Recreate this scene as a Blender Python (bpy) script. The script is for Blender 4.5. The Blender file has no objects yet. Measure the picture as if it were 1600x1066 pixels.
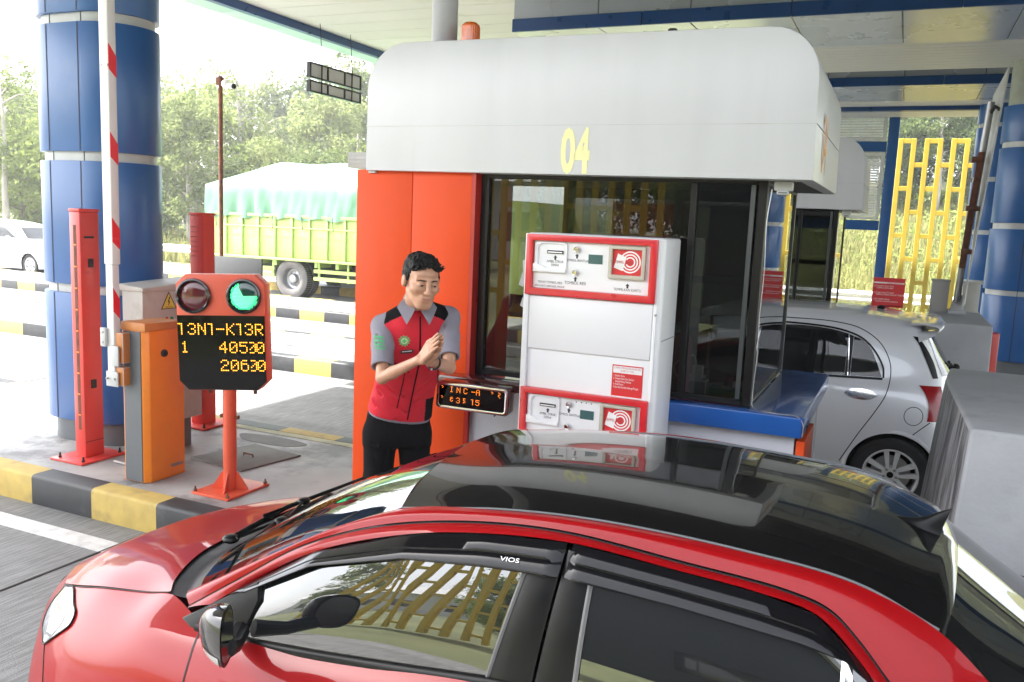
import bpy, bmesh, math, random
import numpy as np
from mathutils import Vector, Matrix
from mathutils.bvhtree import BVHTree

scene = bpy.context.scene
COL = scene.collection
R = math.radians
random.seed(7)
rng = np.random.default_rng(7)

# ------------------------------------------------------------------ camera
cam_d = bpy.data.cameras.new("camera")
cam = bpy.data.objects.new("camera", cam_d)
COL.objects.link(cam)
scene.camera = cam
YAW, PITCH, ROLL = 0.423287, 0.140404, 0.0429326
cam_d.sensor_width = 36.0
cam_d.lens = 36.0 * 1334.08 / 1600.0
cam_d.clip_start = 0.05
cam_d.clip_end = 2000.0
_fw = Vector((-math.sin(YAW) * math.cos(PITCH), math.cos(YAW) * math.cos(PITCH), -math.sin(PITCH)))
_r0 = Vector((math.cos(YAW), math.sin(YAW), 0))
_u0 = _r0.cross(_fw)
_r = _r0 * math.cos(ROLL) + _u0 * math.sin(ROLL)
_u = -_r0 * math.sin(ROLL) + _u0 * math.cos(ROLL)
cam.matrix_world = Matrix(((_r.x, _u.x, -_fw.x, 0), (_r.y, _u.y, -_fw.y, 0), (_r.z, _u.z, -_fw.z, 2.15), (0, 0, 0, 1)))

# ------------------------------------------------------------------ world, sun, exposure
SUN_DIR = Vector((-0.62, -0.17, 0.77)).normalized()      # towards the sun
world = bpy.data.worlds.new("World")
scene.world = world
world.use_nodes = True
wn, wl = world.node_tree.nodes, world.node_tree.links
wn.clear()
w_out = wn.new('ShaderNodeOutputWorld')
w_bg = wn.new('ShaderNodeBackground')
w_sky = wn.new('ShaderNodeTexSky')
w_sky.sky_type = 'NISHITA'
w_sky.sun_disc = False
w_sky.sun_elevation = math.asin(SUN_DIR.z)
w_sky.sun_rotation = math.atan2(SUN_DIR.x, SUN_DIR.y)
w_sky.air_density = 1.0
w_sky.dust_density = 2.5
w_sky.ozone_density = 1.0
w_hsv = wn.new('ShaderNodeHueSaturation')
w_hsv.inputs['Saturation'].default_value = 0.30
wl.new(w_sky.outputs['Color'], w_hsv.inputs['Color'])
wl.new(w_hsv.outputs['Color'], w_bg.inputs['Color'])
w_bg.inputs['Strength'].default_value = 0.15
wl.new(w_bg.outputs['Background'], w_out.inputs['Surface'])

sun_d = bpy.data.lights.new("sun", 'SUN')
sun_d.energy = 3.2
sun_d.angle = R(0.8)
sun_d.color = (1.0, 0.96, 0.90)
sun = bpy.data.objects.new("sun", sun_d)
COL.objects.link(sun)
sun.rotation_euler = SUN_DIR.to_track_quat('Z', 'Y').to_euler()
sun.location = (-20, 0, 30)

scene.view_settings.view_transform = 'Standard'
scene.view_settings.look = 'None'
scene.view_settings.gamma = 1.0
scene.view_settings.use_curve_mapping = False
scene.view_settings.exposure = 2.68
scene.render.engine = 'CYCLES'
scene.cycles.use_denoising = True
scene.cycles.max_bounces = 8
scene.cycles.diffuse_bounces = 5
scene.cycles.glossy_bounces = 4
scene.cycles.transmission_bounces = 6
scene.cycles.transparent_max_bounces = 12
scene.cycles.sample_clamp_indirect = 8.0
scene.cycles.caustics_reflective = False
scene.cycles.caustics_refractive = False

# ------------------------------------------------------------------ materials
MATS = {}
def mat(name, col, rough=0.5, metal=0.0, var=0.06, scale=6.0, bump=0.0, bscale=80.0, coat=0.0, spec=0.5,
        dirt=None, dscale=3.0, dlo=0.55, dhi=0.75, damt=0.6, emit=None, estr=0.0, ior=1.5, stretch=(1, 1, 1), rvar=0.08):
    m = bpy.data.materials.new(name)
    m.use_nodes = True
    nt = m.node_tree
    N, L = nt.nodes, nt.links
    b = N['Principled BSDF']
    b.inputs['Roughness'].default_value = rough
    b.inputs['Metallic'].default_value = metal
    b.inputs['Coat Weight'].default_value = coat
    b.inputs['Coat Roughness'].default_value = 0.02
    b.inputs['Specular IOR Level'].default_value = spec
    b.inputs['IOR'].default_value = ior
    b.inputs['Base Color'].default_value = (*col, 1)
    tc = N.new('ShaderNodeTexCoord')
    mp = N.new('ShaderNodeMapping')
    mp.inputs['Scale'].default_value = stretch
    L.new(tc.outputs['Object'], mp.inputs['Vector'])
    colsock = None
    if var:
        n1 = N.new('ShaderNodeTexNoise')
        n1.inputs['Scale'].default_value = scale
        n1.inputs['Detail'].default_value = 5
        L.new(mp.outputs['Vector'], n1.inputs['Vector'])
        cr = N.new('ShaderNodeValToRGB')
        cr.color_ramp.elements[0].position = 0.3
        cr.color_ramp.elements[1].position = 0.7
        cr.color_ramp.elements[0].color = (*[max(0, c * (1 - var)) for c in col], 1)
        cr.color_ramp.elements[1].color = (*[min(1, c * (1 + var)) for c in col], 1)
        L.new(n1.outputs['Fac'], cr.inputs['Fac'])
        colsock = cr.outputs['Color']
        if rvar:
            mr = N.new('ShaderNodeMapRange')
            mr.inputs['To Min'].default_value = max(0.0, rough - rvar)
            mr.inputs['To Max'].default_value = min(1.0, rough + rvar)
            L.new(n1.outputs['Fac'], mr.inputs['Value'])
            L.new(mr.outputs['Result'], b.inputs['Roughness'])
    if dirt is not None:
        n2 = N.new('ShaderNodeTexNoise')
        n2.inputs['Scale'].default_value = dscale
        n2.inputs['Detail'].default_value = 9
        n2.inputs['Roughness'].default_value = 0.65
        L.new(mp.outputs['Vector'], n2.inputs['Vector'])
        r2 = N.new('ShaderNodeMapRange')
        r2.inputs['From Min'].default_value = dlo
        r2.inputs['From Max'].default_value = dhi
        r2.inputs['To Max'].default_value = damt
        L.new(n2.outputs['Fac'], r2.inputs['Value'])
        mx = N.new('ShaderNodeMixRGB')
        mx.inputs['Color2'].default_value = (*dirt, 1)
        mx.inputs['Color1'].default_value = (*col, 1)
        if colsock: L.new(colsock, mx.inputs['Color1'])
        L.new(r2.outputs['Result'], mx.inputs['Fac'])
        colsock = mx.outputs['Color']
    if colsock: L.new(colsock, b.inputs['Base Color'])
    if bump:
        n3 = N.new('ShaderNodeTexNoise')
        n3.inputs['Scale'].default_value = bscale
        n3.inputs['Detail'].default_value = 4
        L.new(mp.outputs['Vector'], n3.inputs['Vector'])
        bp = N.new('ShaderNodeBump')
        bp.inputs['Strength'].default_value = bump
        bp.inputs['Distance'].default_value = 0.01
        L.new(n3.outputs['Fac'], bp.inputs['Height'])
        L.new(bp.outputs['Normal'], b.inputs['Normal'])
    if emit:
        b.inputs['Emission Color'].default_value = (*emit, 1)
        b.inputs['Emission Strength'].default_value = estr
    MATS[name] = m
    return m

def glass_mat(name, tint, refl=1.0, ior=1.45, rough=0.0):
    m = bpy.data.materials.new(name)
    m.use_nodes = True
    nt = m.node_tree
    N, L = nt.nodes, nt.links
    N.clear()
    o = N.new('ShaderNodeOutputMaterial')
    mx = N.new('ShaderNodeMixShader')
    tr = N.new('ShaderNodeBsdfTransparent')
    tr.inputs['Color'].default_value = (*tint, 1)
    gl = N.new('ShaderNodeBsdfGlossy')
    gl.inputs['Roughness'].default_value = rough
    gl.inputs['Color'].default_value = (refl, refl, refl, 1)
    fr = N.new('ShaderNodeFresnel')
    fr.inputs['IOR'].default_value = ior
    geo = N.new('ShaderNodeNewGeometry')
    # the same reflectance from both sides of the pane
    inv = N.new('ShaderNodeMath'); inv.operation = 'DIVIDE'; inv.inputs[0].default_value = 1.0; inv.inputs[1].default_value = ior
    mi = N.new('ShaderNodeMix')
    mi.inputs[2].default_value = ior
    L.new(geo.outputs['Backfacing'], mi.inputs[0])
    L.new(inv.outputs[0], mi.inputs[3])
    L.new(mi.outputs[0], fr.inputs['IOR'])
    L.new(fr.outputs['Fac'], mx.inputs['Fac'])
    L.new(tr.outputs['BSDF'], mx.inputs[1])
    L.new(gl.outputs['BSDF'], mx.inputs[2])
    L.new(mx.outputs['Shader'], o.inputs['Surface'])
    MATS[name] = m
    return m

M = MATS
mat('blue_panel', (0.014, 0.095, 0.30), rough=0.33, var=0.05, scale=1.5, spec=0.55, dirt=(0.10, 0.16, 0.30), dscale=1.2, damt=0.35)
mat('band_grey', (0.50, 0.51, 0.50), rough=0.45, var=0.10, scale=4, dirt=(0.2, 0.2, 0.19), dscale=5, damt=0.5)
mat('joint_dark', (0.03, 0.02, 0.03), rough=0.7, var=0)
mat('concrete_raw', (0.34, 0.36, 0.31), rough=0.8, var=0.15, scale=5)
mat('white_panel', (0.60, 0.61, 0.635), rough=0.32, var=0.03, scale=1.6, spec=0.5, stretch=(3.5, 3.5, 0.45), dirt=(0.48, 0.49, 0.50), dscale=2.0, dlo=0.6, dhi=0.85, damt=0.35, bump=0.03, bscale=900)
mat('orange_panel', (0.72, 0.075, 0.012), rough=0.45, var=0.04, scale=2, coat=0.04, spec=0.15, dirt=(0.60, 0.05, 0.02), dscale=2.5, damt=0.4)
mat('red_reveal', (0.42, 0.022, 0.015), rough=0.3, var=0.05)
mat('window_frame_dark', (0.010, 0.009, 0.009), spec=0.3, rough=0.35, var=0.15, scale=10)
mat('window_frame_grey', (0.06, 0.065, 0.065), rough=0.4, var=0.1)
mat('counter_blue', (0.015, 0.095, 0.36), rough=0.18, var=0.05, coat=0.3, dirt=(0.12, 0.10, 0.10), dscale=7, dlo=0.62, dhi=0.72, damt=0.5)
mat('wall_grey', (0.52, 0.53, 0.57), rough=0.5, var=0.05, scale=3, dirt=(0.35, 0.35, 0.36), dscale=4, damt=0.5)
mat('machine_white', (0.80, 0.80, 0.81), rough=0.35, var=0.02, scale=3, dirt=(0.55, 0.54, 0.52), dscale=6, dlo=0.62, dhi=0.8, damt=0.4)
mat('machine_red', (0.62, 0.022, 0.03), rough=0.3, var=0.08, scale=12, coat=0.2, dirt=(0.8, 0.4, 0.4), dscale=25, dlo=0.66, dhi=0.72, damt=0.5)
mat('sticker_red', (0.62, 0.03, 0.035), rough=0.4, var=0.03)
mat('sticker_white', (0.82, 0.80, 0.79), rough=0.5, var=0.03)
mat('ink_black', (0.02, 0.02, 0.02), rough=0.6, var=0)
mat('ink_red', (0.50, 0.08, 0.08), rough=0.6, var=0)
mat('ink_yellow', (0.85, 0.82, 0.42), rough=0.5, var=0.03)
mat('ink_orange', (0.80, 0.35, 0.06), rough=0.5, var=0.05)
mat('ink_white', (0.82, 0.82, 0.82), rough=0.5, var=0)
mat('lcd_green', (0.06, 0.13, 0.13), rough=0.2, var=0.05)
mat('beige_bezel', (0.50, 0.46, 0.38), rough=0.5, var=0.1, scale=20, dirt=(0.2, 0.15, 0.1), dscale=20)
mat('chrome', (0.75, 0.75, 0.76), rough=0.12, metal=1.0, var=0.05, scale=20)
mat('steel_dull', (0.36, 0.36, 0.37), rough=0.4, metal=0.8, var=0.15, scale=8)
mat('post_red', (0.66, 0.055, 0.045), rough=0.34, var=0.06, scale=3, coat=0.15, dirt=(0.12, 0.03, 0.02), dscale=6, dlo=0.64, dhi=0.78, damt=0.75)
mat('post_red_clean', (0.70, 0.040, 0.022), rough=0.5, var=0.04, scale=3)
mat('sign_orange', (0.68, 0.10, 0.045), rough=0.4, var=0.06, scale=6, dirt=(0.35, 0.06, 0.03), dscale=14, dlo=0.62, damt=0.6)
mat('cabinet_orange', (0.86, 0.25, 0.018), rough=0.36, var=0.06, scale=4, dirt=(0.35, 0.11, 0.02), dscale=5, dlo=0.6, dhi=0.8, damt=0.5)
mat('cabinet_lid', (0.52, 0.19, 0.045), rough=0.45, var=0.12, scale=5, dirt=(0.16, 0.07, 0.03), dscale=6, damt=0.6)
mat('panel_slate', (0.105, 0.115, 0.125), rough=0.55, var=0.06)
mat('cabinet_grey', (0.52, 0.51, 0.48), rough=0.5, var=0.06, scale=4, dirt=(0.25, 0.23, 0.2), dscale=6, damt=0.5)
mat('boom_white', (0.76, 0.75, 0.74), rough=0.45, var=0.05, dirt=(0.015, 0.015, 0.015), dscale=14, dlo=0.66, dhi=0.68, damt=1.0, stretch=(1, 1, 0.6))
mat('tape_red', (0.80, 0.02, 0.035), rough=0.25, var=0.05)
mat('rust', (0.16, 0.06, 0.035), rough=0.8, var=0.35, scale=15)
mat('black_rubber', (0.015, 0.015, 0.016), rough=0.6, var=0.2, scale=20)
mat('black_gloss', (0.008, 0.008, 0.009), rough=0.08, var=0, coat=0.5)
mat('dark_red_box', (0.055, 0.012, 0.012), rough=0.15, var=0.1, coat=0.5)
mat('screen_black', (0.003, 0.0026, 0.003), rough=0.07, var=0, spec=0.12)
mat('lamp_red_off', (0.10, 0.008, 0.012), rough=0.08, var=0, coat=1.0)
mat('lamp_green_off', (0.01, 0.055, 0.04), rough=0.08, var=0, coat=1.0)
mat('led_green', (0.05, 0.6, 0.25), rough=0.4, var=0, emit=(0.03, 0.75, 0.25), estr=0.45)
mat('led_green_core', (0.15, 0.75, 0.35), rough=0.4, var=0, emit=(0.10, 0.85, 0.30), estr=0.5)
mat('led_amber', (0.9, 0.4, 0.03), rough=0.4, var=0, emit=(1.0, 0.36, 0.02), estr=0.55)
mat('led_orange', (0.9, 0.3, 0.03), rough=0.4, var=0, emit=(1.0, 0.22, 0.015), estr=0.42)
mat('warning_yellow', (0.80, 0.66, 0.06), rough=0.4, var=0.03)
mat('indicator_red', (0.60, 0.015, 0.03), rough=0.25, var=0, coat=0.5)
mat('indicator_green', (0.015, 0.22, 0.07), rough=0.25, var=0, coat=0.5)
mat('amber_lens', (0.80, 0.16, 0.012), rough=0.18, var=0.15, scale=30, coat=0.8)
mat('board_grey', (0.05, 0.052, 0.055), rough=0.6, var=0.1)
mat('pipe_grey', (0.42, 0.42, 0.44), rough=0.4, var=0.08, scale=2)
mat('soffit_cream', (0.60, 0.595, 0.565), rough=0.6, var=0.04, scale=1.0, dirt=(0.40, 0.37, 0.32), dscale=1.2, damt=0.5)
mat('deck_dark', (0.045, 0.045, 0.047), rough=0.8, var=0.2, scale=1)
mat('darkener_wall', (0.012, 0.015, 0.025), rough=0.6, var=0.15, scale=1)  # wall of the added building, near black to deepen the window reflections
mat('soffit_white', (0.66, 0.66, 0.64), rough=0.5, var=0.05, scale=1)
mat('beam_metal', (0.42, 0.46, 0.54), rough=0.28, metal=0.35, var=0.04, scale=0.7)
mat('beam_blue', (0.012, 0.055, 0.19), rough=0.3, var=0.05)
mat('fascia_teal', (0.42, 0.62, 0.55), rough=0.4, var=0.03)
mat('barrier_grey', (0.36, 0.37, 0.385), rough=0.6, var=0.08, scale=4, dirt=(0.14, 0.14, 0.145), dscale=3.0, dlo=0.55, dhi=0.8, damt=0.6, bump=0.15, bscale=40)
mat('barrier_scuffed', (0.30, 0.30, 0.31), rough=0.5, var=0.25, scale=9, dirt=(0.025, 0.025, 0.026), dscale=3.5, dlo=0.42, dhi=0.6, damt=0.95, stretch=(3, 3, 0.5))
mat('lattice_yellow', (0.66, 0.48, 0.07), rough=0.45, var=0.05)
mat('louvre_white', (0.62, 0.63, 0.62), rough=0.5, var=0.08, scale=4)
mat('far_white', (0.7, 0.7, 0.7), rough=0.6, var=0.05)
mat('kerb_yellow', (0.46, 0.33, 0.085), rough=0.7, var=0.12, scale=9, bump=0.1, bscale=60, dirt=(0.16, 0.13, 0.07), dscale=5, dlo=0.55, damt=0.6)
mat('kerb_black', (0.018, 0.019, 0.022), rough=0.55, var=0.3, scale=9, bump=0.1, bscale=60, dirt=(0.10, 0.10, 0.10), dscale=4, dlo=0.55, damt=0.6)
mat('line_white', (0.62, 0.62, 0.60), rough=0.7, var=0.12, scale=12, dirt=(0.30, 0.29, 0.28), dscale=9, dlo=0.5, damt=0.7)
mat('line_faded', (0.42, 0.42, 0.28), rough=0.8, var=0.25, scale=6)
mat('joint_line', (0.035, 0.033, 0.03), rough=0.9, var=0.2)
mat('hatch_iron', (0.15, 0.145, 0.135), rough=0.7, var=0.2, scale=6, dirt=(0.08, 0.06, 0.05), dscale=5)
mat('grass_green', (0.10, 0.14, 0.035), rough=0.9, var=0.4, scale=3)
mat('truck_green', (0.42, 0.55, 0.16), rough=0.45, var=0.05)
mat('truck_dark', (0.03, 0.035, 0.03), rough=0.7, var=0.3, scale=4)
mat('truck_blue', (0.03, 0.10, 0.18), rough=0.5, var=0.2)
mat('tarp_green', (0.15, 0.33, 0.20), rough=0.5, var=0.08, scale=1.2)
mat('tyre_dusty', (0.16, 0.15, 0.145), rough=0.9, var=0.15)
mat('car_white', (0.75, 0.75, 0.75), rough=0.3, var=0, coat=0.6)
mat('glass_dark', (0.01, 0.012, 0.013), rough=0.03, var=0, coat=1.0, spec=0.8)
mat('tape_grey', (0.45, 0.45, 0.44), rough=0.5, var=0.1)
M['pane_clear'] = glass_mat('pane_clear', (0.45, 0.47, 0.46), 0.6, 1.7)
M['pane_side'] = glass_mat('pane_side', (0.70, 0.72, 0.71), 1.0, 1.55)
M['pane_back'] = glass_mat('pane_back', (0.45, 0.46, 0.46), 0.6, 1.45)
M['pane_car'] = glass_mat('pane_car', (0.33, 0.36, 0.35), 1.0, 1.6)
# ------------------------------------------------------------------ helpers
def root_loc(o):
    while o.parent is not None: o = o.parent
    return np.array(o.location)

class MB:
    """collects shapes in world coordinates, then links them as ONE mesh object"""
    def __init__(s): s.v, s.f, s.m = [], [], []
    def add(s, verts, faces, mi=0):
        n = len(s.v)
        s.v.extend([tuple(map(float, p)) for p in verts])
        for f in faces:
            s.f.append(tuple(i + n for i in f)); s.m.append(mi)
        return s
    def box(s, x0, x1, y0, y1, z0, z1, mi=0):
        v = [(x, y, z) for z in (z0, z1) for y in (y0, y1) for x in (x0, x1)]
        return s.add(v, [(0, 2, 3, 1), (4, 5, 7, 6), (0, 1, 5, 4), (2, 6, 7, 3), (0, 4, 6, 2), (1, 3, 7, 5)], mi)
    def obox(s, c, ax, ay, az, mi=0):
        c, ax, ay, az = map(np.array, (c, ax, ay, az))
        v = [c + i * ax + j * ay + k * az for k in (-1, 1) for j in (-1, 1) for i in (-1, 1)]
        return s.add(v, [(0, 2, 3, 1), (4, 5, 7, 6), (0, 1, 5, 4), (2, 6, 7, 3), (0, 4, 6, 2), (1, 3, 7, 5)], mi)
    def hexa(s, bot, top, mi=0):
        return s.add(list(bot) + list(top), [(3, 2, 1, 0), (4, 5, 6, 7), (0, 1, 5, 4), (1, 2, 6, 5), (2, 3, 7, 6), (3, 0, 4, 7)], mi)
    def cyl(s, p0, p1, r0, r1=None, n=16, mi=0, caps=True):
        r1 = r0 if r1 is None else r1
        p0, p1 = np.array(p0, float), np.array(p1, float)
        d = p1 - p0; d /= np.linalg.norm(d)
        a = np.cross(d, (0, 0, 1) if abs(d[2]) < 0.9 else (1, 0, 0)); a /= np.linalg.norm(a)
        b = np.cross(d, a)
        v = []
        for p, r in ((p0, r0), (p1, r1)):
            for i in range(n):
                t = 2 * math.pi * i / n
                v.append(p + r * (math.cos(t) * a + math.sin(t) * b))
        f = [(i, (i + 1) % n, n + (i + 1) % n, n + i) for i in range(n)]
        if caps: f += [tuple(range(n - 1, -1, -1)), tuple(range(n, 2 * n))]
        return s.add(v, f, mi)
    def tube(s, pts, r, n=8, mi=0):
        pts = [np.array(p, float) for p in pts]
        rs = r if hasattr(r, '__len__') else [r] * len(pts)
        v, f = [], []
        a = None
        for i, p in enumerate(pts):
            d = pts[min(i + 1, len(pts) - 1)] - pts[max(i - 1, 0)]
            d /= max(np.linalg.norm(d), 1e-9)
            if a is None:
                a = np.cross(d, (0, 0, 1) if abs(d[2]) < 0.9 else (1, 0, 0))
            a = a - d * np.dot(a, d); a /= max(np.linalg.norm(a), 1e-9)
            b = np.cross(d, a)
            for k in range(n):
                t = 2 * math.pi * k / n
                v.append(p + rs[i] * (math.cos(t) * a + math.sin(t) * b))
        for i in range(len(pts) - 1):
            for k in range(n):
                f.append((i * n + k, i * n + (k + 1) % n, (i + 1) * n + (k + 1) % n, (i + 1) * n + k))
        f += [tuple(range(n - 1, -1, -1)), tuple(range((len(pts) - 1) * n, len(pts) * n))]
        return s.add(v, f, mi)
    def lathe(s, prof, o, axis, n=32, mi=0):
        o, d = np.array(o, float), np.array(axis, float)
        d /= np.linalg.norm(d)
        a = np.cross(d, (0, 0, 1) if abs(d[2]) < 0.9 else (1, 0, 0)); a /= np.linalg.norm(a)
        b = np.cross(d, a)
        v, f = [], []
        for (r, h) in prof:
            for i in range(n):
                t = 2 * math.pi * i / n
                v.append(o + d * h + max(r, 1e-5) * (math.cos(t) * a + math.sin(t) * b))
        for j in range(len(prof) - 1):
            for i in range(n):
                f.append((j * n + i, j * n + (i + 1) % n, (j + 1) * n + (i + 1) % n, (j + 1) * n + i))
        return s.add(v, f, mi)
    def prism(s, poly, axis, lo, hi, mi=0):
        k = len(poly)
        def P(a, b, c): return {'x': (c, a, b), 'y': (a, c, b), 'z': (a, b, c)}[axis]
        v = [P(a, b, lo) for a, b in poly] + [P(a, b, hi) for a, b in poly]
        f = [tuple(range(k)), tuple(range(2 * k - 1, k - 1, -1))] + [(i, k + i, k + (i + 1) % k, (i + 1) % k) for i in range(k)]
        return s.add(v, f, mi)
    def grid(s, P, mi=0):
        m, n = P.shape[:2]
        return s.add(P.reshape(-1, 3), [(i * n + j, i * n + j + 1, (i + 1) * n + j + 1, (i + 1) * n + j) for i in range(m - 1) for j in range(n - 1)], mi)
    def quad(s, a, b, c, d, mi=0): return s.add([a, b, c, d], [(0, 1, 2, 3)], mi)
    def ball(s, c, r, nu=16, nv=10, mi=0):
        r = np.array(r if hasattr(r, '__len__') else (r, r, r), float)
        v, f = [], []
        for j in range(nv + 1):
            ph = math.pi * j / nv
            for i in range(nu):
                t = 2 * math.pi * i / nu
                v.append(np.array(c) + r * (math.sin(ph) * math.cos(t), math.sin(ph) * math.sin(t), math.cos(ph)))
        for j in range(nv):
            for i in range(nu):
                f.append((j * nu + i, j * nu + (i + 1) % nu, (j + 1) * nu + (i + 1) % nu, (j + 1) * nu + i))
        return s.add(v, f, mi)
    def build(s, name, mats, parent=None, bevel=0.0, segs=2, angle=32, smooth=True, normals=True, solid=0.0, weld=0.0, label=None):
        me = bpy.data.meshes.new(name)
        v = np.array(s.v, float).reshape(-1, 3)
        if parent is not None: v = v - root_loc(parent)
        me.from_pydata(v.tolist(), [], s.f)
        for mm in (mats if isinstance(mats, (list, tuple)) else [mats]):
            me.materials.append(M[mm] if isinstance(mm, str) else mm)
        me.polygons.foreach_set('material_index', s.m)
        if bevel or normals or weld or solid:
            bm = bmesh.new(); bm.from_mesh(me)
            if weld: bmesh.ops.remove_doubles(bm, verts=bm.verts, dist=weld)
            if normals: bmesh.ops.recalc_face_normals(bm, faces=bm.faces)
            if solid: bmesh.ops.solidify(bm, geom=bm.faces[:], thickness=solid)
            if bevel:
                ed = [e for e in bm.edges if len(e.link_faces) == 2 and e.calc_face_angle(0) > R(angle)]
                bmesh.ops.bevel(bm, geom=ed, offset=bevel, segments=segs, profile=0.5, affect='EDGES', clamp_overlap=True)
            bm.to_mesh(me); bm.free()
        if smooth:
            me.shade_smooth()
            me.set_sharp_from_angle(angle=R(angle))
        o = bpy.data.objects.new(name, me)
        COL.objects.link(o)
        if parent is not None: o.parent = parent
        if label: o['label'] = label
        return o

def thing(name, label, cat, loc=(0, 0, 0), group=None):
    o = bpy.data.objects.new(name, None)
    o.empty_display_size = 0.1
    COL.objects.link(o)
    o.location = loc
    o['label'] = label; o['category'] = cat
    if group: o['group'] = group
    return o
def tag(o, label, cat, group=None):
    o['label'] = label; o['category'] = cat
    if group: o['group'] = group
    return o
def struct(o, kind='structure'):
    o['kind'] = kind
    return o
def dup(src, off, label=None):
    """a copy of a thing with copies of its parts and sub-parts"""
    r = src.copy(); COL.objects.link(r); r.location = Vector(src.location) + Vector(off)
    if label: r['label'] = label
    for ch in list(src.children):
        c = ch.copy(); COL.objects.link(c); c.parent = r
        for g in list(ch.children):
            d = g.copy(); COL.objects.link(d); d.parent = c
    return r

def text(txt, size, mt, parent, o, xd=(1, 0, 0), ud=(0, 0, 1), align='LEFT', depth=0.0006, sx=1.0, name='lettering', bold=0.0):
    cu = bpy.data.curves.new('t', 'FONT')
    cu.body = txt; cu.size = size; cu.align_x = align; cu.extrude = 0.0; cu.offset = bold
    cu.resolution_u = 3
    ob = bpy.data.objects.new('t', cu)
    COL.objects.link(ob)
    dg = bpy.context.evaluated_depsgraph_get()
    me = bpy.data.meshes.new_from_object(ob.evaluated_get(dg))
    n = len(me.vertices)
    co = np.empty(n * 3); me.vertices.foreach_get('co', co); co = co.reshape(-1, 3)
    fs = [tuple(p.vertices) for p in me.polygons]
    bpy.data.objects.remove(ob); bpy.data.curves.remove(cu); bpy.data.meshes.remove(me)
    xd, ud = np.array(xd, float), np.array(ud, float)
    xd /= np.linalg.norm(xd); ud /= np.linalg.norm(ud)
    nd = np.cross(xd, ud)
    P = np.array(o) + co[:, :1] * sx * xd + co[:, 1:2] * ud + nd * depth
    b = MB(); b.add(P, fs)
    return b.build(name, mt, parent, smooth=False, normals=False)

def cr(P, n):
    """Catmull-Rom through the rows of P (centripetal-free, chord parametrised), n samples"""
    P = np.array(P, float)
    d = np.linalg.norm(np.diff(P, axis=0).reshape(len(P) - 1, -1), axis=1) ** 0.5 + 1e-9
    t = np.concatenate([[0], np.cumsum(d)])
    u = np.linspace(0, t[-1], n)
    # natural tangents
    m = np.zeros_like(P)
    for i in range(len(P)):
        if i == 0: m[i] = (P[1] - P[0]) / d[0]
        elif i == len(P) - 1: m[i] = (P[-1] - P[-2]) / d[-1]
        else:
            a, b = (P[i] - P[i - 1]) / d[i - 1], (P[i + 1] - P[i]) / d[i]
            m[i] = (a * d[i] + b * d[i - 1]) / (d[i] + d[i - 1])
    k = np.clip(np.searchsorted(t, u, side='right') - 1, 0, len(P) - 2)
    h = d[k]; s = (u - t[k]) / h
    sh = (-1,) + (1,) * (P.ndim - 1)
    s = s.reshape(sh); h = h.reshape(sh)
    return ((2 * s**3 - 3 * s**2 + 1) * P[k] + (s**3 - 2 * s**2 + s) * h * m[k] + (-2 * s**3 + 3 * s**2) * P[k + 1] + (s**3 - s**2) * h * m[k + 1])
def patch(rows, nu, nv):
    """a smooth sheet through a net of control points [rows][cols][3]"""
    A = np.array([cr(r, nv) for r in rows])
    # smooth across rows, column by column
    return np.stack([cr(A[:, j], nu) for j in range(nv)], axis=1)
# ------------------------------------------------------------------ ground, road, islands
def road_mat():
    m = mat('road', (0.235, 0.235, 0.232), rough=0.78, var=0.14, scale=0.9, dirt=(0.09, 0.088, 0.086), dscale=1.1, dlo=0.48, dhi=0.70, damt=0.65, rvar=0.05, stretch=(0.35, 1.5, 1))
    nt = m.node_tree; N, L = nt.nodes, nt.links
    b = N['Principled BSDF']
    tc = N.new('ShaderNodeTexCoord')
    mp = N.new('ShaderNodeMapping'); mp.inputs['Scale'].default_value = (62, 4, 1)
    L.new(tc.outputs['Object'], mp.inputs['Vector'])
    n = N.new('ShaderNodeTexNoise'); n.inputs['Scale'].default_value = 1.0; n.inputs['Detail'].default_value = 3
    L.new(mp.outputs['Vector'], n.inputs['Vector'])
    g = N.new('ShaderNodeTexNoise'); g.inputs['Scale'].default_value = 120; g.inputs['Detail'].default_value = 3
    L.new(tc.outputs['Object'], g.inputs['Vector'])
    ad = N.new('ShaderNodeMath'); ad.operation = 'ADD'
    L.new(n.outputs['Fac'], ad.inputs[0]); L.new(g.outputs['Fac'], ad.inputs[1])
    bp = N.new('ShaderNodeBump'); bp.inputs['Strength'].default_value = 0.55; bp.inputs['Distance'].default_value = 0.006
    L.new(ad.outputs[0], bp.inputs['Height']); L.new(bp.outputs['Normal'], b.inputs['Normal'])
    # tined grooves are coloured darker: a fine streak pattern
    old = b.inputs['Base Color'].links[0].from_socket
    mr = N.new('ShaderNodeMapRange'); mr.inputs['From Min'].default_value = 0.42; mr.inputs['From Max'].default_value = 0.62
    mr.inputs['To Min'].default_value = 0.74; mr.inputs['To Max'].default_value = 1.1
    L.new(n.outputs['Fac'], mr.inputs['Value'])
    mm = N.new('ShaderNodeMixRGB'); mm.blend_type = 'MULTIPLY'; mm.inputs['Fac'].default_value = 1
    L.new(old, mm.inputs['Color1']); L.new(mr.outputs['Result'], mm.inputs['Color2'])
    L.new(mm.outputs['Color'], b.inputs['Base Color'])
    return m
road_mat()
mat('island_concrete', (0.33, 0.33, 0.325), rough=0.55, var=0.22, scale=2.3, dirt=(0.085, 0.082, 0.08), dscale=2.4, dlo=0.50, dhi=0.64, damt=0.8, bump=0.25, bscale=120)
mat('hill_grass', (0.16, 0.18, 0.08), rough=0.95, var=0.45, scale=0.35, dirt=(0.22, 0.19, 0.09), dscale=0.16, dlo=0.48, dhi=0.66, damt=0.7, bump=0.6, bscale=3)

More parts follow.
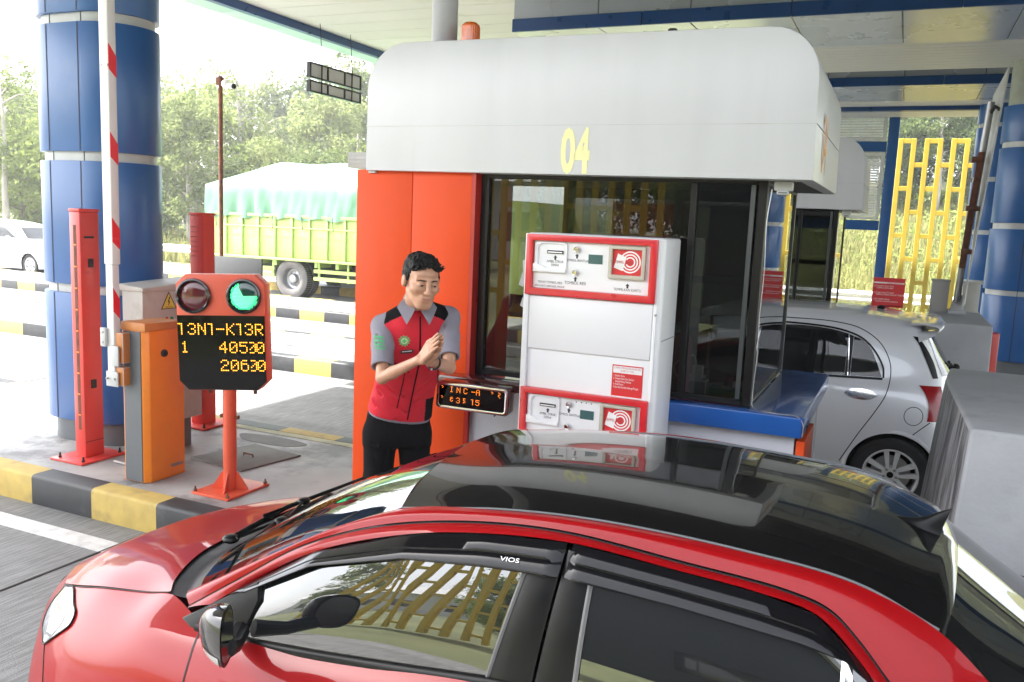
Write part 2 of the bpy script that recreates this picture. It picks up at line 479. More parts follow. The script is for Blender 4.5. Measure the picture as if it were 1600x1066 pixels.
def ground_h(x, y):
    h = np.full(np.shape(x), -0.06)
    t = np.clip((y - 27) / 45.0, 0, 1)
    amp = 1.2 + 6.0 / (1 + np.exp(-(x + 14) / 7.0))
    h = h + amp * t * t * (3 - 2 * t) * 1.0
    far = np.clip((np.hypot(x, y) - 75) / 120.0, 0, 1)
    h = h + np.where(y > 20, far * 5.0, 0)
    return h
def spaced(lo, hi, n):
    u = np.linspace(-1, 1, n)
    w = np.sign(u) * (0.12 * np.abs(u) + 0.88 * np.abs(u) ** 3)
    return np.where(w < 0, -w * lo, w * hi)
gx, gy = np.meshgrid(spaced(-600, 600, 90), spaced(-600, 600, 90), indexing='ij')
gz = ground_h(gx, gy) + 0.12 * np.sin(gx * 0.31) * np.sin(gy * 0.23) * (gy > 30)
b = MB(); b.grid(np.stack([gx, gy, gz], -1))
struct(b.build('ground', 'hill_grass', normals=False))

b = MB(); b.box(-70, 60, -2.6, 23.2, -0.3, 0.0)
struct(b.build('road', 'road', smooth=False))

ISL = [(3.96, 6.07), (9.10, 11.15), (13.75, 15.75), (18.4, 20.2)]
X0, X1 = -24.0, 18.0
KERB = 0.17
for k, (ya, yb) in enumerate(ISL):
    b = MB(); b.box(X0 + 0.1, X1 - 0.1, ya + KERB, yb - KERB, 0.001, 0.206)
    struct(b.build('island_pavement', 'island_concrete', smooth=False))
    b = MB()
    seg = 0.60
    n = int((X1 - X0) / seg)
    off = (-5.49 - X0) % seg
    for side in (0, 1):
        y0, y1 = (ya, ya + KERB) if side == 0 else (yb - KERB, yb)
        for i in range(-1, n + 1):
            xa = max(X0, X0 + off + i * seg); xb = min(X1, X0 + off + (i + 1) * seg)
            if xb - xa < 0.02: continue
            odd = (round((X0 + off + i * seg + 5.49) / seg)) % 2
            ch = 0.025
            if side == 0: pr = [(y0, 0.0), (y0, 0.212 - ch), (y0 + 0.008, 0.212 - 0.008), (y0 + ch, 0.212), (y1, 0.212), (y1, 0.0)]
            else: pr = [(y0, 0.0), (y0, 0.212), (y1 - ch, 0.212), (y1 - 0.008, 0.212 - 0.008), (y1, 0.212 - ch), (y1, 0.0)]
            b.prism(pr, 'x', xa, xb, 0 if odd == 0 else 1)
    struct(b.build('kerb', ['kerb_black', 'kerb_yellow'], angle=50))

b = MB()
for (ya, yb) in ((3.58, 3.735), (6.45, 6.56), (8.66, 8.80), (11.5, 11.62), (13.2, 13.32)):
    b.box(-40, 20, ya, yb, 0.0, 0.004)
struct(b.build('road_marking', 'line_white', smooth=False))
b = MB()
for x in (-14.36, -9.36, -4.36, 0.64, 5.64):
    b.box(x - 0.008, x + 0.008, -2.5, 3.95, 0.0, 0.0045); b.box(x - 0.008, x + 0.008, 6.08, 9.09, 0.0, 0.0045)
struct(b.build('expansion_joint', 'joint_line', smooth=False))
b = MB(); b.box(-12, -3.2, 5.80, 5.895, 0.206, 0.2105)
struct(b.build('island_line', 'line_faded', smooth=False))

# ------------------------------------------------------------------ roof of the plaza
roof = thing('plaza_roof', 'wide flat toll plaza roof with cream soffit and blue and metallic beams', 'roof', (0, 8, 5.4))
RX0, RX1, RY0, RY1 = -9.95, 13.0, ROOF_Y0 if 'ROOF_Y0' in globals() else 0.4, 21.0
b = MB()
w = 0.62
y = RY0
while y < RY1:                                            # soffit boards with fine shadow gaps; bare deck over the near lanes
    b.box(RX0, RX1 if y > 10.3 else -5.3, y, min(y + w - 0.012, RY1), 5.40, 5.43)
    y += w
for x in (RX0 + 4.6, RX0 + 9.2, RX0 + 13.8, RX0 + 18.4):
    b.box(x - 0.006, x + 0.006, RY0 if x < -5.3 else 10.5, RY1, 5.392, 5.399, 1)
b.build('soffit', ['soffit_cream', 'joint_dark'], roof, smooth=False)
b = MB(); b.box(RX0, RX1, RY0, RY1, 5.47, 6.3); b.build('roof_deck', 'deck_dark', roof, smooth=False)
for y in (1.6, 3.6, 5.6, 7.6, 9.6):
    b = MB(); b.box(-5.2, RX1, y, y + 0.09, 5.27, 5.465); b.build('purlin', 'deck_dark', roof, smooth=False)
b = MB()
y = RY0
while y < RY1:
    b.box(RX0 - 0.62, RX0 - 0.075, y, min(y + 1.19, RY1), 5.30, 6.35); y += 1.2
b.build('fascia', 'fascia_teal', roof, bevel=0.01)
b = MB(); b.box(RX0 - 0.07, RX0 + 0.05, RY0, RY1, 5.26, 5.395); b.build('edge_trim', 'beam_blue', roof, smooth=False)
b = MB(); b.box(RX0 - 0.6, RX1, RY0 - 0.35, RY0 - 0.02, 5.2, 6.35); b.build('front_fascia', 'beam_blue', roof, smooth=False)
def beam(x0, y0, y1, z0, z1, zf):
    b = MB()
    x = x0
    while x < RX1:                                        # metallic cladding sheets, seams between
        xe = min(x + 1.22 - 0.012, RX1)
        b.hexa([(x, y0 + 0.03, z0), (xe, y0 + 0.03, z0), (xe, y1, z0 + 0.02), (x, y1, z0 + 0.02)], [(x, y0 + 0.03, z1), (xe, y0 + 0.03, z1), (xe, y1, z1), (x, y1, z1)])
        x += 1.22
    b.box(x0 + 0.01, RX1, y0 + 0.06, y1 - 0.02, z0 + 0.03, z1, 1)
    bo = b.build('beam', ['beam_metal', 'joint_dark'], roof, bevel=0.006, segs=1)
    b = MB()
    x = x0
    while x < RX1:
        b.box(x, min(x + 1.83 - 0.01, RX1), y0 - 0.02, y0 + 0.026, z0 - 0.01, zf); x += 1.83
    b.build('beam_trim', 'beam_blue', bo, bevel=0.006, segs=1)
beam(-5.15, 11.0, 13.0, 4.70, 5.39, 4.86)
beam(-5.15, 16.3, 18.35, 4.70, 5.39, 4.84)
b = MB()
for (ya, yb) in ((13.02, 15.15), (18.45, 19.2), (19.45, 20.98)):
    y = ya
    while y < yb - 0.02:
        b.box(-5.1, RX1, y, min(y + 0.2, yb), 4.74, 4.77); y += 0.212
b.build('slatted_soffit', 'soffit_white', roof, smooth=False)
b = MB(); b.box(-5.1, RX1, 19.23, 19.42, 4.66, 4.9); b.build('beam_trim', 'beam_blue', roof, smooth=False)

# ------------------------------------------------------------------ clad columns
def stadium(cx, cy, a, r, n=14):
    """long axis along x: half length a of the flat, end radius r; starts at the right end, returns (x, y, on_flat)"""
    pts = []
    for i in range(n + 1):
        t = -math.pi / 2 + math.pi * i / n
        pts.append((cx + a + r * math.cos(t), cy + r * math.sin(t)))
    for i in range(n + 1):
        t = math.pi / 2 + math.pi * i / n
        pts.append((cx - a + r * math.cos(t), cy + r * math.sin(t)))
    return pts
def column(cx, cy, a, r, zs, label, ztop):
    t = thing('clad_column', label, 'column', (cx, cy, 0.206), 'blue clad plaza columns')
    b = MB()
    b.prism(stadium(cx, cy, a, r - 0.06), 'z', 0.207, 0.40); b.build('plinth', 'panel_slate', t, angle=40)
    b = MB(); b.prism(stadium(cx, cy, a, r - 0.05), 'z', 0.40, ztop); b.build('core', 'concrete_raw', t, angle=40)
    for (z0, z1) in zs:
        b = MB()
        b.prism(stadium(cx, cy, a, r), 'z', z0, z1)
        for sx in (-a, a):                                # upright panel joints where the flats meet the round ends
            for sy in (-1, 1):
                b.box(cx + sx - 0.005, cx + sx + 0.005, cy + sy * r - 0.002 * (1 if sy < 0 else -0), cy + sy * (r + 0.0015) + (0.0 if sy < 0 else 0.0), z0 + 0.005, z1 - 0.005, 1)
        b.box(cx - a - r - 0.0015, cx - a - r + 0.001, cy - 0.005, cy + 0.005, z0 + 0.005, z1 - 0.005, 1)
        b.build('cladding_panel', ['blue_panel', 'joint_dark'], t, bevel=0.012, angle=50)
    b = MB()
    for i in range(len(zs) - 1):
        b.prism(stadium(cx, cy, a, r - 0.035), 'z', zs[i][1] - 0.003, zs[i + 1][0] + 0.003)
        for sx in (-a, a):
            b.box(cx + sx - 0.004, cx + sx + 0.004, cy - r + 0.033, cy - r + 0.036, zs[i][1], zs[i + 1][0], 1)
    b.build('joint_band', ['band_grey', 'joint_dark'], t, angle=50)
    return t
colz = [(0.40, 1.432), (1.502, 2.462), (2.535, 3.49), (3.565, 4.52), (4.59, 5.39)]
column(-5.97, 5.02, 0.17, 0.335, colz, 'tall blue clad column with grey joint bands standing behind the red post at far left', 5.4)
colr = [(0.40, 1.36), (1.44, 2.33), (2.42, 3.50), (3.585, 4.10)]
column(1.98, 14.75, 0.42, 0.42, colr, 'blue clad column with bare concrete top at the far right edge', 5.4)
column(1.90, 19.3, 0.42, 0.42, [(0.40, 1.30), (1.38, 2.26), (2.35, 3.27), (3.36, 4.3), (4.38, 5.39)], 'blue clad column half hidden behind the leaning white boom arm', 5.4)

# ------------------------------------------------------------------ yellow lattices, louvred gantry
def lattice(x0, y, n, pitch, z0, z1, label, sgn=1, loc=None):
    t = thing('lattice_screen', label, 'screen', (x0, y, 0), 'yellow lattice screens')
    b = MB()
    bw = 0.105
    L = (z1 - z0)
    for i in range(n):
        x = x0 + i * pitch
        b.box(x - bw / 2, x + bw / 2, y - 0.05, y + 0.05, z0, z1)
    for i in range(n - 1):
        xa, xb = x0 + i * pitch + bw / 2, x0 + (i + 1) * pitch - bw / 2
        for j in range(5):
            zc = z1 - 0.055 - j * 1.08 - 0.0
            if i % 2 == 1: zc -= 0.54
            if zc - 0.05 > z0: b.box(xa, xb, y - 0.048, y + 0.048, zc - 0.052, zc + 0.052)
    b.build('bars', 'lattice_yellow', t, bevel=0.006, segs=1)
    return t
lattice(-0.30, 22.1, 8, 0.275, 0.05, 4.40, 'tall yellow lattice screen of upright bars standing in front of the grassy slope')
lattice(-7.2, -5.6, 12, 0.30, 0.0, 5.2, 'tall yellow lattice screen beside the road on the near side')

g = thing('louvre_wall', 'blue framed wall panel with white louvres beside the yellow lattice screen', 'louvre wall', (-1.4, 21.0, 0))
b = MB()
for (x0, x1, z0, z1) in ((-0.56, -0.34, 0.05, 5.4), (-3.2, -0.57, 4.0, 4.22), (-3.2, -0.57, 2.27, 2.49), (-3.42, -3.21, 0.05, 5.4)):
    b.box(x0, x1, 20.93, 21.07, z0, z1)
b.build('frame', 'blue_panel', g, bevel=0.01)
for (z0, z1) in ((4.24, 5.2), (2.51, 3.98)):
    b = MB()
    b.box(-3.19, -3.12, 20.95, 21.05, z0, z1); b.box(-0.66, -0.59, 20.95, 21.05, z0, z1)
    b.box(-3.19, -0.59, 20.951, 21.049, z1 - 0.06, z1 - 0.001); b.box(-3.19, -0.59, 20.951, 21.049, z0 + 0.001, z0 + 0.06); b.box(-1.93, -1.87, 20.952, 21.048, z0, z1)
    z = z0 + 0.07
    while z < z1 - 0.09:
        b.hexa([(-3.11, 20.97, z), (-0.67, 20.97, z), (-0.67, 20.985, z), (-3.11, 20.985, z)], [(-3.11, 21.01, z + 0.05), (-0.67, 21.01, z + 0.05), (-0.67, 21.025, z + 0.05), (-3.11, 21.025, z + 0.05)]); z += 0.058
    b.build('louvre', 'louvre_white', g, smooth=False)

# guardrail beyond the lanes
def guardrail(x0, x1, y, label):
    t = thing('guardrail', label, 'guardrail', ((x0 + x1) / 2, y, 0))
    b = MB()
    pr = [(y - 0.02, 0.42), (y - 0.07, 0.48), (y - 0.02, 0.56), (y - 0.07, 0.64), (y - 0.02, 0.72), (y, 0.72), (y - 0.05, 0.64), (y, 0.56), (y - 0.05, 0.48), (y, 0.42)]
    b.prism(pr, 'x', x0, x1); b.build('rail', 'far_white', t, angle=60)
    x = x0 + 0.3
    while x < x1:
        b = MB(); b.box(x - 0.05, x + 0.05, y + 0.005, y + 0.12, 0.0, 0.74); b.build('post', 'far_white', t); x += 2.0
    return t
guardrail(-3.4, 7.0, 24.0, 'white guardrail along the grass seen past the yellow lattice')
guardrail(-44, -20.5, 24.0, 'white guardrail along the grass behind the white car and the blue column')
# ------------------------------------------------------------------ toll booths
YB = 4.45                                                  # front wall of the near booth
def booth(dy, first):
    yb = YB + dy
    lab = ('white roofed toll booth with orange end wall, dark windows and number 04' if first
           else 'second white roofed toll booth across the next lane behind the silver car')
    t = thing('toll_booth', lab, 'toll booth', (-1.7, 5.2 + dy, 0.206), 'toll booths on the islands')
    ye = yb + 1.45                                         # back wall
    # orange end block with a seam
    b = MB(); b.box(-3.096, -2.70, yb, ye, 0.207, 2.419); b.box(-2.697, -2.30, yb, yb + 0.34, 0.207, 2.419); b.build('end_wall', 'orange_panel', t, bevel=0.006)
    b = MB(); b.box(-2.301, -2.276, yb + 0.002, yb + 0.335, 0.21, 2.41); b.build('reveal', 'red_reveal', t, smooth=False)
    # lower wall
    b = MB()
    b.box(-2.275, -0.415, yb + 0.03, yb + 0.10, 0.207, 1.20); b.box(-2.275, -0.415, ye - 0.07, ye, 0.207, 1.14); b.box(-0.49, -0.42, yb + 0.10, ye - 0.07, 0.207, 1.127)
    b.build('lower_wall', 'wall_grey', t, smooth=False)
    b = MB(); b.box(-0.405, -0.362, yb + 0.02, yb + 0.5, 0.207, 1.10); b.build('end_trim', 'orange_panel', t, bevel=0.004)
    b = MB(); b.box(-2.27, -0.5, yb + 0.11, ye - 0.08, 0.21, 0.24); b.build('floor', 'panel_slate', t, smooth=False)
    # blue counter slab, mitred end
    b = MB()
    z0, z1 = 1.128, 1.232
    yf = yb - 0.05
    b.prism([(-1.75, yf), (-0.378, yf), (-0.372, yf + 0.03), (-0.372, ye + 0.05), (-0.662, ye + 0.05), (-0.662, yb + 0.068), (-1.75, yb + 0.068)], 'z', z0, z1)
    b.build('counter', 'counter_blue', t, bevel=0.008)
    b = MB(); b.box(-2.27, -1.752, yb - 0.03, yb + 0.07, 1.185, 1.225); b.build('sill', 'counter_blue', t, bevel=0.006)
    b = MB(); b.box(-2.42, -1.70, yb - 0.17, yb - 0.045, 1.195, 1.245); b.build('ledge', 'dark_red_box', t, bevel=0.006)
    # window frames: front, end (glass), back
    f = MB()
    yw0, yw1 = yb + 0.07, yb + 0.13
    f.box(-2.274, -2.225, yw0, yw1, 1.226, 2.418); f.box(-0.70, -0.655, yw0, yw1, 1.233, 2.418)
    f.box(-2.225, -0.70, yw0 + 0.002, yw1 - 0.002, 2.385, 2.416); f.box(-2.225, -0.70, yw0 + 0.002, yw1 - 0.002, 1.233, 1.262)
    f.box(-1.045, -1.012, yw0 + 0.001, yw1 - 0.001, 1.262, 2.385)
    fr = f.build('window', 'window_frame_dark', t, bevel=0.003, segs=1)
    b = MB(); b.box(-2.225, -0.70, yb + 0.094, yb + 0.1, 1.262, 2.385); b.build('pane', 'pane_clear', fr, smooth=False)
    b = MB(); b.box(-0.735, -0.712, yw0 - 0.006, yw0 + 0.01, 1.27, 2.38); b.build('strip', 'window_frame_grey', fr, smooth=False)
    f = MB()
    f.box(-0.690, -0.665, yw1 + 0.001, ye - 0.05, 1.233, 1.246); f.box(-0.690, -0.665, yw1 + 0.001, ye - 0.05, 2.39, 2.417)
    f.box(-0.69, -0.664, ye - 0.05, ye - 0.01, 1.233, 2.417)
    fr = f.build('side_window', 'window_frame_grey', t, smooth=False)
    b = MB(); b.box(-0.680, -0.674, yw1 + 0.002, ye - 0.051, 1.247, 2.389); b.build('pane', 'pane_side', fr, smooth=False)
    f = MB()
    yk = ye - 0.06
    f.box(-2.27, -2.2, yk, yk + 0.05, 1.15, 2.41); f.box(-0.76, -0.695, yk, yk + 0.05, 1.15, 2.41); f.box(-2.2, -0.76, yk + 0.002, yk + 0.048, 2.33, 2.41); f.box(-2.2, -0.76, yk + 0.002, yk + 0.048, 1.15, 1.2)
    f.box(-1.46, -1.41, yk + 0.001, yk + 0.049, 1.2, 2.33); f.box(-1.41, -0.76, yk + 0.003, yk + 0.047, 1.78, 1.83)
    fr = f.build('back_window', 'window_frame_dark', t, smooth=False)
    b = MB(); b.box(-2.2, -0.76, yk + 0.022, yk + 0.028, 1.2, 2.33); b.build('pane', 'pane_back', fr, smooth=False)
    # canopy: rounded box, its roof falling away from the lane
    sh = [(-3.005, 2.412), (-2.999, 2.84)]
    for i in range(9):
        a = math.pi - (math.pi / 2) * i / 8
        sh.append((-2.739 + 0.26 * math.cos(a), 2.885 + 0.26 * math.sin(a)))
    for i in range(9):
        a = math.pi / 2 - (math.pi / 2) * i / 8
        sh.append((-0.685 + 0.242 * math.cos(a), 2.885 + 0.245 * math.sin(a)))
    sh.append((-0.430, 2.402))
    b = MB(); b.prism(sh, 'y', yb - 0.045, ye + 0.02)
    cn = b.build('canopy', 'white_panel', t, bevel=0.006, angle=40)
    b = MB()
    b.box(-2.998, -0.44, yb - 0.0462, yb - 0.04, 2.6685, 2.6715)
    b.box(-0.4415, -0.432, yb - 0.03, ye, 2.668, 2.671)
    b.build('sheet_seam', 'band_grey', cn, smooth=False)
    b = MB(); b.box(-2.9, -0.5, yb + 0.14, ye - 0.1, 2.40, 2.4115); b.build('ceiling', 'window_frame_dark', t, smooth=False)
    b = MB(); b.box(-2.999, -2.95, yb - 0.02, ye, 2.398, 2.4115); b.build('drip_edge', 'band_grey', cn, smooth=False)
    num = '04' if first else '05'
    if first:
        text(num, 0.318, 'ink_yellow', cn, (-1.742, yb - 0.045, 2.425), sx=0.52, depth=0.002, bold=0.012)
        text(num, 0.44, 'ink_orange', cn, (-0.437, yb + 0.28, 2.46), xd=(0, 1, 0), ud=(0, 0, 1), sx=0.6, depth=0.006)
    b = MB(); b.box(-0.625, -0.535, yb + 0.06, yb + 0.12, 2.352, 2.40); b.box(-0.61, -0.55, yb + 0.052, yb + 0.1, 2.332, 2.355, 1)
    b.build('floodlight', ['band_grey', 'panel_slate'], t, bevel=0.008)
    # loose cable down the corner
    pts = [(-0.632, yb + 0.062, 2.36), (-0.645, yb + 0.06, 2.2), (-0.638, yb + 0.062, 1.95), (-0.642, yb + 0.06, 1.7), (-0.638, yb + 0.06, 1.5), (-0.644, yb + 0.058, 1.3), (-0.635, yb + 0.045, 1.237), (-0.52, yb - 0.02, 1.236), (-0.40, yb - 0.042, 1.236), (-0.372, yb - 0.052, 1.2), (-0.372, yb - 0.054, 1.14)]
    b = MB(); b.tube(cr(np.array(pts), 60), 0.0026, 6); b.build('cable', 'steel_dull', t)
    return t
bt = booth(0.0, True)
booth(5.08, False)

# louvred stub behind the canopy's left end
b = MB(); b.box(-3.70, -3.02, 5.2, 5.6, 2.475, 2.584)
for z in (2.50, 2.53, 2.56): b.box(-3.702, -3.02, 5.196, 5.2, z, z + 0.004, 1)
for x in (-3.6, -3.1): b.box(x - 0.02, x + 0.02, 5.3, 5.5, 0.205, 2.475, 1)
tag(b.build('junction_trunking', ['band_grey', 'panel_slate'], None, bevel=0.004), 'pale grey metal trunking sticking out behind the booth roof on the left', 'trunking')

# things on the booth roof
t = thing('roof_pipe', 'thick grey pipe post rising from the booth roof on a dark base', 'pipe post', (-2.68, 4.75, 3.13))
b = MB(); b.cyl((-2.68, 4.75, 3.16), (-2.68, 4.75, 5.4), 0.078, n=24); b.build('pipe', 'pipe_grey', t)
b = MB(); b.box(-2.82, -2.54, 4.64, 4.86, 3.128, 3.165); b.box(-2.80, -2.70, 4.635, 4.66, 3.14, 3.19); b.cyl((-2.68, 4.75, 3.165), (-2.68, 4.75, 3.2), 0.095, n=24); b.build('base', 'rust', t, bevel=0.004)
t = thing('warning_beacon', 'amber warning beacon standing on the booth roof beside the pipe', 'beacon', (-2.475, 4.7, 3.13))
b = MB(); b.lathe([(0.0, 0.165), (0.035, 0.163), (0.052, 0.15), (0.055, 0.13), (0.055, 0.03), (0.058, 0.028)] , (-2.475, 4.70, 3.14), (0, 0, 1), 28)
for i in range(28):
    a = 2 * math.pi * i / 28
    b.box(-2.475 + 0.054 * math.cos(a) - 0.002, -2.475 + 0.054 * math.cos(a) + 0.002, 4.70 + 0.054 * math.sin(a) - 0.002, 4.70 + 0.054 * math.sin(a) + 0.002, 3.18, 3.28)
b.build('lens', 'amber_lens', t)
b = MB(); b.cyl((-2.475, 4.7, 3.128), (-2.475, 4.7, 3.168), 0.064, n=24); b.tube([(-2.415, 4.7, 3.15), (-2.375, 4.7, 3.165), (-2.315, 4.71, 3.16), (-2.255, 4.72, 3.135)], 0.016); b.tube([(-2.525, 4.68, 3.19), (-2.50, 4.66, 3.15), (-2.495, 4.63, 3.135)], 0.008); b.build('base', 'black_rubber', t)
b = MB(); b.lathe([(0.0, 0.075), (0.022, 0.073), (0.026, 0.068), (0.026, 0.0), (0.032, 0.0), (0.034, -0.012), (0.0, -0.012)], (-1.26, 4.75, 3.145), (0, 0, 1), 20)
tag(b.build('vent_stub', 'black_rubber'), 'short black vent pipe sticking up from the middle of the booth roof', 'vent pipe')

# ------------------------------------------------------------------ inside the booth
t = thing('desk', 'dark work desk inside the booth behind the window', 'desk', (-1.3, 5.2, 0.24))
b = MB(); b.box(-1.72, -0.72, 4.62, 5.25, 1.10, 1.13); b.build('desk_top', 'panel_slate', t, bevel=0.004)
for (x, y) in ((-1.68, 4.68), (-0.78, 4.68), (-1.68, 5.2), (-0.78, 5.2)):
    b = MB(); b.box(x - 0.02, x + 0.02, y - 0.02, y + 0.02, 0.24, 1.10); b.build('leg', 'panel_slate', t)
t = thing('monitor', 'black monitor seen from its side on the booth desk', 'monitor', (-0.85, 5.0, 1.13))
b = MB(); b.hexa([(-0.98, 4.93, 1.27), (-0.78, 5.12, 1.27), (-0.76, 5.10, 1.27), (-0.95, 4.90, 1.27)], [(-0.98, 4.93, 1.66), (-0.78, 5.12, 1.66), (-0.76, 5.10, 1.66), (-0.95, 4.90, 1.66)]); b.build('screen', 'black_gloss', t, bevel=0.006)
b = MB(); b.cyl((-0.86, 5.02, 1.13), (-0.86, 5.02, 1.30), 0.025); b.cyl((-0.86, 5.02, 1.131), (-0.86, 5.02, 1.145), 0.1); b.build('stand', 'black_rubber', t)
b = MB(); b.box(-1.02, -0.72, 4.66, 4.70, 1.20, 1.235); tag(b.build('red_bar', 'post_red', None, bevel=0.008), 'dull red bar lying across the desk behind the booth glass', 'bar')
b = MB(); b.hexa([(-0.92, 4.74, 1.131), (-0.74, 4.72, 1.131), (-0.73, 4.80, 1.131), (-0.91, 4.82, 1.131)], [(-0.92, 4.74, 1.27), (-0.74, 4.72, 1.262), (-0.73, 4.80, 1.27), (-0.91, 4.82, 1.28)])
b.box(-0.88, -0.78, 4.715, 4.722, 1.20, 1.24, 1)
tag(b.build('packet', ['indicator_green', 'grass_green'], None, bevel=0.008), 'bright green packet lying on the booth desk', 'packet')
t = thing('charger', 'white power adapter with a looped cable on the booth desk', 'charger', (-1.0, 4.8, 1.13))
b = MB(); b.box(-1.03, -0.97, 4.78, 4.83, 1.30, 1.38); b.box(-1.06, -0.94, 4.77, 4.85, 1.131, 1.30, 1); b.build('adapter', ['sticker_white', 'panel_slate'], t, bevel=0.006)
b = MB(); b.tube(cr(np.array([(-1.0, 4.78, 1.38), (-1.02, 4.77, 1.44), (-1.05, 4.77, 1.42), (-1.06, 4.77, 1.33), (-1.09, 4.77, 1.30), (-1.13, 4.77, 1.36), (-1.10, 4.77, 1.4), (-1.06, 4.77, 1.32)]), 40), 0.004, 6); b.build('wire', 'sticker_white', t)
t = thing('office_chair', 'pink backed office chair inside the booth at the window', 'chair', (-1.28, 5.45, 0.24))
b = MB(); b.box(-1.5, -1.06, 5.28, 5.62, 0.78, 0.86); b.build('seat', 'machine_red', t, bevel=0.03)
mat('chair_pink', (0.45, 0.06, 0.14), rough=0.6)
b = MB(); b.hexa([(-1.16, 4.86, 1.0), (-1.05, 4.70, 1.0), (-1.02, 4.72, 1.0), (-1.12, 4.9, 1.0)], [(-1.16, 4.86, 1.55), (-1.05, 4.70, 1.55), (-1.02, 4.72, 1.55), (-1.12, 4.9, 1.55)]); b.build('backrest', 'chair_pink', t, bevel=0.015)
b = MB(); b.cyl((-1.28, 5.45, 0.3), (-1.28, 5.45, 0.78), 0.03); b.tube([(-1.28, 5.45, 0.75), (-1.2, 5.1, 0.75), (-1.1, 4.85, 0.9), (-1.09, 4.8, 1.05)], 0.02)
for i in range(5):
    a = 2 * math.pi * i / 5; b.cyl((-1.28, 5.45, 0.32), (-1.28 + 0.27 * math.cos(a), 5.45 + 0.27 * math.sin(a), 0.27), 0.02)
b.build('frame', 'black_rubber', t)
b = MB(); b.box(-1.66, -1.3, 4.9, 5.06, 1.131, 1.15); 
for i in range(10):
    for j in range(4): b.box(-1.65 + i * 0.034, -1.65 + i * 0.034 + 0.028, 4.91 + j * 0.036, 4.91 + j * 0.036 + 0.03, 1.15, 1.158)
tag(b.build('keyboard', 'black_rubber'), 'black keyboard lying on the booth desk', 'keyboard')
b = MB(); b.hexa([(-1.10, 4.66, 1.131), (-0.98, 4.66, 1.131), (-0.96, 4.9, 1.131), (-1.08, 4.9, 1.131)], [(-1.10, 4.66, 1.134), (-0.98, 4.66, 1.15), (-0.96, 4.9, 1.134), (-1.08, 4.9, 1.15)])
tag(b.build('paper_sheet', 'sticker_white', None, smooth=False), 'curled white paper sheet on the booth desk', 'paper')
# tape scraps left on the glass
b = MB()
b.prism([(-2.02, 1.78), (-1.99, 1.77), (-1.965, 1.86), (-1.985, 1.93), (-2.0, 1.92), (-1.995, 1.86)], 'y', YB + 0.0915, YB + 0.0935)
b.prism([(-2.005, 1.66), (-1.975, 1.645), (-1.965, 1.68), (-1.99, 1.71)], 'y', YB + 0.0915, YB + 0.0935)
tag(b.build('tape_scrap', 'tape_grey', None, smooth=False), 'scraps of torn tape stuck on the booth glass beside the machine', 'tape')
# ------------------------------------------------------------------ LED dot lettering
DOT = {'T': ["11111", "00100", "00100", "00100", "00100", "00100", "00100"], '7': ["111", "001", "001", "001", "001", "001", "001"],
       '3': ["01110", "10001", "00001", "00110", "00001", "10001", "01110"], 'N': ["10001", "11001", "10101", "10101", "10011", "10001", "10001"],
       '-': ["00000", "00000", "00000", "11111", "00000", "00000", "00000"], 'K': ["10001", "10010", "10100", "11000", "10100", "10010", "10001"],
       'R': ["11110", "10001", "10001", "11110", "10100", "10010", "10001"], '1': ["00100", "01100", "00100", "00100", "00100", "00100", "01110"],
       '4': ["00010", "00110", "01010", "10010", "11111", "00010", "00010"], '0': ["01110", "10001", "10011", "10101", "11001", "10001", "01110"],
       '5': ["11111", "10000", "11110", "00001", "00001", "10001", "01110"], '2': ["01110", "10001", "00001", "00110", "01000", "10000", "11111"],
       '6': ["01110", "10000", "11110", "10001", "10001", "10001", "01110"], 'I': ["01110", "00100", "00100", "00100", "00100", "00100", "01110"],
       'C': ["01110", "10001", "10000", "10000", "10000", "10001", "01110"], 'A': ["01110", "10001", "10001", "11111", "10001", "10001", "10001"],
       "'": ["11000", "00100", "01000", "00000", "00000", "00000", "00000"], 'j': ["00100", "00010", "00010", "00010", "00010", "00010", "01100"],
       'e': ["01100", "10010", "11100", "10000", "10010", "01100", "00000"], 's': ["11100", "10000", "11000", "00100", "10100", "11000", "00000"]}
def led_line(b, txts, o, xd, ud, pitch, r, depth=0.002):
    """txts: list of (glyph, column start, first lit column)"""
    o, xd, ud = np.array(o, float), np.array(xd, float), np.array(ud, float)
    nd = np.cross(xd, ud)
    for g, c0, skip in txts:
        for j, row in enumerate(DOT[g]):
            for i, ch in enumerate(row):
                if ch != '1' or i < skip: continue
                c = o + xd * (c0 + i) * pitch - ud * j * pitch + nd * depth
                b.add([c + r * (math.cos(t) * xd + math.sin(t) * ud) for t in [k * math.pi / 3 for k in range(6)]], [tuple(range(6))])

def frame(o, yaw, roll=0.0):
    xd = np.array([math.cos(yaw), math.sin(yaw), 0.0]); n = np.array([math.sin(yaw), -math.cos(yaw), 0.0]); ud = np.array([0, 0, 1.0])
    x2 = xd * math.cos(roll) + ud * math.sin(roll); u2 = -xd * math.sin(roll) + ud * math.cos(roll)
    o = np.array(o, float)
    return o, x2, u2, n                                    # n points out of the face
def fpoly(b, F, poly, d0, d1, mi=0):
    """a polygon in the face plane pushed from depth d0 to d1 (positive = towards the viewer of the face)"""
    o, x, u, n = F
    k = len(poly)
    v = [o + x * p + u * q + n * d0 for p, q in poly] + [o + x * p + u * q + n * d1 for p, q in poly]
    f = [tuple(range(k)), tuple(range(2 * k - 1, k - 1, -1))] + [(i, k + i, k + (i + 1) % k, (i + 1) % k) for i in range(k)]
    b.add(v, f, mi)
def frect(b, F, x0, x1, z0, z1, d0, d1, mi=0): fpoly(b, F, [(x0, z0), (x1, z0), (x1, z1), (x0, z1)], d0, d1, mi)
def fp(F, p, q, d=0.0): return F[0] + F[1] * p + F[2] * q + F[3] * d
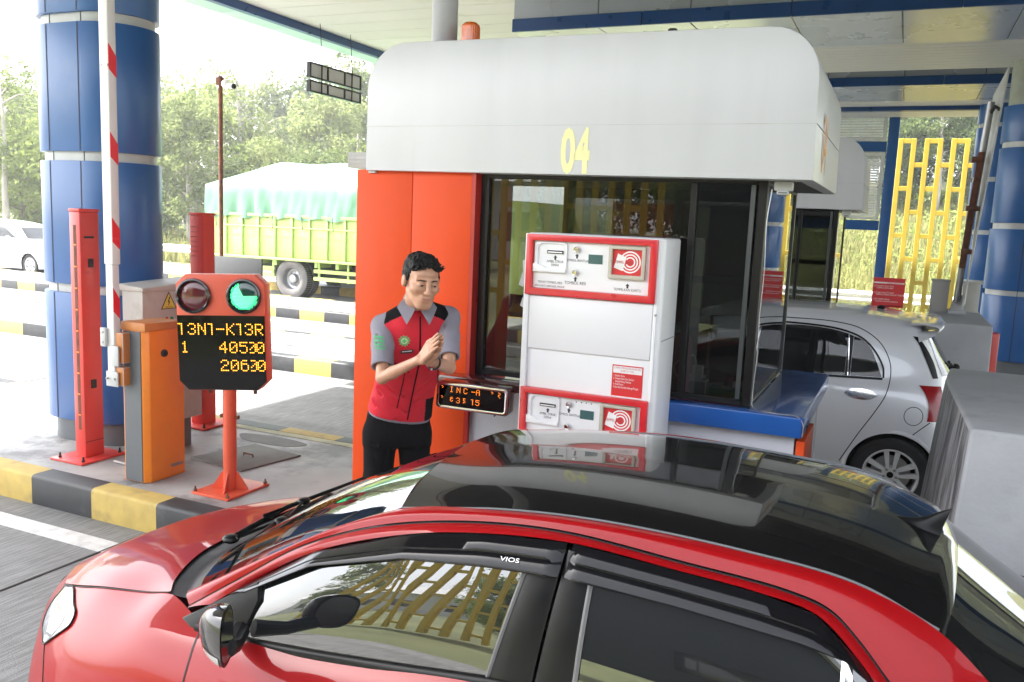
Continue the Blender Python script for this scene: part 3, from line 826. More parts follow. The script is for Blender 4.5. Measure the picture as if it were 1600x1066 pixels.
def rrect(x0, x1, z0, z1, r, n=6):
    pts = []
    for cx, cz, a0 in ((x1 - r, z1 - r, 0), (x0 + r, z1 - r, 90), (x0 + r, z0 + r, 180), (x1 - r, z0 + r, 270)):
        for i in range(n + 1):
            a = R(a0 + 90 * i / n); pts.append((cx + r * math.cos(a), cz + r * math.sin(a)))
    return pts
def ring(b, F, outer, inner, d0, d1, mi=0):
    o, x, u, n = F
    k = len(outer)
    P = lambda L, d: [o + x * p + u * q + n * d for p, q in L]
    v = P(outer, d0) + P(outer, d1) + P(inner, d1) + P(inner, d0)
    f = []
    for i in range(k):
        j = (i + 1) % k
        f += [(i, j, k + j, k + i), (k + i, k + j, 2 * k + j, 2 * k + i), (2 * k + i, 2 * k + j, 3 * k + j, 3 * k + i), (3 * k + i, 3 * k + j, j, i)]
    b.add(v, f, mi)
def disc(b, F, cx, cz, r, d0, d1, mi=0, n=24): fpoly(b, F, [(cx + r * math.cos(2 * math.pi * i / n), cz + r * math.sin(2 * math.pi * i / n)) for i in range(n)], d0, d1, mi)

# ------------------------------------------------------------------ card and ticket machine
def machine():
    y0 = 4.08
    t = thing('ticket_machine', 'tall white toll card machine with two red framed panels in front of the booth window', 'ticket machine', (-1.42, 4.25, 0.206))
    F = frame((0, y0, 0), 0)
    b = MB(); b.prism([(-1.775, y0), (-1.066, y0), (-1.048, y0 + 0.02), (-1.048, 4.398), (-1.775, 4.398)], 'z', 0.207, 2.092)
    b.build('housing', 'machine_white', t, bevel=0.012)
    b = MB(); frect(b, F, -1.775, -1.745, 0.3, 2.088, 0.001, 0.022); frect(b, F, -1.085, -1.066, 0.3, 2.088, 0.001, 0.012)
    frect(b, F, -1.744, -1.086, 1.494, 1.772, 0.001, 0.014); frect(b, F, -1.744, -1.086, 0.3, 0.80, 0.001, 0.012)
    b.build('cover_plate', 'machine_white', t, bevel=0.004)
    b = MB(); b.cyl((-1.07, y0 - 0.008, 1.72), (-1.07, y0 - 0.02, 1.72), 0.006); b.box(-1.0478, -1.045, 4.12, 4.39, 1.585, 1.589)
    b.build('screw', 'steel_dull', t)
    def panel(zt, zb, full):
        b = MB()
        ring(b, F, [(-1.765, zt), (-1.765, zb), (-1.078, zb), (-1.078, zt)], [(-1.73, zt - 0.032), (-1.73, zb + 0.035), (-1.112, zb + 0.035), (-1.112, zt - 0.032)], 0.002, 0.034)
        p = b.build('panel_frame', 'machine_red', t, bevel=0.004)
        b = MB()
        # white fascia: slot bay cut back on the left
        frect(b, F, -1.729, -1.113, zb + 0.036, zt - 0.033, 0.003, 0.010)
        q = b.build('fascia', 'machine_white', t, smooth=False)
        q['label'] = 'white operating panel with slots, buttons and a card reader'
        zc = zt - 0.033
        # receipt bay
        b = MB()
        ring(b, F, rrect(-1.722, -1.545, zc - 0.155, zc - 0.004, 0.02), rrect(-1.705, -1.55, zc - 0.135, zc - 0.012, 0.03), 0.0105, 0.020)
        fpoly(b, F, [(-1.728, zc - 0.115), (-1.69, zc - 0.12), (-1.655, zc - 0.138), (-1.60, zc - 0.146), (-1.548, zc - 0.14), (-1.548, zc - 0.158), (-1.728, zc - 0.158)], 0.0201, 0.027)
        b.build('receipt_bay', 'machine_white', q, bevel=0.002)
        b = MB(); frect(b, F, -1.655, -1.568, zc - 0.062, zc - 0.046, 0.0105, 0.018); frect(b, F, -1.651, -1.572, zc - 0.058, zc - 0.052, 0.0181, 0.0186, 1)
        b.build('receipt_slot', ['ink_black', 'sticker_white'], q, smooth=False)
        # reader
        rx0, rx1 = -1.322, -1.135
        b = MB(); ring(b, F, rrect(rx0, rx1, zc - 0.168, zc - 0.006, 0.006, 2), rrect(rx0 + 0.018, rx1 - 0.018, zc - 0.148, zc - 0.022, 0.004, 2), 0.0105, 0.03)
        b.build('reader_bezel', 'beige_bezel', q, bevel=0.002)
        b = MB(); frect(b, F, rx0 + 0.0185, rx1 - 0.0185, zc - 0.1475, zc - 0.0225, 0.0105, 0.015)
        cxx, czz = rx0 + 0.108, zc - 0.083
        for rr in (0.054, 0.040, 0.026):
            o_ = [(cxx + rr * math.cos(a), czz + rr * math.sin(a)) for a in np.linspace(-2.6, 2.6, 30)]
            i_ = [(cxx + (rr - 0.007) * math.cos(a), czz + (rr - 0.007) * math.sin(a)) for a in np.linspace(-2.6, 2.6, 30)]
            for k in range(29): fpoly(b, F, [o_[k], o_[k + 1], i_[k + 1], i_[k]], 0.0151, 0.0155, 1)
        fpoly(b, F, [(rx0 + 0.026, czz - 0.03), (rx0 + 0.072, czz - 0.045), (rx0 + 0.088, czz + 0.022), (rx0 + 0.044, czz + 0.04)], 0.0156, 0.016, 1)
        rd = b.build('card_reader', ['sticker_red', 'sticker_white'], q, smooth=False)
        text('TEMPEL DISINI', 0.02, 'ink_red', rd, fp(F, rx0 + 0.03, czz - 0.008), depth=0.018, sx=0.72)
        # lcd
        b = MB(); frect(b, F, -1.432, -1.358, zc - 0.102, zc - 0.056, 0.0105, 0.0125); b.build('small_screen', 'lcd_green', q, smooth=False)
        # buttons
        for (bx, bz) in ((-1.494, zc - 0.035), (-1.497, zc - 0.152)):
            if bz < zb + 0.05: continue
            b = MB()
            b.lathe([(0.0, 0.02), (0.009, 0.02), (0.0105, 0.016), (0.013, 0.017), (0.015, 0.014), (0.015, 0.0)], fp(F, bx, bz, 0.0105), F[3], 20)
            b.build('button', 'chrome', q)
        # arrows and wording
        b = MB()
        for (ax, az) in ((-1.611, zc - 0.082), (-1.494, zc - 0.068), (-1.497, zc - 0.184), (-1.222, zc - 0.20)):
            if az < zb + 0.06 and ax < -1.3: continue
            fpoly(b, F, [(ax - 0.005, az - 0.012), (ax + 0.005, az - 0.012), (ax + 0.005, az), (ax + 0.011, az), (ax, az + 0.012), (ax - 0.011, az), (ax - 0.005, az)], 0.0102, 0.0106)
        if not full:
            for k in range(4): disc(b, F, -1.455 + k * 0.027, zc - 0.018, 0.0032, 0.0102, 0.012, n=10)
        b.build('arrow_mark', 'ink_black', q, smooth=False)
        def tx(s, x, z, size=0.019): text(s, size, 'ink_black', q, fp(F, x, z), depth=0.0108, align='CENTER', sx=0.85)
        tx('AMBIL STRUK', -1.611, zc - 0.108, 0.018); tx('DISINI', -1.611, zc - 0.126, 0.018)
        tx('TOMBOL BANTUAN', -1.488, zc - 0.096, 0.0175)
        if full:
            tx('TOMBOL RESI', -1.497, zc - 0.212, 0.022)
            tx('TEKAN TOMBOL RESI', -1.635, zc - 0.215, 0.0165); tx('JIKA KARTU BERHASIL MASUK', -1.635, zc - 0.234, 0.0145)
            tx('TEMPELKAN KARTU', -1.222, zc - 0.226, 0.0185)
        return p
    panel(2.086, 1.776, True)
    panel(1.290, 0.98, False)
    b = MB(); frect(b, F, -1.276, -1.117, 1.297, 1.455, 0.0005, 0.003); frect(b, F, -1.271, -1.122, 1.414, 1.449, 0.0031, 0.0036, 1)
    s = b.build('instruction_sticker', ['sticker_red', 'sticker_white'], t, smooth=False)
    text('CARA MENGGUNAKAN\nKARTU TOL', 0.0145, 'ink_red', s, fp(F, -1.197, 1.436), depth=0.0044, align='CENTER', sx=0.9)
    text('1. Siapkan Kartu\n2. Tempel Kartu Dan Ditahan\n    Sampai Palang Terbuka\n3. Ambil Kartu\n4. Jika Ada Kendala Hubungi Petugas', 0.0145, 'ink_white', s, fp(F, -1.268, 1.396), depth=0.0036, sx=0.62)
    return t
machine()

# ------------------------------------------------------------------ small LED display under the window
def led_display():
    t = thing('led_display', 'small dark red LED price display with chromed rim below the booth window by the attendant', 'LED display', (-2.09, 4.2, 1.17))
    F = frame((-2.09, 4.12, 1.17), 0.10, -0.02)
    b = MB(); fpoly(b, F, rrect(-0.208, 0.222, -0.078, 0.078, 0.025), -0.085, 0.0); b.build('housing', 'dark_red_box', t, bevel=0.005)
    b = MB(); ring(b, F, rrect(-0.203, 0.216, -0.074, 0.074, 0.022), rrect(-0.187, 0.2, -0.058, 0.058, 0.014), 0.001, 0.009); b.build('rim', 'chrome', t, bevel=0.002)
    b = MB(); fpoly(b, F, rrect(-0.1868, 0.1998, -0.0578, 0.0578, 0.013), 0.0005, 0.003)
    sc = b.build('screen', 'screen_black', t, smooth=False)
    b = MB()
    p = 0.0066
    led_line(b, [("'", 0, 0), ('I', 11, 0), ('N', 20, 0), ('C', 29, 0), ('-', 39, 0), ('A', 45, 0), ("'", 64, 0), ('R', 71, 2)], fp(F, -0.175, 0.05), F[1], F[2], 0.0046, 0.0018, 0.0036)
    led_line(b, [("'", 0, 0), ('e', 12, 0), ('3', 20, 0), ('s', 29, 0), ('7', 39, 0), ('5', 45, 0)], fp(F, -0.175, -0.008), F[1], F[2], 0.0046, 0.0018, 0.0036)
    b.build('led_text', 'led_orange', sc, smooth=False, normals=False)
    b = MB(); b.cyl(fp(F, 0.13, -0.078, -0.05), fp(F, 0.13, -0.092, -0.05), 0.006); b.cyl(fp(F, 0.13, -0.088, -0.06), fp(F, 0.13, -0.092, -0.035), 0.004); b.build('knob', 'black_rubber', t)
    b = MB(); b.box(-1.95, -1.90, 4.16, 4.40, 1.19, 1.215); b.box(-2.28, -2.23, 4.16, 4.28, 1.20, 1.225); b.build('bracket', 'rust', t)
led_display()

# ------------------------------------------------------------------ red sensor posts
def sensor_post(cx, cy, w, d, label, m, slot):
    t = thing('sensor_post', label, 'sensor post', (cx, cy, 0.206), 'red vehicle sensor posts')
    b = MB(); b.box(cx - w / 2, cx + w / 2, cy - d / 2, cy + d / 2, 0.225, 2.075); b.build('housing', m, t, bevel=0.008)
    b = MB(); b.box(cx - w / 2 - 0.004, cx + w / 2 + 0.004, cy - d / 2 - 0.004, cy + d / 2 + 0.004, 2.076, 2.10); b.build('cap', m, t, bevel=0.005)
    b = MB(); b.box(cx - w / 2 - 0.13, cx + w / 2 + 0.10, cy - d / 2 - 0.12, cy + d / 2 + 0.12, 0.207, 0.224)
    bp = b.build('base_plate', m, t, bevel=0.003)
    for sx in (-1, 1):
        for sy in (-1, 1):
            px, py = cx + sx * (w / 2 + 0.07), cy + sy * (d / 2 + 0.08)
            b = MB(); b.cyl((px, py, 0.2245), (px, py, 0.262), 0.007, n=8); b.cyl((px, py, 0.2246), (px, py, 0.238), 0.013, n=6); b.build('bolt', 'black_rubber', bp)
    if slot:
        b = MB(); b.box(cx - 0.012, cx + 0.018, cy - d / 2 - 0.0015, cy - d / 2 + 0.004, 0.44, 1.98)
        for i in range(9): b.box(cx - 0.010, cx + 0.016, cy - d / 2 - 0.003, cy - d / 2 - 0.0016, 0.55 + i * 0.16, 0.56 + i * 0.16, 1)
        b.build('sensor_slot', ['rust', 'cabinet_orange'], t, smooth=False)
        xs = cx + w / 2
        for (o_, y0_, y1_, z0_, z1_) in ((0.010, -0.05, 0.03, 1.885, 1.90), (0.012, -0.02, 0.02, 1.67, 1.735), (0.012, -0.022, 0.02, 0.755, 0.82)):
            b = MB(); b.box(xs - 0.001, xs + o_, cy + y0_, cy + y1_, z0_, z1_); b.build('lock', 'black_rubber', t, bevel=0.002)
        b = MB(); b.box(xs - 0.001, xs + 0.0015, cy - d / 2 + 0.004, cy + d / 2 - 0.004, 0.345, 0.349); b.build('seam', 'joint_dark', t, smooth=False)
    else:
        b = MB()
        for i in range(7):
            for k in range(3): b.box(cx - 0.06 + k * 0.03, cx - 0.042 + k * 0.03, cy - d / 2 - 0.002, cy - d / 2 + 0.002, 1.72 + i * 0.042, 1.728 + i * 0.042)
        b.build('vent_slots', 'red_reveal', t, smooth=False)
    return t
sensor_post(-5.545, 4.494, 0.11, 0.167, 'worn red sensor post with a long slot and black locks, front left on the island', 'post_red', True)
sensor_post(-5.60, 5.73, 0.155, 0.14, 'clean bright red sensor post standing behind the traffic light sign', 'post_red_clean', False)

# ------------------------------------------------------------------ boom barrier, raised
t = thing('boom_barrier', 'orange boom barrier cabinet with grey side and its white arm raised upright', 'boom barrier', (-4.77, 4.41, 0.206))
b = MB(); b.prism([(-4.885, 4.24), (-4.70, 4.24), (-4.665, 4.275), (-4.665, 4.585), (-4.885, 4.585)], 'z', 0.207, 1.285); b.build('housing', 'cabinet_orange', t, bevel=0.006)
b = MB(); b.box(-4.868, -4.708, 4.233, 4.2395, 0.215, 1.28); b.build('side_panel', 'panel_slate', t, smooth=False)
b = MB(); b.hexa([(-4.893, 4.228, 1.286), (-4.655, 4.228, 1.286), (-4.655, 4.595, 1.286), (-4.893, 4.595, 1.286)], [(-4.89, 4.232, 1.345), (-4.66, 4.232, 1.345), (-4.66, 4.59, 1.335), (-4.89, 4.59, 1.335)]); b.build('lid', 'cabinet_lid', t, bevel=0.006)
b = MB(); b.lathe([(0, 0.016), (0.018, 0.016), (0.022, 0.012), (0.026, 0.012), (0.028, 0.0)], (-4.665, 4.40, 1.12), (1, 0, 0), 24); b.box(-4.652, -4.647, 4.398, 4.402, 1.108, 1.132); b.build('lock', 'black_rubber', t)
b = MB(); b.box(-4.6645, -4.6625, 4.45, 4.56, 0.28, 0.30); b.build('name_plate', 'steel_dull', t, smooth=False)
b = MB()
b.box(-4.945, -4.862, 4.155, 4.222, 1.735, 5.2); arm = b.build('boom_arm', 'boom_white', t, bevel=0.008)
b = MB(); b.box(-4.938, -4.872, 4.160, 4.217, 0.93, 1.7345); b.build('arm_inner', 'boom_white', arm, bevel=0.006)
def stripe(z, x=-4.8615, y0=4.157, y1=4.220):
    b = MB(); b.prism([(y0, z + 0.06), (y1, z - 0.02), (y1, z - 0.16), (y0, z - 0.105)], 'x', x - 0.001, x + 0.0008); b.build('reflective_stripe', 'tape_red', arm, smooth=False)
for z in (1.995, 2.56, 3.13, 3.7, 4.27): stripe(z)
stripe(1.52, -4.8715, 4.162, 4.215)
b = MB(); b.box(-4.975, -4.925, 4.135, 4.156, 1.17, 1.30); b.box(-4.87, -4.80, 4.17, 4.232, 1.06, 1.27, 1); b.box(-4.89, -4.82, 4.145, 4.159, 1.04, 1.18); b.box(-4.94, -4.83, 4.146, 4.158, 0.895, 1.0); b.box(-4.87, -4.80, 4.17, 4.232, 0.9, 1.03, 1)
for (x, z) in ((-4.95, 1.20), (-4.95, 1.27), (-4.92, 0.95), (-4.85, 0.95)): b.cyl((x, 4.145, z), (x, 4.128, z), 0.008, n=8)
b.build('bracket', ['band_grey', 'cabinet_lid'], t, bevel=0.003)

# ------------------------------------------------------------------ grey control cabinet behind
t = thing('control_cabinet', 'grey metal control cabinet with yellow warning triangle behind the orange barrier cabinet', 'cabinet', (-5.25, 4.95, 0.206))
CX0, CX1, CY0, CY1 = -5.36, -5.15, 4.66, 5.25
F = frame((CX1, 0, 0), math.pi / 2)                        # its face towards the booth
b = MB(); b.box(CX0, CX1, CY0, CY1, 0.45, 1.50); b.build('housing', 'cabinet_grey', t, bevel=0.006)
b = MB(); b.hexa([(CX0 - 0.015, CY0 - 0.015, 1.501), (CX1 + 0.02, CY0 - 0.015, 1.501), (CX1 + 0.02, CY1 + 0.015, 1.501), (CX0 - 0.015, CY1 + 0.015, 1.501)], [(CX0 - 0.015, CY0 - 0.015, 1.55), (CX1 + 0.02, CY0 - 0.015, 1.53), (CX1 + 0.02, CY1 + 0.015, 1.56), (CX0 - 0.015, CY1 + 0.015, 1.58)]); b.build('lid', 'cabinet_grey', t, bevel=0.005)
b = MB(); b.box(CX0 + 0.04, CX1 - 0.04, CY0 + 0.08, CY1 - 0.08, 0.207, 0.449); b.build('pedestal', 'panel_slate', t)
b = MB()
def tri(c, s): return [(c[0] - s, c[1] - s * 0.58), (c[0] + s, c[1] - s * 0.58), (c[0], c[1] + s * 1.15)]
TC = (4.912, 1.40)
fpoly(b, F, tri(TC, 0.078), 0.001, 0.0025, 1); fpoly(b, F, tri((TC[0], TC[1] - 0.001), 0.066), 0.0026, 0.003, 0)
z = TC[1]; x = TC[0]
fpoly(b, F, [(x + 0.004, z + 0.05), (x - 0.012, z + 0.008), (x - 0.001, z + 0.010), (x + 0.014, z + 0.05)], 0.0031, 0.0034, 1)
fpoly(b, F, [(x - 0.001, z + 0.014), (x + 0.012, z + 0.014), (x - 0.004, z - 0.018), (x - 0.008, z - 0.016)], 0.0035, 0.0038, 1)
ws = b.build('warning_sign', ['warning_yellow', 'ink_black'], t, smooth=False)
text('BAHAYA', 0.018, 'ink_black', ws, fp(F, x, z - 0.036), F[1], F[2], 'CENTER', depth=0.0034)
for i in range(3):
    for j, mm in ((0, 'indicator_red'), (1, 'indicator_green')):
        b = MB(); b.lathe([(0, 0.012), (0.010, 0.010), (0.014, 0.004), (0.017, 0.003), (0.018, 0.0)], fp(F, 4.89 + j * 0.05, 1.275 - i * 0.045, 0.0005), F[3], 18); b.build('indicator_lamp', mm, t)

# ------------------------------------------------------------------ traffic light and fare display on its pole
t = thing('fare_sign', 'orange signal head with red and green lamps above a black LED fare display', 'traffic sign', (-4.10, 4.42, 0.206))
F = frame((-4.11, 4.38, 1.31), 0.40, 0.035)
W0, W1, Z0, Z1, CH = -0.305, 0.295, -0.385, 0.40, 0.065
oct_ = [(W0, Z0 + CH), (W0 + CH, Z0), (W1 - CH, Z0), (W1, Z0 + CH), (W1, Z1 - CH), (W1 - CH, Z1), (W0 + CH, Z1), (W0, Z1 - CH)]
b = MB(); fpoly(b, F, oct_, -0.12, 0.0); b.build('housing', 'sign_orange', t, bevel=0.006)
SZ = 0.125
b = MB(); fpoly(b, F, [(W0 + 0.004, Z0 + CH), (W0 + CH, Z0 + 0.004), (W1 - CH, Z0 + 0.004), (W1 - 0.004, Z0 + CH), (W1 - 0.004, SZ), (W0 + 0.004, SZ)], 0.001, 0.008); sc = b.build('screen', 'screen_black', t, smooth=False)
p, r = 0.0114, 0.0044
b = MB()
led_line(b, [('7', 0, 0), ('3', 6, 0), ('N', 12, 0), ('7', 18, 0), ('-', 23, 0), ('K', 29, 0), ('7', 35, 0), ('3', 40, 0), ('R', 46, 0)], fp(F, -0.295, 0.068), F[1], F[2], p, r, 0.0095)
led_line(b, [('1', 1, 0), ('4', 24, 0), ('0', 30, 0), ('5', 36, 0), ('0', 41, 1), ('0', 46, 0)], fp(F, -0.290, -0.055), F[1], F[2], p, r, 0.0095)
led_line(b, [('2', 24, 0), ('0', 30, 0), ('6', 36, 0), ('0', 41, 1), ('0', 46, 0)], fp(F, -0.285, -0.178), F[1], F[2], p, r, 0.0095)
b.build('led_text', 'led_amber', sc, smooth=False, normals=False)
for cx_, mm in ((-0.182, 'lamp_red_off'), (0.158, 'lamp_green_off')):
    c = fp(F, cx_, 0.256, 0.0)
    b = MB(); b.lathe([(0.116, 0.001), (0.119, 0.012), (0.116, 0.026), (0.106, 0.030), (0.099, 0.024), (0.098, 0.004)], c, F[3], 40); lp = b.build('lamp', 'black_gloss', t)
    b = MB(); b.lathe([(0.0, 0.024), (0.04, 0.022), (0.075, 0.014), (0.0975, 0.004)], c, F[3], 40); b.build('lens', mm, lp)
    if mm == 'lamp_green_off':                             # three quarters of the LED array is lit
        b = MB(); b2 = MB()
        for i in range(-9, 10):
            for j in range(-9, 10):
                px, pz = (i + 0.5 * (j % 2)) * 0.0103, j * 0.0092
                rr = math.hypot(px, pz); a = math.degrees(math.atan2(pz, px))
                if rr > 0.091 or (0.0 < a < 112): continue
                d = 0.024 * (1 - (rr / 0.0975) ** 2) + 0.0075
                q = fp(F, cx_ + px, 0.256 + pz, d)
                bb = b2 if rr < 0.078 else b
                bb.add([q + 0.0044 * (math.cos(tt) * F[1] + math.sin(tt) * F[2]) for tt in [k * math.pi / 3 for k in range(6)]], [tuple(range(6))])
        b.build('lit_led', 'led_green', lp, smooth=False, normals=False); b2.build('lit_led', 'led_green_core', lp, smooth=False, normals=False)
b = MB(); b.cyl((-4.095, 4.43, 0.224), (-4.095, 4.43, 0.96), 0.045, n=24); b.build('pole', 'sign_orange', t)
b = MB(); b.box(-4.27, -3.945, 4.245, 4.66, 0.207, 0.223); bp = b.build('base_plate', 'sign_orange', t, bevel=0.003)
b = MB()
for a in range(4):
    a = a * math.pi / 2 + 0.4
    d = np.array([math.cos(a), math.sin(a), 0]); e = np.array([-d[1], d[0], 0]) * 0.005; c = np.array([-4.095, 4.43, 0.2235])
    b.hexa([c + d * 0.044 - e, c + d * 0.13 - e, c + d * 0.13 + e, c + d * 0.044 + e], [c + d * 0.044 - e + (0, 0, 0.12), c + d * 0.055 - e + (0, 0, 0.12), c + d * 0.055 + e + (0, 0, 0.12), c + d * 0.044 + e + (0, 0, 0.12)])
b.build('gusset', 'sign_orange', bp, smooth=False)
for (px, py) in ((-4.25, 4.265), (-3.965, 4.265), (-4.25, 4.64), (-3.965, 4.64)):
    b = MB(); b.cyl((px, py, 0.2232), (px, py, 0.258), 0.006, n=8); b.cyl((px, py, 0.2233), (px, py, 0.238), 0.013, n=6); b.build('bolt', 'rust', bp)
b = MB(); b.cyl((-4.16, 4.42, 0.735), (-4.03, 4.44, 0.735), 0.008, n=8); b.cyl((-4.165, 4.42, 0.735), (-4.15, 4.42, 0.735), 0.014, n=6); b.cyl((-4.04, 4.44, 0.735), (-4.025, 4.44, 0.735), 0.014, n=6)
b.cyl(fp(F, -0.12, Z0 - 0.001, -0.06), fp(F, -0.12, Z0 - 0.03, -0.06), 0.014, n=8); b.cyl(fp(F, 0.19, Z0 - 0.001, -0.06), fp(F, 0.19, Z0 - 0.035, -0.06), 0.012, n=8)
b.build('clamp_bolt', 'rust', t)

# ------------------------------------------------------------------ hatch, cables on the island
t = thing('hatch_cover', 'square grey access hatch cover with a handle let into the island', 'hatch', (-4.55, 5.1, 0.206))
b = MB(); b.prism([(-4.90, 4.87), (-4.33, 4.80), (-4.23, 5.37), (-4.76, 5.44)], 'z', 0.2065, 0.218); b.build('plate', 'hatch_iron', t, bevel=0.003)
b = MB(); b.tube([(-4.60, 5.13, 0.215), (-4.60, 5.13, 0.236), (-4.50, 5.12, 0.236), (-4.50, 5.12, 0.215)], 0.007); b.build('handle', 'rust', t)
b = MB(); b.prism([(-4.75 + 0.34 * math.cos(a) * (1 + 0.12 * math.sin(3 * a)), 5.62 + 0.13 * math.sin(a) * (1 + 0.1 * math.cos(2 * a))) for a in np.linspace(0, 6.283, 25)[:-1]], 'z', 0.2062, 0.2085)
struct(b.build('concrete_patch', 'hatch_iron', None, smooth=False))
b = MB(); b.tube(cr(np.array([(-5.26, 4.47, 0.225), (-5.1, 4.48, 0.218), (-5.0, 4.52, 0.216), (-4.9, 4.60, 0.216), (-4.86, 4.7, 0.216)]), 24), 0.009); tag(b.build('conduit', 'tape_grey'), 'pale thin conduit lying on the island between red post and orange cabinet', 'conduit')

# ------------------------------------------------------------------ right hand side: crash blocks, bollard, leaning arm
def crash_block(dy, label, dx=0.0, xr=2.2):
    t = thing('crash_block', label, 'crash block', (0.9 + dx, 5.0 + dy, 0.206), 'concrete crash blocks at the island ends')
    z = 1.36
    A = [(0.325 + dx, 4.02 + dy), (xr + dx, 4.02 + dy), (xr + dx, 5.93 + dy), (0.29 + dx, 5.93 + dy), (0.25 + dx, 5.45 + dy)]
    bot = [(0.27 + dx, 4.00 + dy), (xr + 0.02 + dx, 4.00 + dy), (xr + 0.02 + dx, 5.96 + dy), (0.24 + dx, 5.96 + dy), (0.19 + dx, 5.45 + dy)]
    top = [(0.33 + dx, 4.03 + dy), (xr + dx, 4.03 + dy), (xr + dx, 5.90 + dy), (0.33 + dx, 5.90 + dy), (0.29 + dx, 5.45 + dy)]
    b = MB()
    v = [(x, y, 0.207) for x, y in bot] + [(x, y, z) for x, y in top]
    b.add(v, [(4, 3, 2, 1, 0), (5, 6, 7, 8, 9), (0, 1, 6, 5), (1, 2, 7, 6), (2, 3, 8, 7), (3, 4, 9, 8)]); b.add(v, [(4, 0, 5, 9)], 1)
    b.build('block', ['barrier_grey', 'barrier_scuffed'], t, bevel=0.018, segs=3, weld=1e-5)
    b = MB()
    if xr > 1: b.box(0.62 + dx, 0.626 + dx, 4.5 + dy, 4.82 + dy, z, z + 0.0015); b.box(0.62 + dx, 0.76 + dx, 4.50 + dy, 4.506 + dy, z, z + 0.0015); b.box(0.70 + dx, 0.705 + dx, 5.0 + dy, 5.6 + dy, z, z + 0.0015)
    b.build('form_line', 'joint_line', t, smooth=False)
    return t
crash_block(0, 'grey concrete crash block with black scuffed nose at the right, beside the red car')
crash_block(5.08, 'grey concrete crash block carrying the leaning white arm behind the silver car', 0.03, 0.80)
b = MB(); b.box(0.83, 1.0, 10.2, 10.4, 0.207, 1.19); tag(b.build('red_bollard', 'post_red', None, bevel=0.012), 'short red post standing between the far crash block and the blue column', 'post')

t = thing('leaning_arm', 'rusty hinged steel post and white board leaning upright on the far crash block', 'lane gate', (0.55, 10.3, 1.36))
b = MB(); b.box(0.49, 0.66, 10.2, 10.4, 1.361, 1.40); b.hexa([(0.51, 10.24, 1.40), (0.64, 10.24, 1.40), (0.64, 10.36, 1.40), (0.51, 10.36, 1.40)], [(0.545, 10.26, 1.56), (0.62, 10.26, 1.56), (0.62, 10.34, 1.56), (0.545, 10.34, 1.56)]); b.build('foot', 'pipe_grey', t, bevel=0.004)
b = MB(); b.tube([(0.565, 10.26, 1.5), (0.58, 10.25, 1.9), (0.615, 10.2, 2.6), (0.665, 10.15, 3.55)], 0.034, 12); b.build('post', 'steel_dull', t)
b = MB(); b.hexa([(0.545, 10.20, 1.85), (0.60, 10.20, 1.85), (0.60, 10.30, 1.85), (0.545, 10.30, 1.85)], [(0.60, 10.13, 3.05), (0.66, 10.13, 3.05), (0.66, 10.24, 3.05), (0.60, 10.24, 3.05)])
for z in (2.0, 2.45, 2.95): b.box(0.55, 0.66, 10.12, 10.30, z, z + 0.05)
b.build('hinge_rail', 'rust', t, bevel=0.004)
b = MB(); b.hexa([(0.60, 10.02, 1.46), (0.62, 10.02, 1.46), (0.66, 10.42, 1.46), (0.64, 10.42, 1.46)], [(0.765, 9.95, 3.86), (0.782, 9.95, 3.86), (0.71, 10.42, 3.65), (0.69, 10.42, 3.65)]); b.build('board', 'band_grey', t, bevel=0.003)
b = MB(); b.tube([(0.66, 10.15, 3.42), (0.70, 10.1, 3.50), (0.74, 10.05, 3.46)], 0.018); b.build('clip', 'black_rubber', t)

# ------------------------------------------------------------------ red information sign, grey boxes
t = thing('information_sign', 'red notice board with white lettering on a post behind the silver car', 'sign', (-0.1, 9.25, 0.206))
F = frame((-0.10, 9.22, 1.60), 0.03)
b = MB(); frect(b, F, -0.145, 0.145, -0.145, 0.145, 0, 0.006); frect(b, F, -0.138, 0.138, 0.088, 0.102, 0.0062, 0.0067, 1); sb = b.build('board', ['sticker_red', 'sticker_white'], t, smooth=False)
text('PERHATIAN PENGGUNA JALAN TOL', 0.0155, 'ink_red', sb, fp(F, 0, 0.0905), depth=0.0072, align='CENTER', sx=0.9)
for k, s in enumerate(('Tempelkan Kartu di Sini\n"TEMPEL KARTU BISA"', 'Tunggu Sampai Transaksi\n"BERHASIL MAKA PALANG TERBUKA"', 'Jika kendala hubungi\nCustomer service by telephone')):
    text(s, 0.021, 'ink_white', sb, fp(F, -0.115, 0.058 - k * 0.065), depth=0.0067, sx=0.78)
    b = MB(); ring(b, F, [(-0.128 + 0.008 * math.cos(a), 0.062 - k * 0.065 + 0.008 * math.sin(a)) for a in np.linspace(0, 6.28, 13)[:-1]], [(-0.128 + 0.006 * math.cos(a), 0.062 - k * 0.065 + 0.006 * math.sin(a)) for a in np.linspace(0, 6.28, 13)[:-1]], 0.0062, 0.0068); b.build('bullet_mark', 'ink_white', sb, smooth=False)
b = MB(); b.box(-0.125, -0.075, 9.228, 9.26, 0.207, 1.50); b.box(-0.15, -0.05, 9.20, 9.215, 1.395, 1.44, 1); b.build('post', ['pipe_grey', 'sticker_red'], t, bevel=0.003)

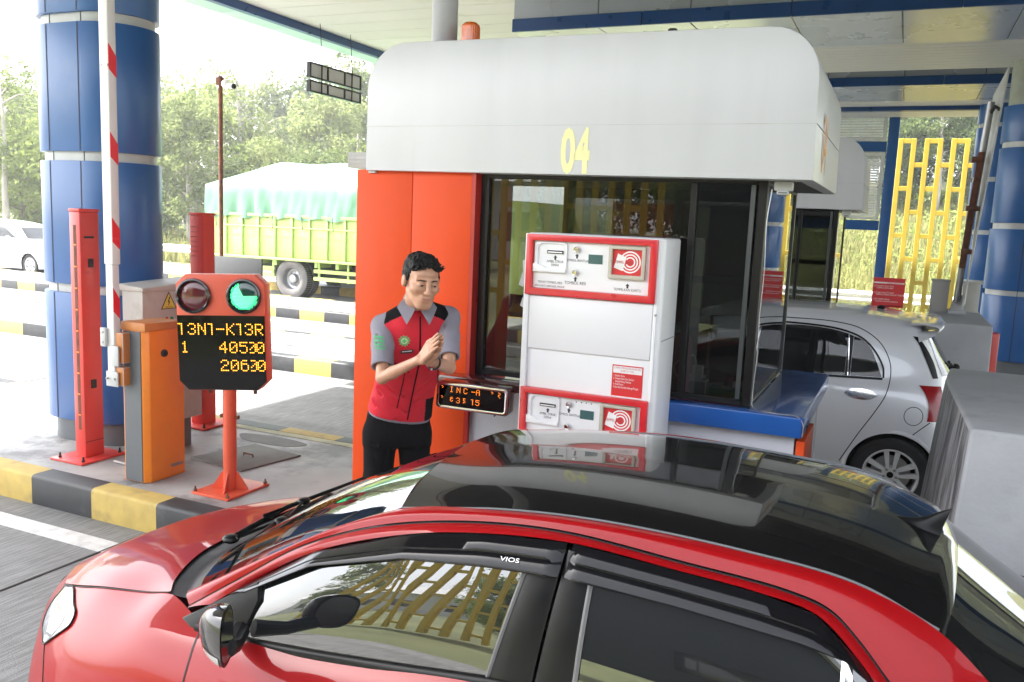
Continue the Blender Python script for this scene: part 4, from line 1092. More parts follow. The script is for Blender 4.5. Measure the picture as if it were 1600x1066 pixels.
def utility_box(x, y, z0, z1, label):
    t = thing('utility_box', label, 'utility box', (x, y, 0.206), 'grey utility boxes on the far island')
    b = MB(); b.box(x - 0.085, x + 0.085, y - 0.1, y + 0.1, z0, z1); b.build('housing', 'cabinet_grey', t, bevel=0.006)
    b = MB()
    b.box(x - 0.095, x + 0.095, y - 0.11, y + 0.11, z1 + 0.0005, z1 + 0.02); b.build('lid', 'cabinet_grey', t, bevel=0.004)
    b = MB()
    for i in range(7): b.box(x - 0.0875, x - 0.084, y - 0.07, y + 0.07, z0 + 0.07 + i * 0.03, z0 + 0.085 + i * 0.03)
    b.build('vent_slots', 'panel_slate', t, smooth=False)
    b = MB(); b.cyl((x, y, 0.207), (x, y, z0 - 0.0005), 0.04); b.build('post', 'pipe_grey', t)
utility_box(0.40, 10.45, 1.05, 1.69, 'pale grey utility box on a post left of the leaning arm')
utility_box(0.72, 10.75, 1.05, 1.67, 'pale grey utility box on a post between the leaning arm and blue column')

# ------------------------------------------------------------------ left background furniture
t = thing('camera_pole', 'rusty brown camera pole with a small camera in front of the trees', 'pole', (-9.35, 9.95, 0.206))
b = MB(); b.cyl((-9.35, 9.95, 0.207), (-9.35, 9.95, 4.06), 0.032, n=12); b.build('pole', 'rust', t)
b = MB(); b.box(-9.40, -9.31, 9.90, 9.99, 3.93, 4.04); b.build('junction_box', 'rust', t, bevel=0.004)
b = MB(); b.ball((-9.23, 9.93, 3.94), 0.065); b.cyl((-9.20, 9.93, 3.92), (-9.06, 9.9, 3.90), 0.04, n=14, mi=0); b.cyl((-9.06, 9.9, 3.90), (-9.04, 9.895, 3.898), 0.036, n=14, mi=1); b.build('camera', ['sticker_white', 'ink_black'], t)
t = thing('notice_board', 'plain grey board back standing behind the traffic light sign', 'board', (-8.8, 9.6, 0.206))
b = MB(); b.box(-9.16, -8.28, 9.60, 9.63, 1.05, 1.45); b.build('board', 'board_grey', t, bevel=0.004)
for x in (-8.95, -8.5):
    b = MB(); b.box(x - 0.025, x + 0.025, 9.635, 9.675, 0.207, 1.40); b.build('post', 'pipe_grey', t)

t = thing('hanging_sign', 'dark framed two row lane sign hanging from the roof edge, seen from its back', 'lane sign', (-9.6, 13.1, 4.3))
for (z0, z1) in ((4.44, 4.70), (4.20, 4.40)):
    b = MB()
    b.box(-9.63, -9.56, 12.30, 13.84, z0, z0 + 0.025); b.box(-9.63, -9.56, 12.30, 13.84, z1 - 0.025, z1)
    for y in (12.30, 12.80, 13.30, 13.80): b.box(-9.629, -9.561, y, y + 0.04, z0 + 0.025, z1 - 0.025)
    fr = b.build('sign_frame', 'window_frame_dark', t, smooth=False)
    b = MB(); b.box(-9.605, -9.575, 12.31, 13.83, z0 + 0.01, z1 - 0.01); b.build('panel', 'pipe_grey', fr, smooth=False)
for y in (12.62, 13.52):
    b = MB(); b.cyl((-9.55, y, 4.19), (-9.55, y, 4.75), 0.012, n=6); b.cyl((-9.55, y, 4.75), (-9.6, y, 5.39), 0.006, n=6); b.build('hanger_rod', 'window_frame_dark', t)

# ------------------------------------------------------------------ the lorry in the far lane
t = thing('cargo_truck', 'lime green lorry with slatted cargo sides under a pale green tarpaulin', 'truck', (-12.5, 18.0, 0))
TY0, TY1, TX0, TX1 = 16.85, 19.15, -16.25, -9.2
LE = []
b = MB()
b.box(TX0, TX1, TY0, TY0 + 0.06, 1.02, 2.02); b.box(TX0, TX1, TY1 - 0.06, TY1, 1.02, 2.02); b.box(TX0, TX0 + 0.06, TY0 + 0.06, TY1 - 0.06, 1.02, 2.02); b.box(TX1 - 0.06, TX1, TY0 + 0.06, TY1 - 0.06, 1.02, 2.02)
b.box(TX0, TX1, TY0 + 0.02, TY1 - 0.02, 0.93, 1.019)
bd = b.build('cargo_body', 'truck_green', t, bevel=0.006)
b = MB()
x = TX0 + 0.05
while x < TX1:
    b.box(x, x + 0.055, TY0 - 0.05, TY0 - 0.0005, 1.0, 2.0); x += 0.52
b.box(TX0, TX1, TY0 - 0.062, TY0 - 0.0502, 1.98, 2.05); b.box(TX0, TX1, TY0 - 0.058, TY0 - 0.0501, 1.72, 1.755); b.box(TX0, TX1, TY0 - 0.06, TY0 - 0.001, 0.94, 0.999)
b.build('side_rib', 'truck_green', bd, bevel=0.004)
for k in range(int((TX1 - TX0) / 0.9)):
    x = TX0 + 0.3 + k * 0.9
    b = MB(); b.tube([(x, TY0 - 0.07, 2.02), (x + 0.02, TY0 - 0.066, 1.7)], 0.008, 5)
    b.build('latch', 'truck_dark', bd)
# tarpaulin with sagging folds
nx, ny = 90, 60
xs = np.linspace(TX0 - 0.06, TX1 + 0.06, nx); s_ = np.linspace(0, 1, ny)
prof = np.array([(TY0 - 0.04, 1.98), (TY0 - 0.05, 2.3), (TY0 - 0.04, 2.72), (TY0 + 0.05, 2.85), (TY0 + 0.9, 3.30), (TY0 + 1.15, 3.36), (TY1 - 0.9, 3.30), (TY1 - 0.05, 2.85), (TY1 + 0.04, 2.7), (TY1 + 0.04, 1.98)])
pp = cr(prof, ny)
P = np.zeros((nx, ny, 3))
for i, x in enumerate(xs):
    e = min(1.0, (x - xs[0]) / 1.5, (xs[-1] - x) / 1.5)
    e = max(0, e) ** 0.5
    P[i, :, 0] = x; P[i, :, 1] = pp[:, 0]
    hz = pp[:, 1].copy()
    hz = np.where(hz > 2.7, 2.7 + (hz - 2.7) * (0.25 + 0.75 * e), hz)
    side = np.clip((2.8 - pp[:, 1]) / 0.8, 0, 1)
    fold = 0.05 * np.sin(x * 5.2 + pp[:, 1] * 2.2 * np.sin(x * 1.7)) + 0.03 * np.sin(x * 11.3 + 4 * pp[:, 1]) + 0.02 * np.sin(x * 23 - 6 * pp[:, 1])
    sgn = np.where(pp[:, 0] < (TY0 + TY1) / 2, -1, 1)
    P[i, :, 1] += sgn * fold * side * 0.6
    hem = (1 - np.clip((pp[:, 1] - 1.98) / 0.3, 0, 1))
    P[i, :, 2] = hz + 0.02 * np.sin(x * 3.3) * (1 - side) - hem * 0.06 * (0.5 + 0.5 * np.sin(x * 6.98 - 0.6))
b = MB(); b.grid(P)
for i in (0, nx - 1):
    ps = [tuple(q) for q in P[i]]
    b.add(ps, [tuple(range(ny)) if i else tuple(range(ny - 1, -1, -1))])
b.build('tarpaulin', 'tarp_green', t, angle=60, weld=1e-4)
b = MB(); b.box(TX0 + 0.1, TX1 + 2.2, 17.45, 17.6, 0.68, 0.92); b.box(TX0 + 0.1, TX1 + 2.2, 18.4, 18.55, 0.68, 0.92)
x = TX0 + 0.2
while x < TX1: b.box(x, x + 0.09, TY0 + 0.05, TY1 - 0.05, 0.80, 0.929, 1); x += 0.62
b.build('chassis', ['truck_dark', 'truck_green'], t, smooth=False)
b = MB()
for (x0, x1) in ((-15.2, -14.15), (-12.95, -9.6)):
    for z in (0.50, 0.68): b.box(x0, x1, TY0 + 0.02, TY0 + 0.06, z, z + 0.085)
    for x in np.arange(x0 + 0.1, x1, 0.85): b.box(x, x + 0.05, TY0 + 0.061, TY0 + 0.1, 0.48, 0.93)
b.build('side_guard', 'truck_green', t, smooth=False)
b = MB(); b.box(-12.4, -11.4, 17.2, 17.44, 0.35, 0.75, 0); b.cyl((-11.2, 17.2, 0.62), (-10.4, 17.2, 0.62), 0.24, mi=1); b.box(-14.9, -9.5, 17.7, 18.3, 0.45, 0.79, 0); b.build('tank', ['truck_dark', 'truck_blue'], t, bevel=0.02)
def truck_wheel(x, y, sgn):
    b = MB()
    b.lathe([(0.26, -0.11), (0.40, -0.13), (0.475, -0.10), (0.49, -0.04), (0.49, 0.04), (0.475, 0.10), (0.40, 0.13), (0.30, 0.12), (0.27, 0.10)], (x, y, 0.49), (0, -1, 0), 40)
    w = b.build('wheel', 'tyre_dusty', t)
    b = MB(); b.lathe([(0.275, 0.10), (0.262, 0.06), (0.245, -0.03), (0.20, -0.05), (0.13, -0.03), (0.115, 0.02), (0.10, 0.06), (0.0, 0.065)], (x, y, 0.49), (0, -1, 0), 36)
    for k in range(8):
        a = k * math.pi / 4; b.cyl((x + 0.165 * math.cos(a), y + 0.04, 0.49 + 0.165 * math.sin(a)), (x + 0.165 * math.cos(a), y + 0.005, 0.49 + 0.165 * math.sin(a)), 0.016, n=6)
    b.build('rim', 'steel_dull', w)
    b = MB()
    for k in range(56):
        a = 2 * math.pi * k / 56; c = np.array([x + 0.49 * math.cos(a), y, 0.49 + 0.49 * math.sin(a)]); d = np.array([math.cos(a), 0, math.sin(a)]); e = np.array([-math.sin(a), 0, math.cos(a)])
        b.obox(c, e * 0.015, np.array([0, 0.1, 0]), d * 0.007)
    b.build('tread', 'black_rubber', w, smooth=False)
for x in (-13.65, ): truck_wheel(x, TY0 + 0.16, 1); truck_wheel(x, TY0 + 0.44, 1); truck_wheel(x, TY1 - 0.16, 1)
truck_wheel(-8.2, TY0 + 0.2, 1); truck_wheel(-8.2, TY1 - 0.2, 1)
b = MB()
b.prism([(-9.1, 0.55), (-6.9, 0.55), (-6.85, 1.5), (-7.15, 2.55), (-9.05, 2.6)], 'y', TY0 + 0.05, TY1 - 0.05); b.build('cab', 'truck_green', t, bevel=0.05)
# ------------------------------------------------------------------ car materials
mat('paint_red', (0.26, 0.0025, 0.0045), rough=0.42, metal=0.0, var=0.03, scale=300, coat=0.5, spec=0.08, rvar=0.02)
mat('paint_black', (0.004, 0.004, 0.0045), rough=0.16, var=0.0, coat=1.0, spec=0.1, dirt=(0.03, 0.028, 0.026), dscale=130, dlo=0.70, dhi=0.74, damt=0.5)
mat('paint_silver', (0.78, 0.79, 0.82), rough=0.32, metal=0.1, var=0.02, scale=400, coat=1.0, rvar=0.02)
mat('visor_black', (0.005, 0.005, 0.006), rough=0.12, var=0, coat=0.1, spec=0.25)
mat('trim_black', (0.006, 0.006, 0.0065), rough=0.35, spec=0.22, var=0.1, scale=20)
mat('tint_soft', (0.010, 0.011, 0.012), rough=0.02, var=0, spec=0.5, ior=1.5)
mat('tint_glass', (0.006, 0.007, 0.008), rough=0.012, var=0, spec=0.5, ior=2.2)
mat('lamp_clear', (0.24, 0.25, 0.26), rough=0.12, var=0.45, scale=14, coat=0.9)
mat('lamp_white', (0.50, 0.51, 0.49), rough=0.12, var=0.1, scale=30, coat=0.8)
mat('steel_trim', (0.10, 0.10, 0.105), rough=0.35, var=0.1)
mat('tail_red', (0.30, 0.004, 0.008), rough=0.2, var=0.12, scale=30, coat=0.3, spec=0.3)
mat('alloy', (0.72, 0.73, 0.74), rough=0.3, metal=0.2, var=0.04, coat=0.5)
mat('tyre', (0.018, 0.018, 0.019), rough=0.75, var=0.25, scale=12)
mat('seat_cloth', (0.08, 0.085, 0.085), rough=0.9, var=0.2)
mat('curtain_green', (0.16, 0.22, 0.19), rough=0.9, var=0.2)

def bvh_of(o):
    me = o.data; off = Vector(root_loc(o))
    return BVHTree.FromPolygons([v.co + off for v in me.vertices], [tuple(p.vertices) for p in me.polygons])
def join_bvh(objs):
    V, Fc = [], []
    for o in objs:
        off = Vector(root_loc(o)); n = len(V)
        V += [v.co + off for v in o.data.vertices]; Fc += [tuple(i + n for i in p.vertices) for p in o.data.polygons]
    return BVHTree.FromPolygons(V, Fc)
def cast(bv, p, d, off):
    h = bv.ray_cast(Vector(p), Vector(d))
    if h[0] is None: return None
    n = h[1]
    if n.dot(Vector(d)) > 0: n = -n
    return np.array(h[0] + n * off)
def skin_patch(b, bv, rows, nu, nv, to3, d, off, mi=0):
    """rows: net of 2D points on a drawing plane; each sample is pressed onto the body along d"""
    P2 = patch([[(*q, 0.0) for q in r] for r in rows], nu, nv)
    G = np.zeros((nu, nv, 3)); last = None
    for i in range(nu):
        for j in range(nv):
            h = cast(bv, to3(P2[i, j, 0], P2[i, j, 1]), d, off)
            if h is None: h = last if last is not None else np.array(to3(P2[i, j, 0], P2[i, j, 1]))
            G[i, j] = h; last = h
    b.grid(G, mi)
def ribbon(b, bv, pts, to3, d, w, off, n=40, mi=0):
    P = cr(np.array([(*p, 0.0) for p in pts]), n)
    L, Rr = [], []
    for i in range(n):
        t = P[min(i + 1, n - 1)] - P[max(i - 1, 0)]; t /= np.linalg.norm(t) + 1e-9
        nn = np.array([-t[1], t[0]]) * w / 2
        a = cast(bv, to3(P[i, 0] + nn[0], P[i, 1] + nn[1]), d, off); c = cast(bv, to3(P[i, 0] - nn[0], P[i, 1] - nn[1]), d, off)
        if a is None or c is None: continue
        L.append(a); Rr.append(c)
    if len(L) > 1: b.grid(np.array([L, Rr]), mi)

def wheel(t, x, y, R0, sgn, spokes, rim_m='alloy', width=0.19):
    """sgn -1: outer face towards -y"""
    ax = (0, sgn, 0)
    h = width / 2
    rr = R0 * 0.70
    b = MB(); b.lathe([(rr - 0.01, -h), (R0 * 0.9, -h * 1.02), (R0 * 0.985, -h * 0.85), (R0, -h * 0.5), (R0, h * 0.5), (R0 * 0.985, h * 0.85), (R0 * 0.9, h * 1.02), (R0 * 0.78, h * 1.0), (rr, h * 0.92), (rr - 0.008, h * 0.8)], (x, y, R0), ax, 56)
    w = b.build('wheel', 'tyre', t)
    b = MB()
    b.lathe([(rr, h * 0.9), (rr - 0.012, h * 0.92), (rr - 0.022, h * 0.75), (rr - 0.03, 0.0), (rr - 0.03, -h * 0.9)], (x, y, R0), ax, 48)
    n = np.array(ax, float)
    for k in range(spokes):
        for e in (-1, 1):
            a = 2 * math.pi * k / spokes + math.pi / 2
            d0 = np.array([math.cos(a), 0, math.sin(a)]); e0 = np.array([-math.sin(a), 0, math.cos(a)]) * e
            c = np.array([x, y, R0])
            i0 = c + d0 * 0.035 + e0 * 0.008; i1 = c + d0 * 0.04 + e0 * 0.032
            o0 = c + d0 * (rr - 0.02) + e0 * 0.022; o1 = c + d0 * (rr - 0.024) + e0 * 0.062
            b.hexa([i0 + n * h * 0.3, o0 + n * h * 0.5, o1 + n * h * 0.5, i1 + n * h * 0.3], [i0 + n * h * 0.80, o0 + n * h * 0.88, o1 + n * h * 0.84, i1 + n * h * 0.76])
    b.lathe([(0.0, h * 0.8), (0.03, h * 0.8), (0.058, h * 0.78), (0.066, h * 0.6), (0.066, h * 0.2)], (x, y, R0), ax, 28)
    b.lathe([(0.0, h * 0.25), (rr * 0.7, h * 0.22), (rr * 0.7, h * 0.1)], (x, y, R0), ax, 32, mi=1)
    for k in range(spokes):
        a = 2 * math.pi * k / spokes + math.pi / 2 + math.pi / spokes
        c = np.array([x + 0.047 * math.cos(a), y, R0 + 0.047 * math.sin(a)]); b.cyl(c + n * h * 0.76, c + n * h * 0.86, 0.010, n=8, mi=1)
    b.lathe([(0.0, h * 0.84), (0.024, h * 0.83), (0.026, h * 0.78)], (x, y, R0), ax, 20, mi=2)
    b.build('rim', [rim_m, 'steel_dull', 'trim_black'], w, bevel=0.0)
    return w

def carve_arch(G, cx, cz, r):
    """move grid points inside the wheel opening onto its rim and drop the cells left inside"""
    x, z = G[..., 0], G[..., 2]
    d = np.hypot(x - cx, z - cz)
    ins = d < r
    keep = ~(ins[:-1, :-1] & ins[1:, :-1] & ins[:-1, 1:] & ins[1:, 1:])
    s = np.where(ins, r / np.maximum(d, 1e-6), 1.0)
    G[..., 0] = cx + (x - cx) * s; G[..., 2] = cz + (z - cz) * s
    return keep
def grid_keep(b, G, keep, mi=0):
    m, n = G.shape[:2]
    f = [(i * n + j, i * n + j + 1, (i + 1) * n + j + 1, (i + 1) * n + j) for i in range(m - 1) for j in range(n - 1) if keep[i, j]]
    b.add(G.reshape(-1, 3), f, mi)

# ------------------------------------------------------------------ the red saloon in front
def red_car():
    yc = 2.42
    t = thing('red_car', 'red saloon car with black roof and tinted windows in the foreground', 'car', (-0.75, yc, 0.0))
    def W(p, s=1): return (p[0], yc - s * p[1], p[2])
    def both(net, nu, nv, b, mi=0, **k):
        for s in (1, -1):
            b.grid(patch([[W(p, s) for p in r] for r in net], nu, nv), mi)
    r0 = [(-2.815, 0, .755), (-2.785, .22, .76), (-2.60, .43, .795), (-2.45, .49, .845), (-2.29, .53, .893), (-2.06, .555, .94), (-1.92, .59, .980), (-1.70, .668, .966), (-1.3, .68, .986), (-.8, .684, 1.05), (-.1, .683, 1.085), (.5, .645, 1.09), (.95, .6, 1.05), (1.2, .47, 1.03), (1.26, .25, 1.03), (1.28, 0, 1.03)]
    r1 = [(-2.85, 0, .71), (-2.82, .25, .715), (-2.64, .458, .735), (-2.47, .555, .785), (-2.29, .62, .835), (-2.06, .665, .885), (-1.91, .70, .915), (-1.7, .725, .915), (-1.3, .738, .93), (-.8, .745, .985), (-.1, .75, 1.01), (.5, .745, 1.01), (.95, .70, 1.0), (1.27, .54, .97), (1.36, .27, .96), (1.38, 0, .96)]
    r2 = [(-2.88, 0, .64), (-2.85, .28, .64), (-2.655, .495, .65), (-2.48, .61, .69), (-2.29, .70, .745), (-2.06, .745, .79), (-1.9, .765, .80), (-1.7, .775, .81), (-1.3, .785, .83), (-.8, .79, .87), (-.1, .795, .90), (.5, .80, .91), (.95, .75, .90), (1.29, .58, .88), (1.4, .3, .87), (1.42, 0, .87)]
    r3 = [(-2.905, 0, .50), (-2.87, .30, .50), (-2.67, .525, .50), (-2.50, .655, .52), (-2.29, .745, .58), (-2.06, .78, .60), (-1.9, .785, .60), (-1.7, .78, .60), (-1.3, .785, .60), (-.8, .79, .62), (-.1, .795, .64), (.5, .805, .65), (.95, .76, .65), (1.3, .6, .62), (1.41, .3, .6), (1.43, 0, .6)]
    r4 = [(-2.89, 0, .34), (-2.86, .30, .34), (-2.66, .53, .34), (-2.50, .665, .35), (-2.29, .755, .38), (-2.06, .785, .39), (-1.9, .79, .39), (-1.7, .785, .37), (-1.3, .79, .36), (-.8, .795, .36), (-.1, .80, .37), (.5, .805, .40), (.95, .77, .42), (1.28, .6, .42), (1.38, .3, .42), (1.40, 0, .42)]
    r5 = [(-2.80, 0, .20), (-2.77, .28, .20), (-2.60, .52, .20), (-2.48, .65, .20), (-2.29, .72, .20), (-2.06, .74, .20), (-1.9, .75, .20), (-1.7, .75, .20), (-1.3, .76, .20), (-.8, .76, .20), (-.1, .76, .20), (.5, .76, .22), (.95, .72, .25), (1.22, .56, .26), (1.32, .3, .26), (1.34, 0, .26)]
    b = MB()
    FW, RW, RR = -2.06, 0.49, 0.335
    for s in (1, -1):
        G = patch([[W(p, s) for p in r] for r in (r0, r1, r2, r3, r4, r5)], 40, 150)
        k = carve_arch(G, FW, 0.31, RR) & carve_arch(G, RW, 0.31, RR)
        grid_keep(b, G, k)
    # deck and rear panel join
    both([[(.56, 0, 1.10), (.56, .25, 1.10), (.54, .5, 1.085), (.5, .645, 1.09)], [(.9, 0, 1.10), (.9, .25, 1.095), (.92, .48, 1.075), (.95, .6, 1.05)], [(1.28, 0, 1.03), (1.26, .25, 1.03), (1.22, .42, 1.03), (1.2, .47, 1.03)]], 16, 20, b)
    body = b.build('body', 'paint_red', t, weld=0.0015, angle=60)
    # bonnet
    b = MB()
    both([[(-2.812, 0, .760), (-2.785, .22, .765), (-2.68, .355, .785), (-2.605, .427, .800)],
          [(-2.66, 0, .842), (-2.63, .22, .847), (-2.545, .39, .852), (-2.46, .487, .850)],
          [(-2.44, 0, .912), (-2.41, .25, .917), (-2.35, .43, .912), (-2.295, .527, .898)],
          [(-2.22, 0, .960), (-2.20, .28, .964), (-2.13, .46, .957), (-2.06, .552, .944)],
          [(-2.115, 0, .980), (-2.085, .3, .982), (-2.00, .50, .980), (-1.935, .582, .984)]], 36, 24, b)
    hood = b.build('bonnet', 'paint_red', t, weld=0.0015, angle=60)
    for s in (1, -1):                                      # shut line between bonnet and wing
        b = MB(); L = cr(np.array([W(p, s) for p in [(-2.607, .43, .797), (-2.45, .49, .847), (-2.29, .53, .895), (-2.06, .555, .942), (-1.935, .585, .983)]]), 40)
        b.tube([p + (0, 0, 0.0003) for p in L], 0.0020, 6)
        b.build('shut_line', 'trim_black', hood)
    # scuttle and wipers
    b = MB()
    both([[(-2.115, 0, .972), (-2.085, .3, .973), (-2.00, .50, .972), (-1.93, .585, .975)], [(-2.03, 0, .985), (-2.00, .3, .985), (-1.90, .52, .985), (-1.835, .60, .995)], [(-1.965, 0, 1.025), (-1.94, .3, 1.025), (-1.86, .5, 1.025), (-1.79, .60, 1.035)]], 12, 24, b)
    cow = b.build('scuttle', 'trim_black', t, weld=0.0015, angle=60)
    b = MB()
    for (p, q) in (((-2.02, -.32, 1.012), (-1.80, .52, 1.075)), ((-2.03, .22, 1.012), (-1.93, -.45, 1.07))):
        P0, P1 = np.array(W(p)), np.array(W(q)); m_ = (P0 + P1) / 2 + (0, 0, 0.02)
        b.tube([P0, P0 * 0.6 + P1 * 0.4 + (-.02, 0, 0.014), P1 + (0, 0, 0.004)], [0.012, 0.009, 0.006], 8); b.ball(P0, (0.03, 0.03, 0.016)); b.tube([m_ - (0.04, 0.18, 0.012), m_, m_ + (0.09, -0.2, 0.012)], 0.006, 6); b.ball(m_, (0.022, 0.028, 0.013))
    b.build('wiper', 'trim_black', cow)
    # windscreen, black roof, rear window
    b = MB()
    both([[(-1.985, 0, 1.018), (-1.955, .3, 1.018), (-1.87, .50, 1.020), (-1.80, .598, 1.035)], [(-1.62, 0, 1.24), (-1.60, .28, 1.235), (-1.54, .46, 1.215), (-1.49, .55, 1.205)], [(-1.225, 0, 1.427), (-1.215, .2, 1.417), (-1.20, .38, 1.393), (-1.172, .502, 1.366)]], 24, 24, b)
    b.build('windscreen', 'tint_glass', t, weld=0.0015, angle=60)
    b = MB()
    rows = []
    for (x0, z0, x1, z1) in ((-1.222, 1.430, -1.170, 1.368), (-.95, 1.457, -.90, 1.409), (-.60, 1.466, -.58, 1.424), (-.28, 1.456, -.28, 1.419), (0.0, 1.427, -.02, 1.395), (.185, 1.383, .14, 1.335)):
        rows.append([(x0, 0, z0), (x0 * .75 + x1 * .25, .20, z0 - (z0 - z1) * 0.12), (x0 * .45 + x1 * .55, .36, z0 - (z0 - z1) * 0.45), (x1, .485, z1)])
    rows[0][3] = (-1.170, .503, 1.368); rows[1][3] = (-.90, .487, 1.409); rows[2][3] = (-.58, .477, 1.424); rows[3][3] = (-.28, .477, 1.419); rows[4][3] = (-.02, .48, 1.395)
    both(rows, 50, 24, b)
    both([rows[-1], [(p[0] + 0.016, p[1] * 1.0, p[2] - 0.016) for p in rows[-1]]], 2, 24, b)
    b.build('roof', 'paint_black', t, weld=0.0015, angle=50)
    b = MB()
    both([[(.196, 0, 1.369), (.18, .2, 1.365), (.165, .36, 1.345), (.152, .475, 1.322)], [(.40, 0, 1.235), (.39, .2, 1.23), (.365, .38, 1.205), (.34, .50, 1.18)], [(.60, 0, 1.105), (.60, .25, 1.10), (.585, .42, 1.085), (.56, .535, 1.075)]], 20, 24, b)
    b.build('rear_window', 'tint_glass', t, weld=0.0015, angle=60)
    # shark fin
    b = MB()
    zr = lambda x: np.interp(x, [-.28, 0.0, .185], [1.456, 1.427, 1.383])
    top = [(.02, .0), (.05, .006), (.085, .017), (.115, .034), (.142, .058), (.168, .078)]
    sec = []
    for i, (x, h) in enumerate(top):
        wd = [0.002, 0.018, 0.027, 0.031, 0.030, 0.026][i]
        ring_ = []
        for a in np.linspace(-math.pi / 2, math.pi / 2, 9):
            yy = math.sin(a) * wd; hh = max(0, math.cos(a)) ** (1.2 + i * 0.9) * h
            ring_.append((x + 0.022 * (1 - abs(math.sin(a))) ** 2 * i / 5 - 0.012 * i / 5, yc + yy * (1 if True else 0), float(zr(x)) - 0.004 + hh))
        sec.append(ring_)
    S_ = patch(sec, 20, 21)
    b.grid(S_); b.add([tuple(p) for p in S_[-1]], [tuple(range(21))])
    b.build('antenna_fin', 'trim_black', t, angle=50)
    # red side rails from windscreen pillar to rear pillar
    S = [(-1.845, .602, 1.012), (-1.5, .553, 1.208), (-1.17, .505, 1.364), (-.885, .489, 1.407), (-.62, .479, 1.424), (-.27, .479, 1.418), (-.02, .483, 1.394), (.145, .487, 1.330), (.33, .507, 1.180), (.565, .545, 1.070)]
    Gt = [(-1.80, .645, .995), (-1.645, .605, 1.098), (-1.45, .572, 1.225), (-1.22, .552, 1.32), (-.96, .537, 1.378), (-.70, .532, 1.402), (-.39, .532, 1.386), (-.16, .535, 1.371), (-.07, .543, 1.351), (-.008, .563, 1.307), (.085, .60, 1.222), (.30, .66, 1.085)]
    VT = [(-1.715, .648, 1.02), (-1.614, .605, 1.09), (-1.389, .588, 1.227), (-1.103, .578, 1.329), (-.881, .573, 1.373), (-.655, .571, 1.393), (-.403, .571, 1.380), (-.213, .572, 1.368), (-.094, .578, 1.349), (-.004, .603, 1.283), (.075, .635, 1.20), (.18, .675, 1.087)]
    N_ = 90
    for s in (1, -1):
        b = MB()
        s_ = cr(np.array([W(p, s) for p in S]), N_); g_ = cr(np.array([W(p, s) for p in Gt]), N_)
        mid = (s_ + g_) / 2 + np.array([0, -s * 0.006, 0.010])
        b.grid(patch([s_, mid, g_ + (0, s * 0.003, 0.001)], 9, N_))
        v_ = cr(np.array([W(p, s) for p in VT]), N_)
        g2 = g_ + (0, -s * 0.0035, -0.004)
        mid = (g2 + v_) / 2 + np.array([0, -s * 0.004, 0.003])
        b.grid(patch([g2, mid, v_], 6, N_))
        b.build('side_rail', 'paint_red', t, angle=60)
    for s in (1, -1):
        b = MB(); g_ = cr(np.array([W(p, s) for p in Gt]), N_); b.tube([p + (0, s * 0.004, -0.008) for p in g_], 0.0065, 6)
        b.build('door_seal', 'trim_black', t)
    for s in (1, -1):
        b = MB(); s_ = cr(np.array([W(p, s) for p in S[2:8]]), 60); b.tube([p + (0, s * 0.004, 0.0015) for p in s_], 0.0034, 6)
        b.build('roof_trim', 'panel_slate', t)
    # side glass and surrounds
    def belt(x): return float(np.interp(x, [-1.75, -1.575, -1.3, -1.03, -.8, -.3, .1, .3], [.964, .956, .984, 1.018, 1.049, 1.074, 1.084, 1.088]))
    vt = np.array(sorted(VT))
    def topz(x): return float(np.interp(x, vt[:, 0], vt[:, 2])) - 0.012
    def topw(x): return float(np.interp(x, vt[:, 0], vt[:, 1])) + 0.012
    def gp(x, f, o=0.0):
        """a point on the glass sheet: x at the belt, f from belt to top; the sheet leans in"""
        zb, zt = belt(x), topz(x)
        bow = 0.012 * math.sin(math.pi * f)
        return (x, .672 + (topw(x) - .672) * f + bow + o, zb + (zt - zb) * f)
    for s, nm in ((1, 'side_glass'), (-1, 'side_glass')):
        for (xa, xb) in ((-1.66, -.74), (-.60, .13)):
            b = MB()
            xs = np.linspace(xa, xb, 40)
            G = np.array([[W(gp(x, f), s) for f in np.linspace(0, 1, 12)] for x in xs]); b.grid(G)
            b.build(nm, 'tint_glass', t, angle=60)
    def strip(xb0, xb1, xt0, xt1, o, s, mi=0, n=14):
        G = []
        for f in np.linspace(-0.02, 1, n):
            a, c = xb0 + (xt0 - xb0) * f, xb1 + (xt1 - xb1) * f
            G.append([W(gp(a, f, o - 0.004), s), W(gp(a + 0.006, f, o), s), W(gp(c - 0.006, f, o), s), W(gp(c, f, o - 0.004), s)])
        b.grid(np.array(G), mi)
    for s in (1, -1):
        for a_ in ((-.812, -.702, -.738, -.662), (-.694, -.60, -.655, -.592)):
            b = MB(); strip(*a_, .006, s); b.build('pillar_trim', 'trim_black', t, angle=40)
        for a_, m_ in (((-.822, -.811, -.748, -.737), 'steel_trim'), ((-.601, -.588, -.593, -.58), 'steel_trim'), ((-.028, -.004, -.035, -.012), 'chrome')):
            b = MB(); strip(*a_, .008, s); b.build('glass_channel', m_, t, angle=40)
    for s in (1, -1):
        b = MB()
        xs = np.linspace(-1.735, .20, 70)
        b.grid(np.array([[W((x, .668, belt(x) + 0.012), s), W((x, .683, belt(x) + 0.010), s), W((x, .690, belt(x) - 0.006), s), W((x, .687, belt(x) - 0.012), s)] for x in xs]))
        b.build('belt_moulding', 'trim_black', t, angle=60)
    for s in (1, -1):                                      # mirror triangle
        b = MB()
        P_ = [W(p, s) for p in ((-1.80, .672, .968), (-1.755, .686, .958), (-1.575, .690, .948), (-1.535, .655, 1.075), (-1.555, .632, 1.118), (-1.625, .628, 1.075))]
        Q_ = [np.array(p) + (0, s * 0.02, 0) for p in P_]
        b.add(P_ + Q_, [tuple(range(6)), tuple(range(11, 5, -1))] + [(i, 6 + i, 6 + (i + 1) % 6, (i + 1) % 6) for i in range(6)])
        b.build('mirror_base', 'trim_black', t, bevel=0.003)
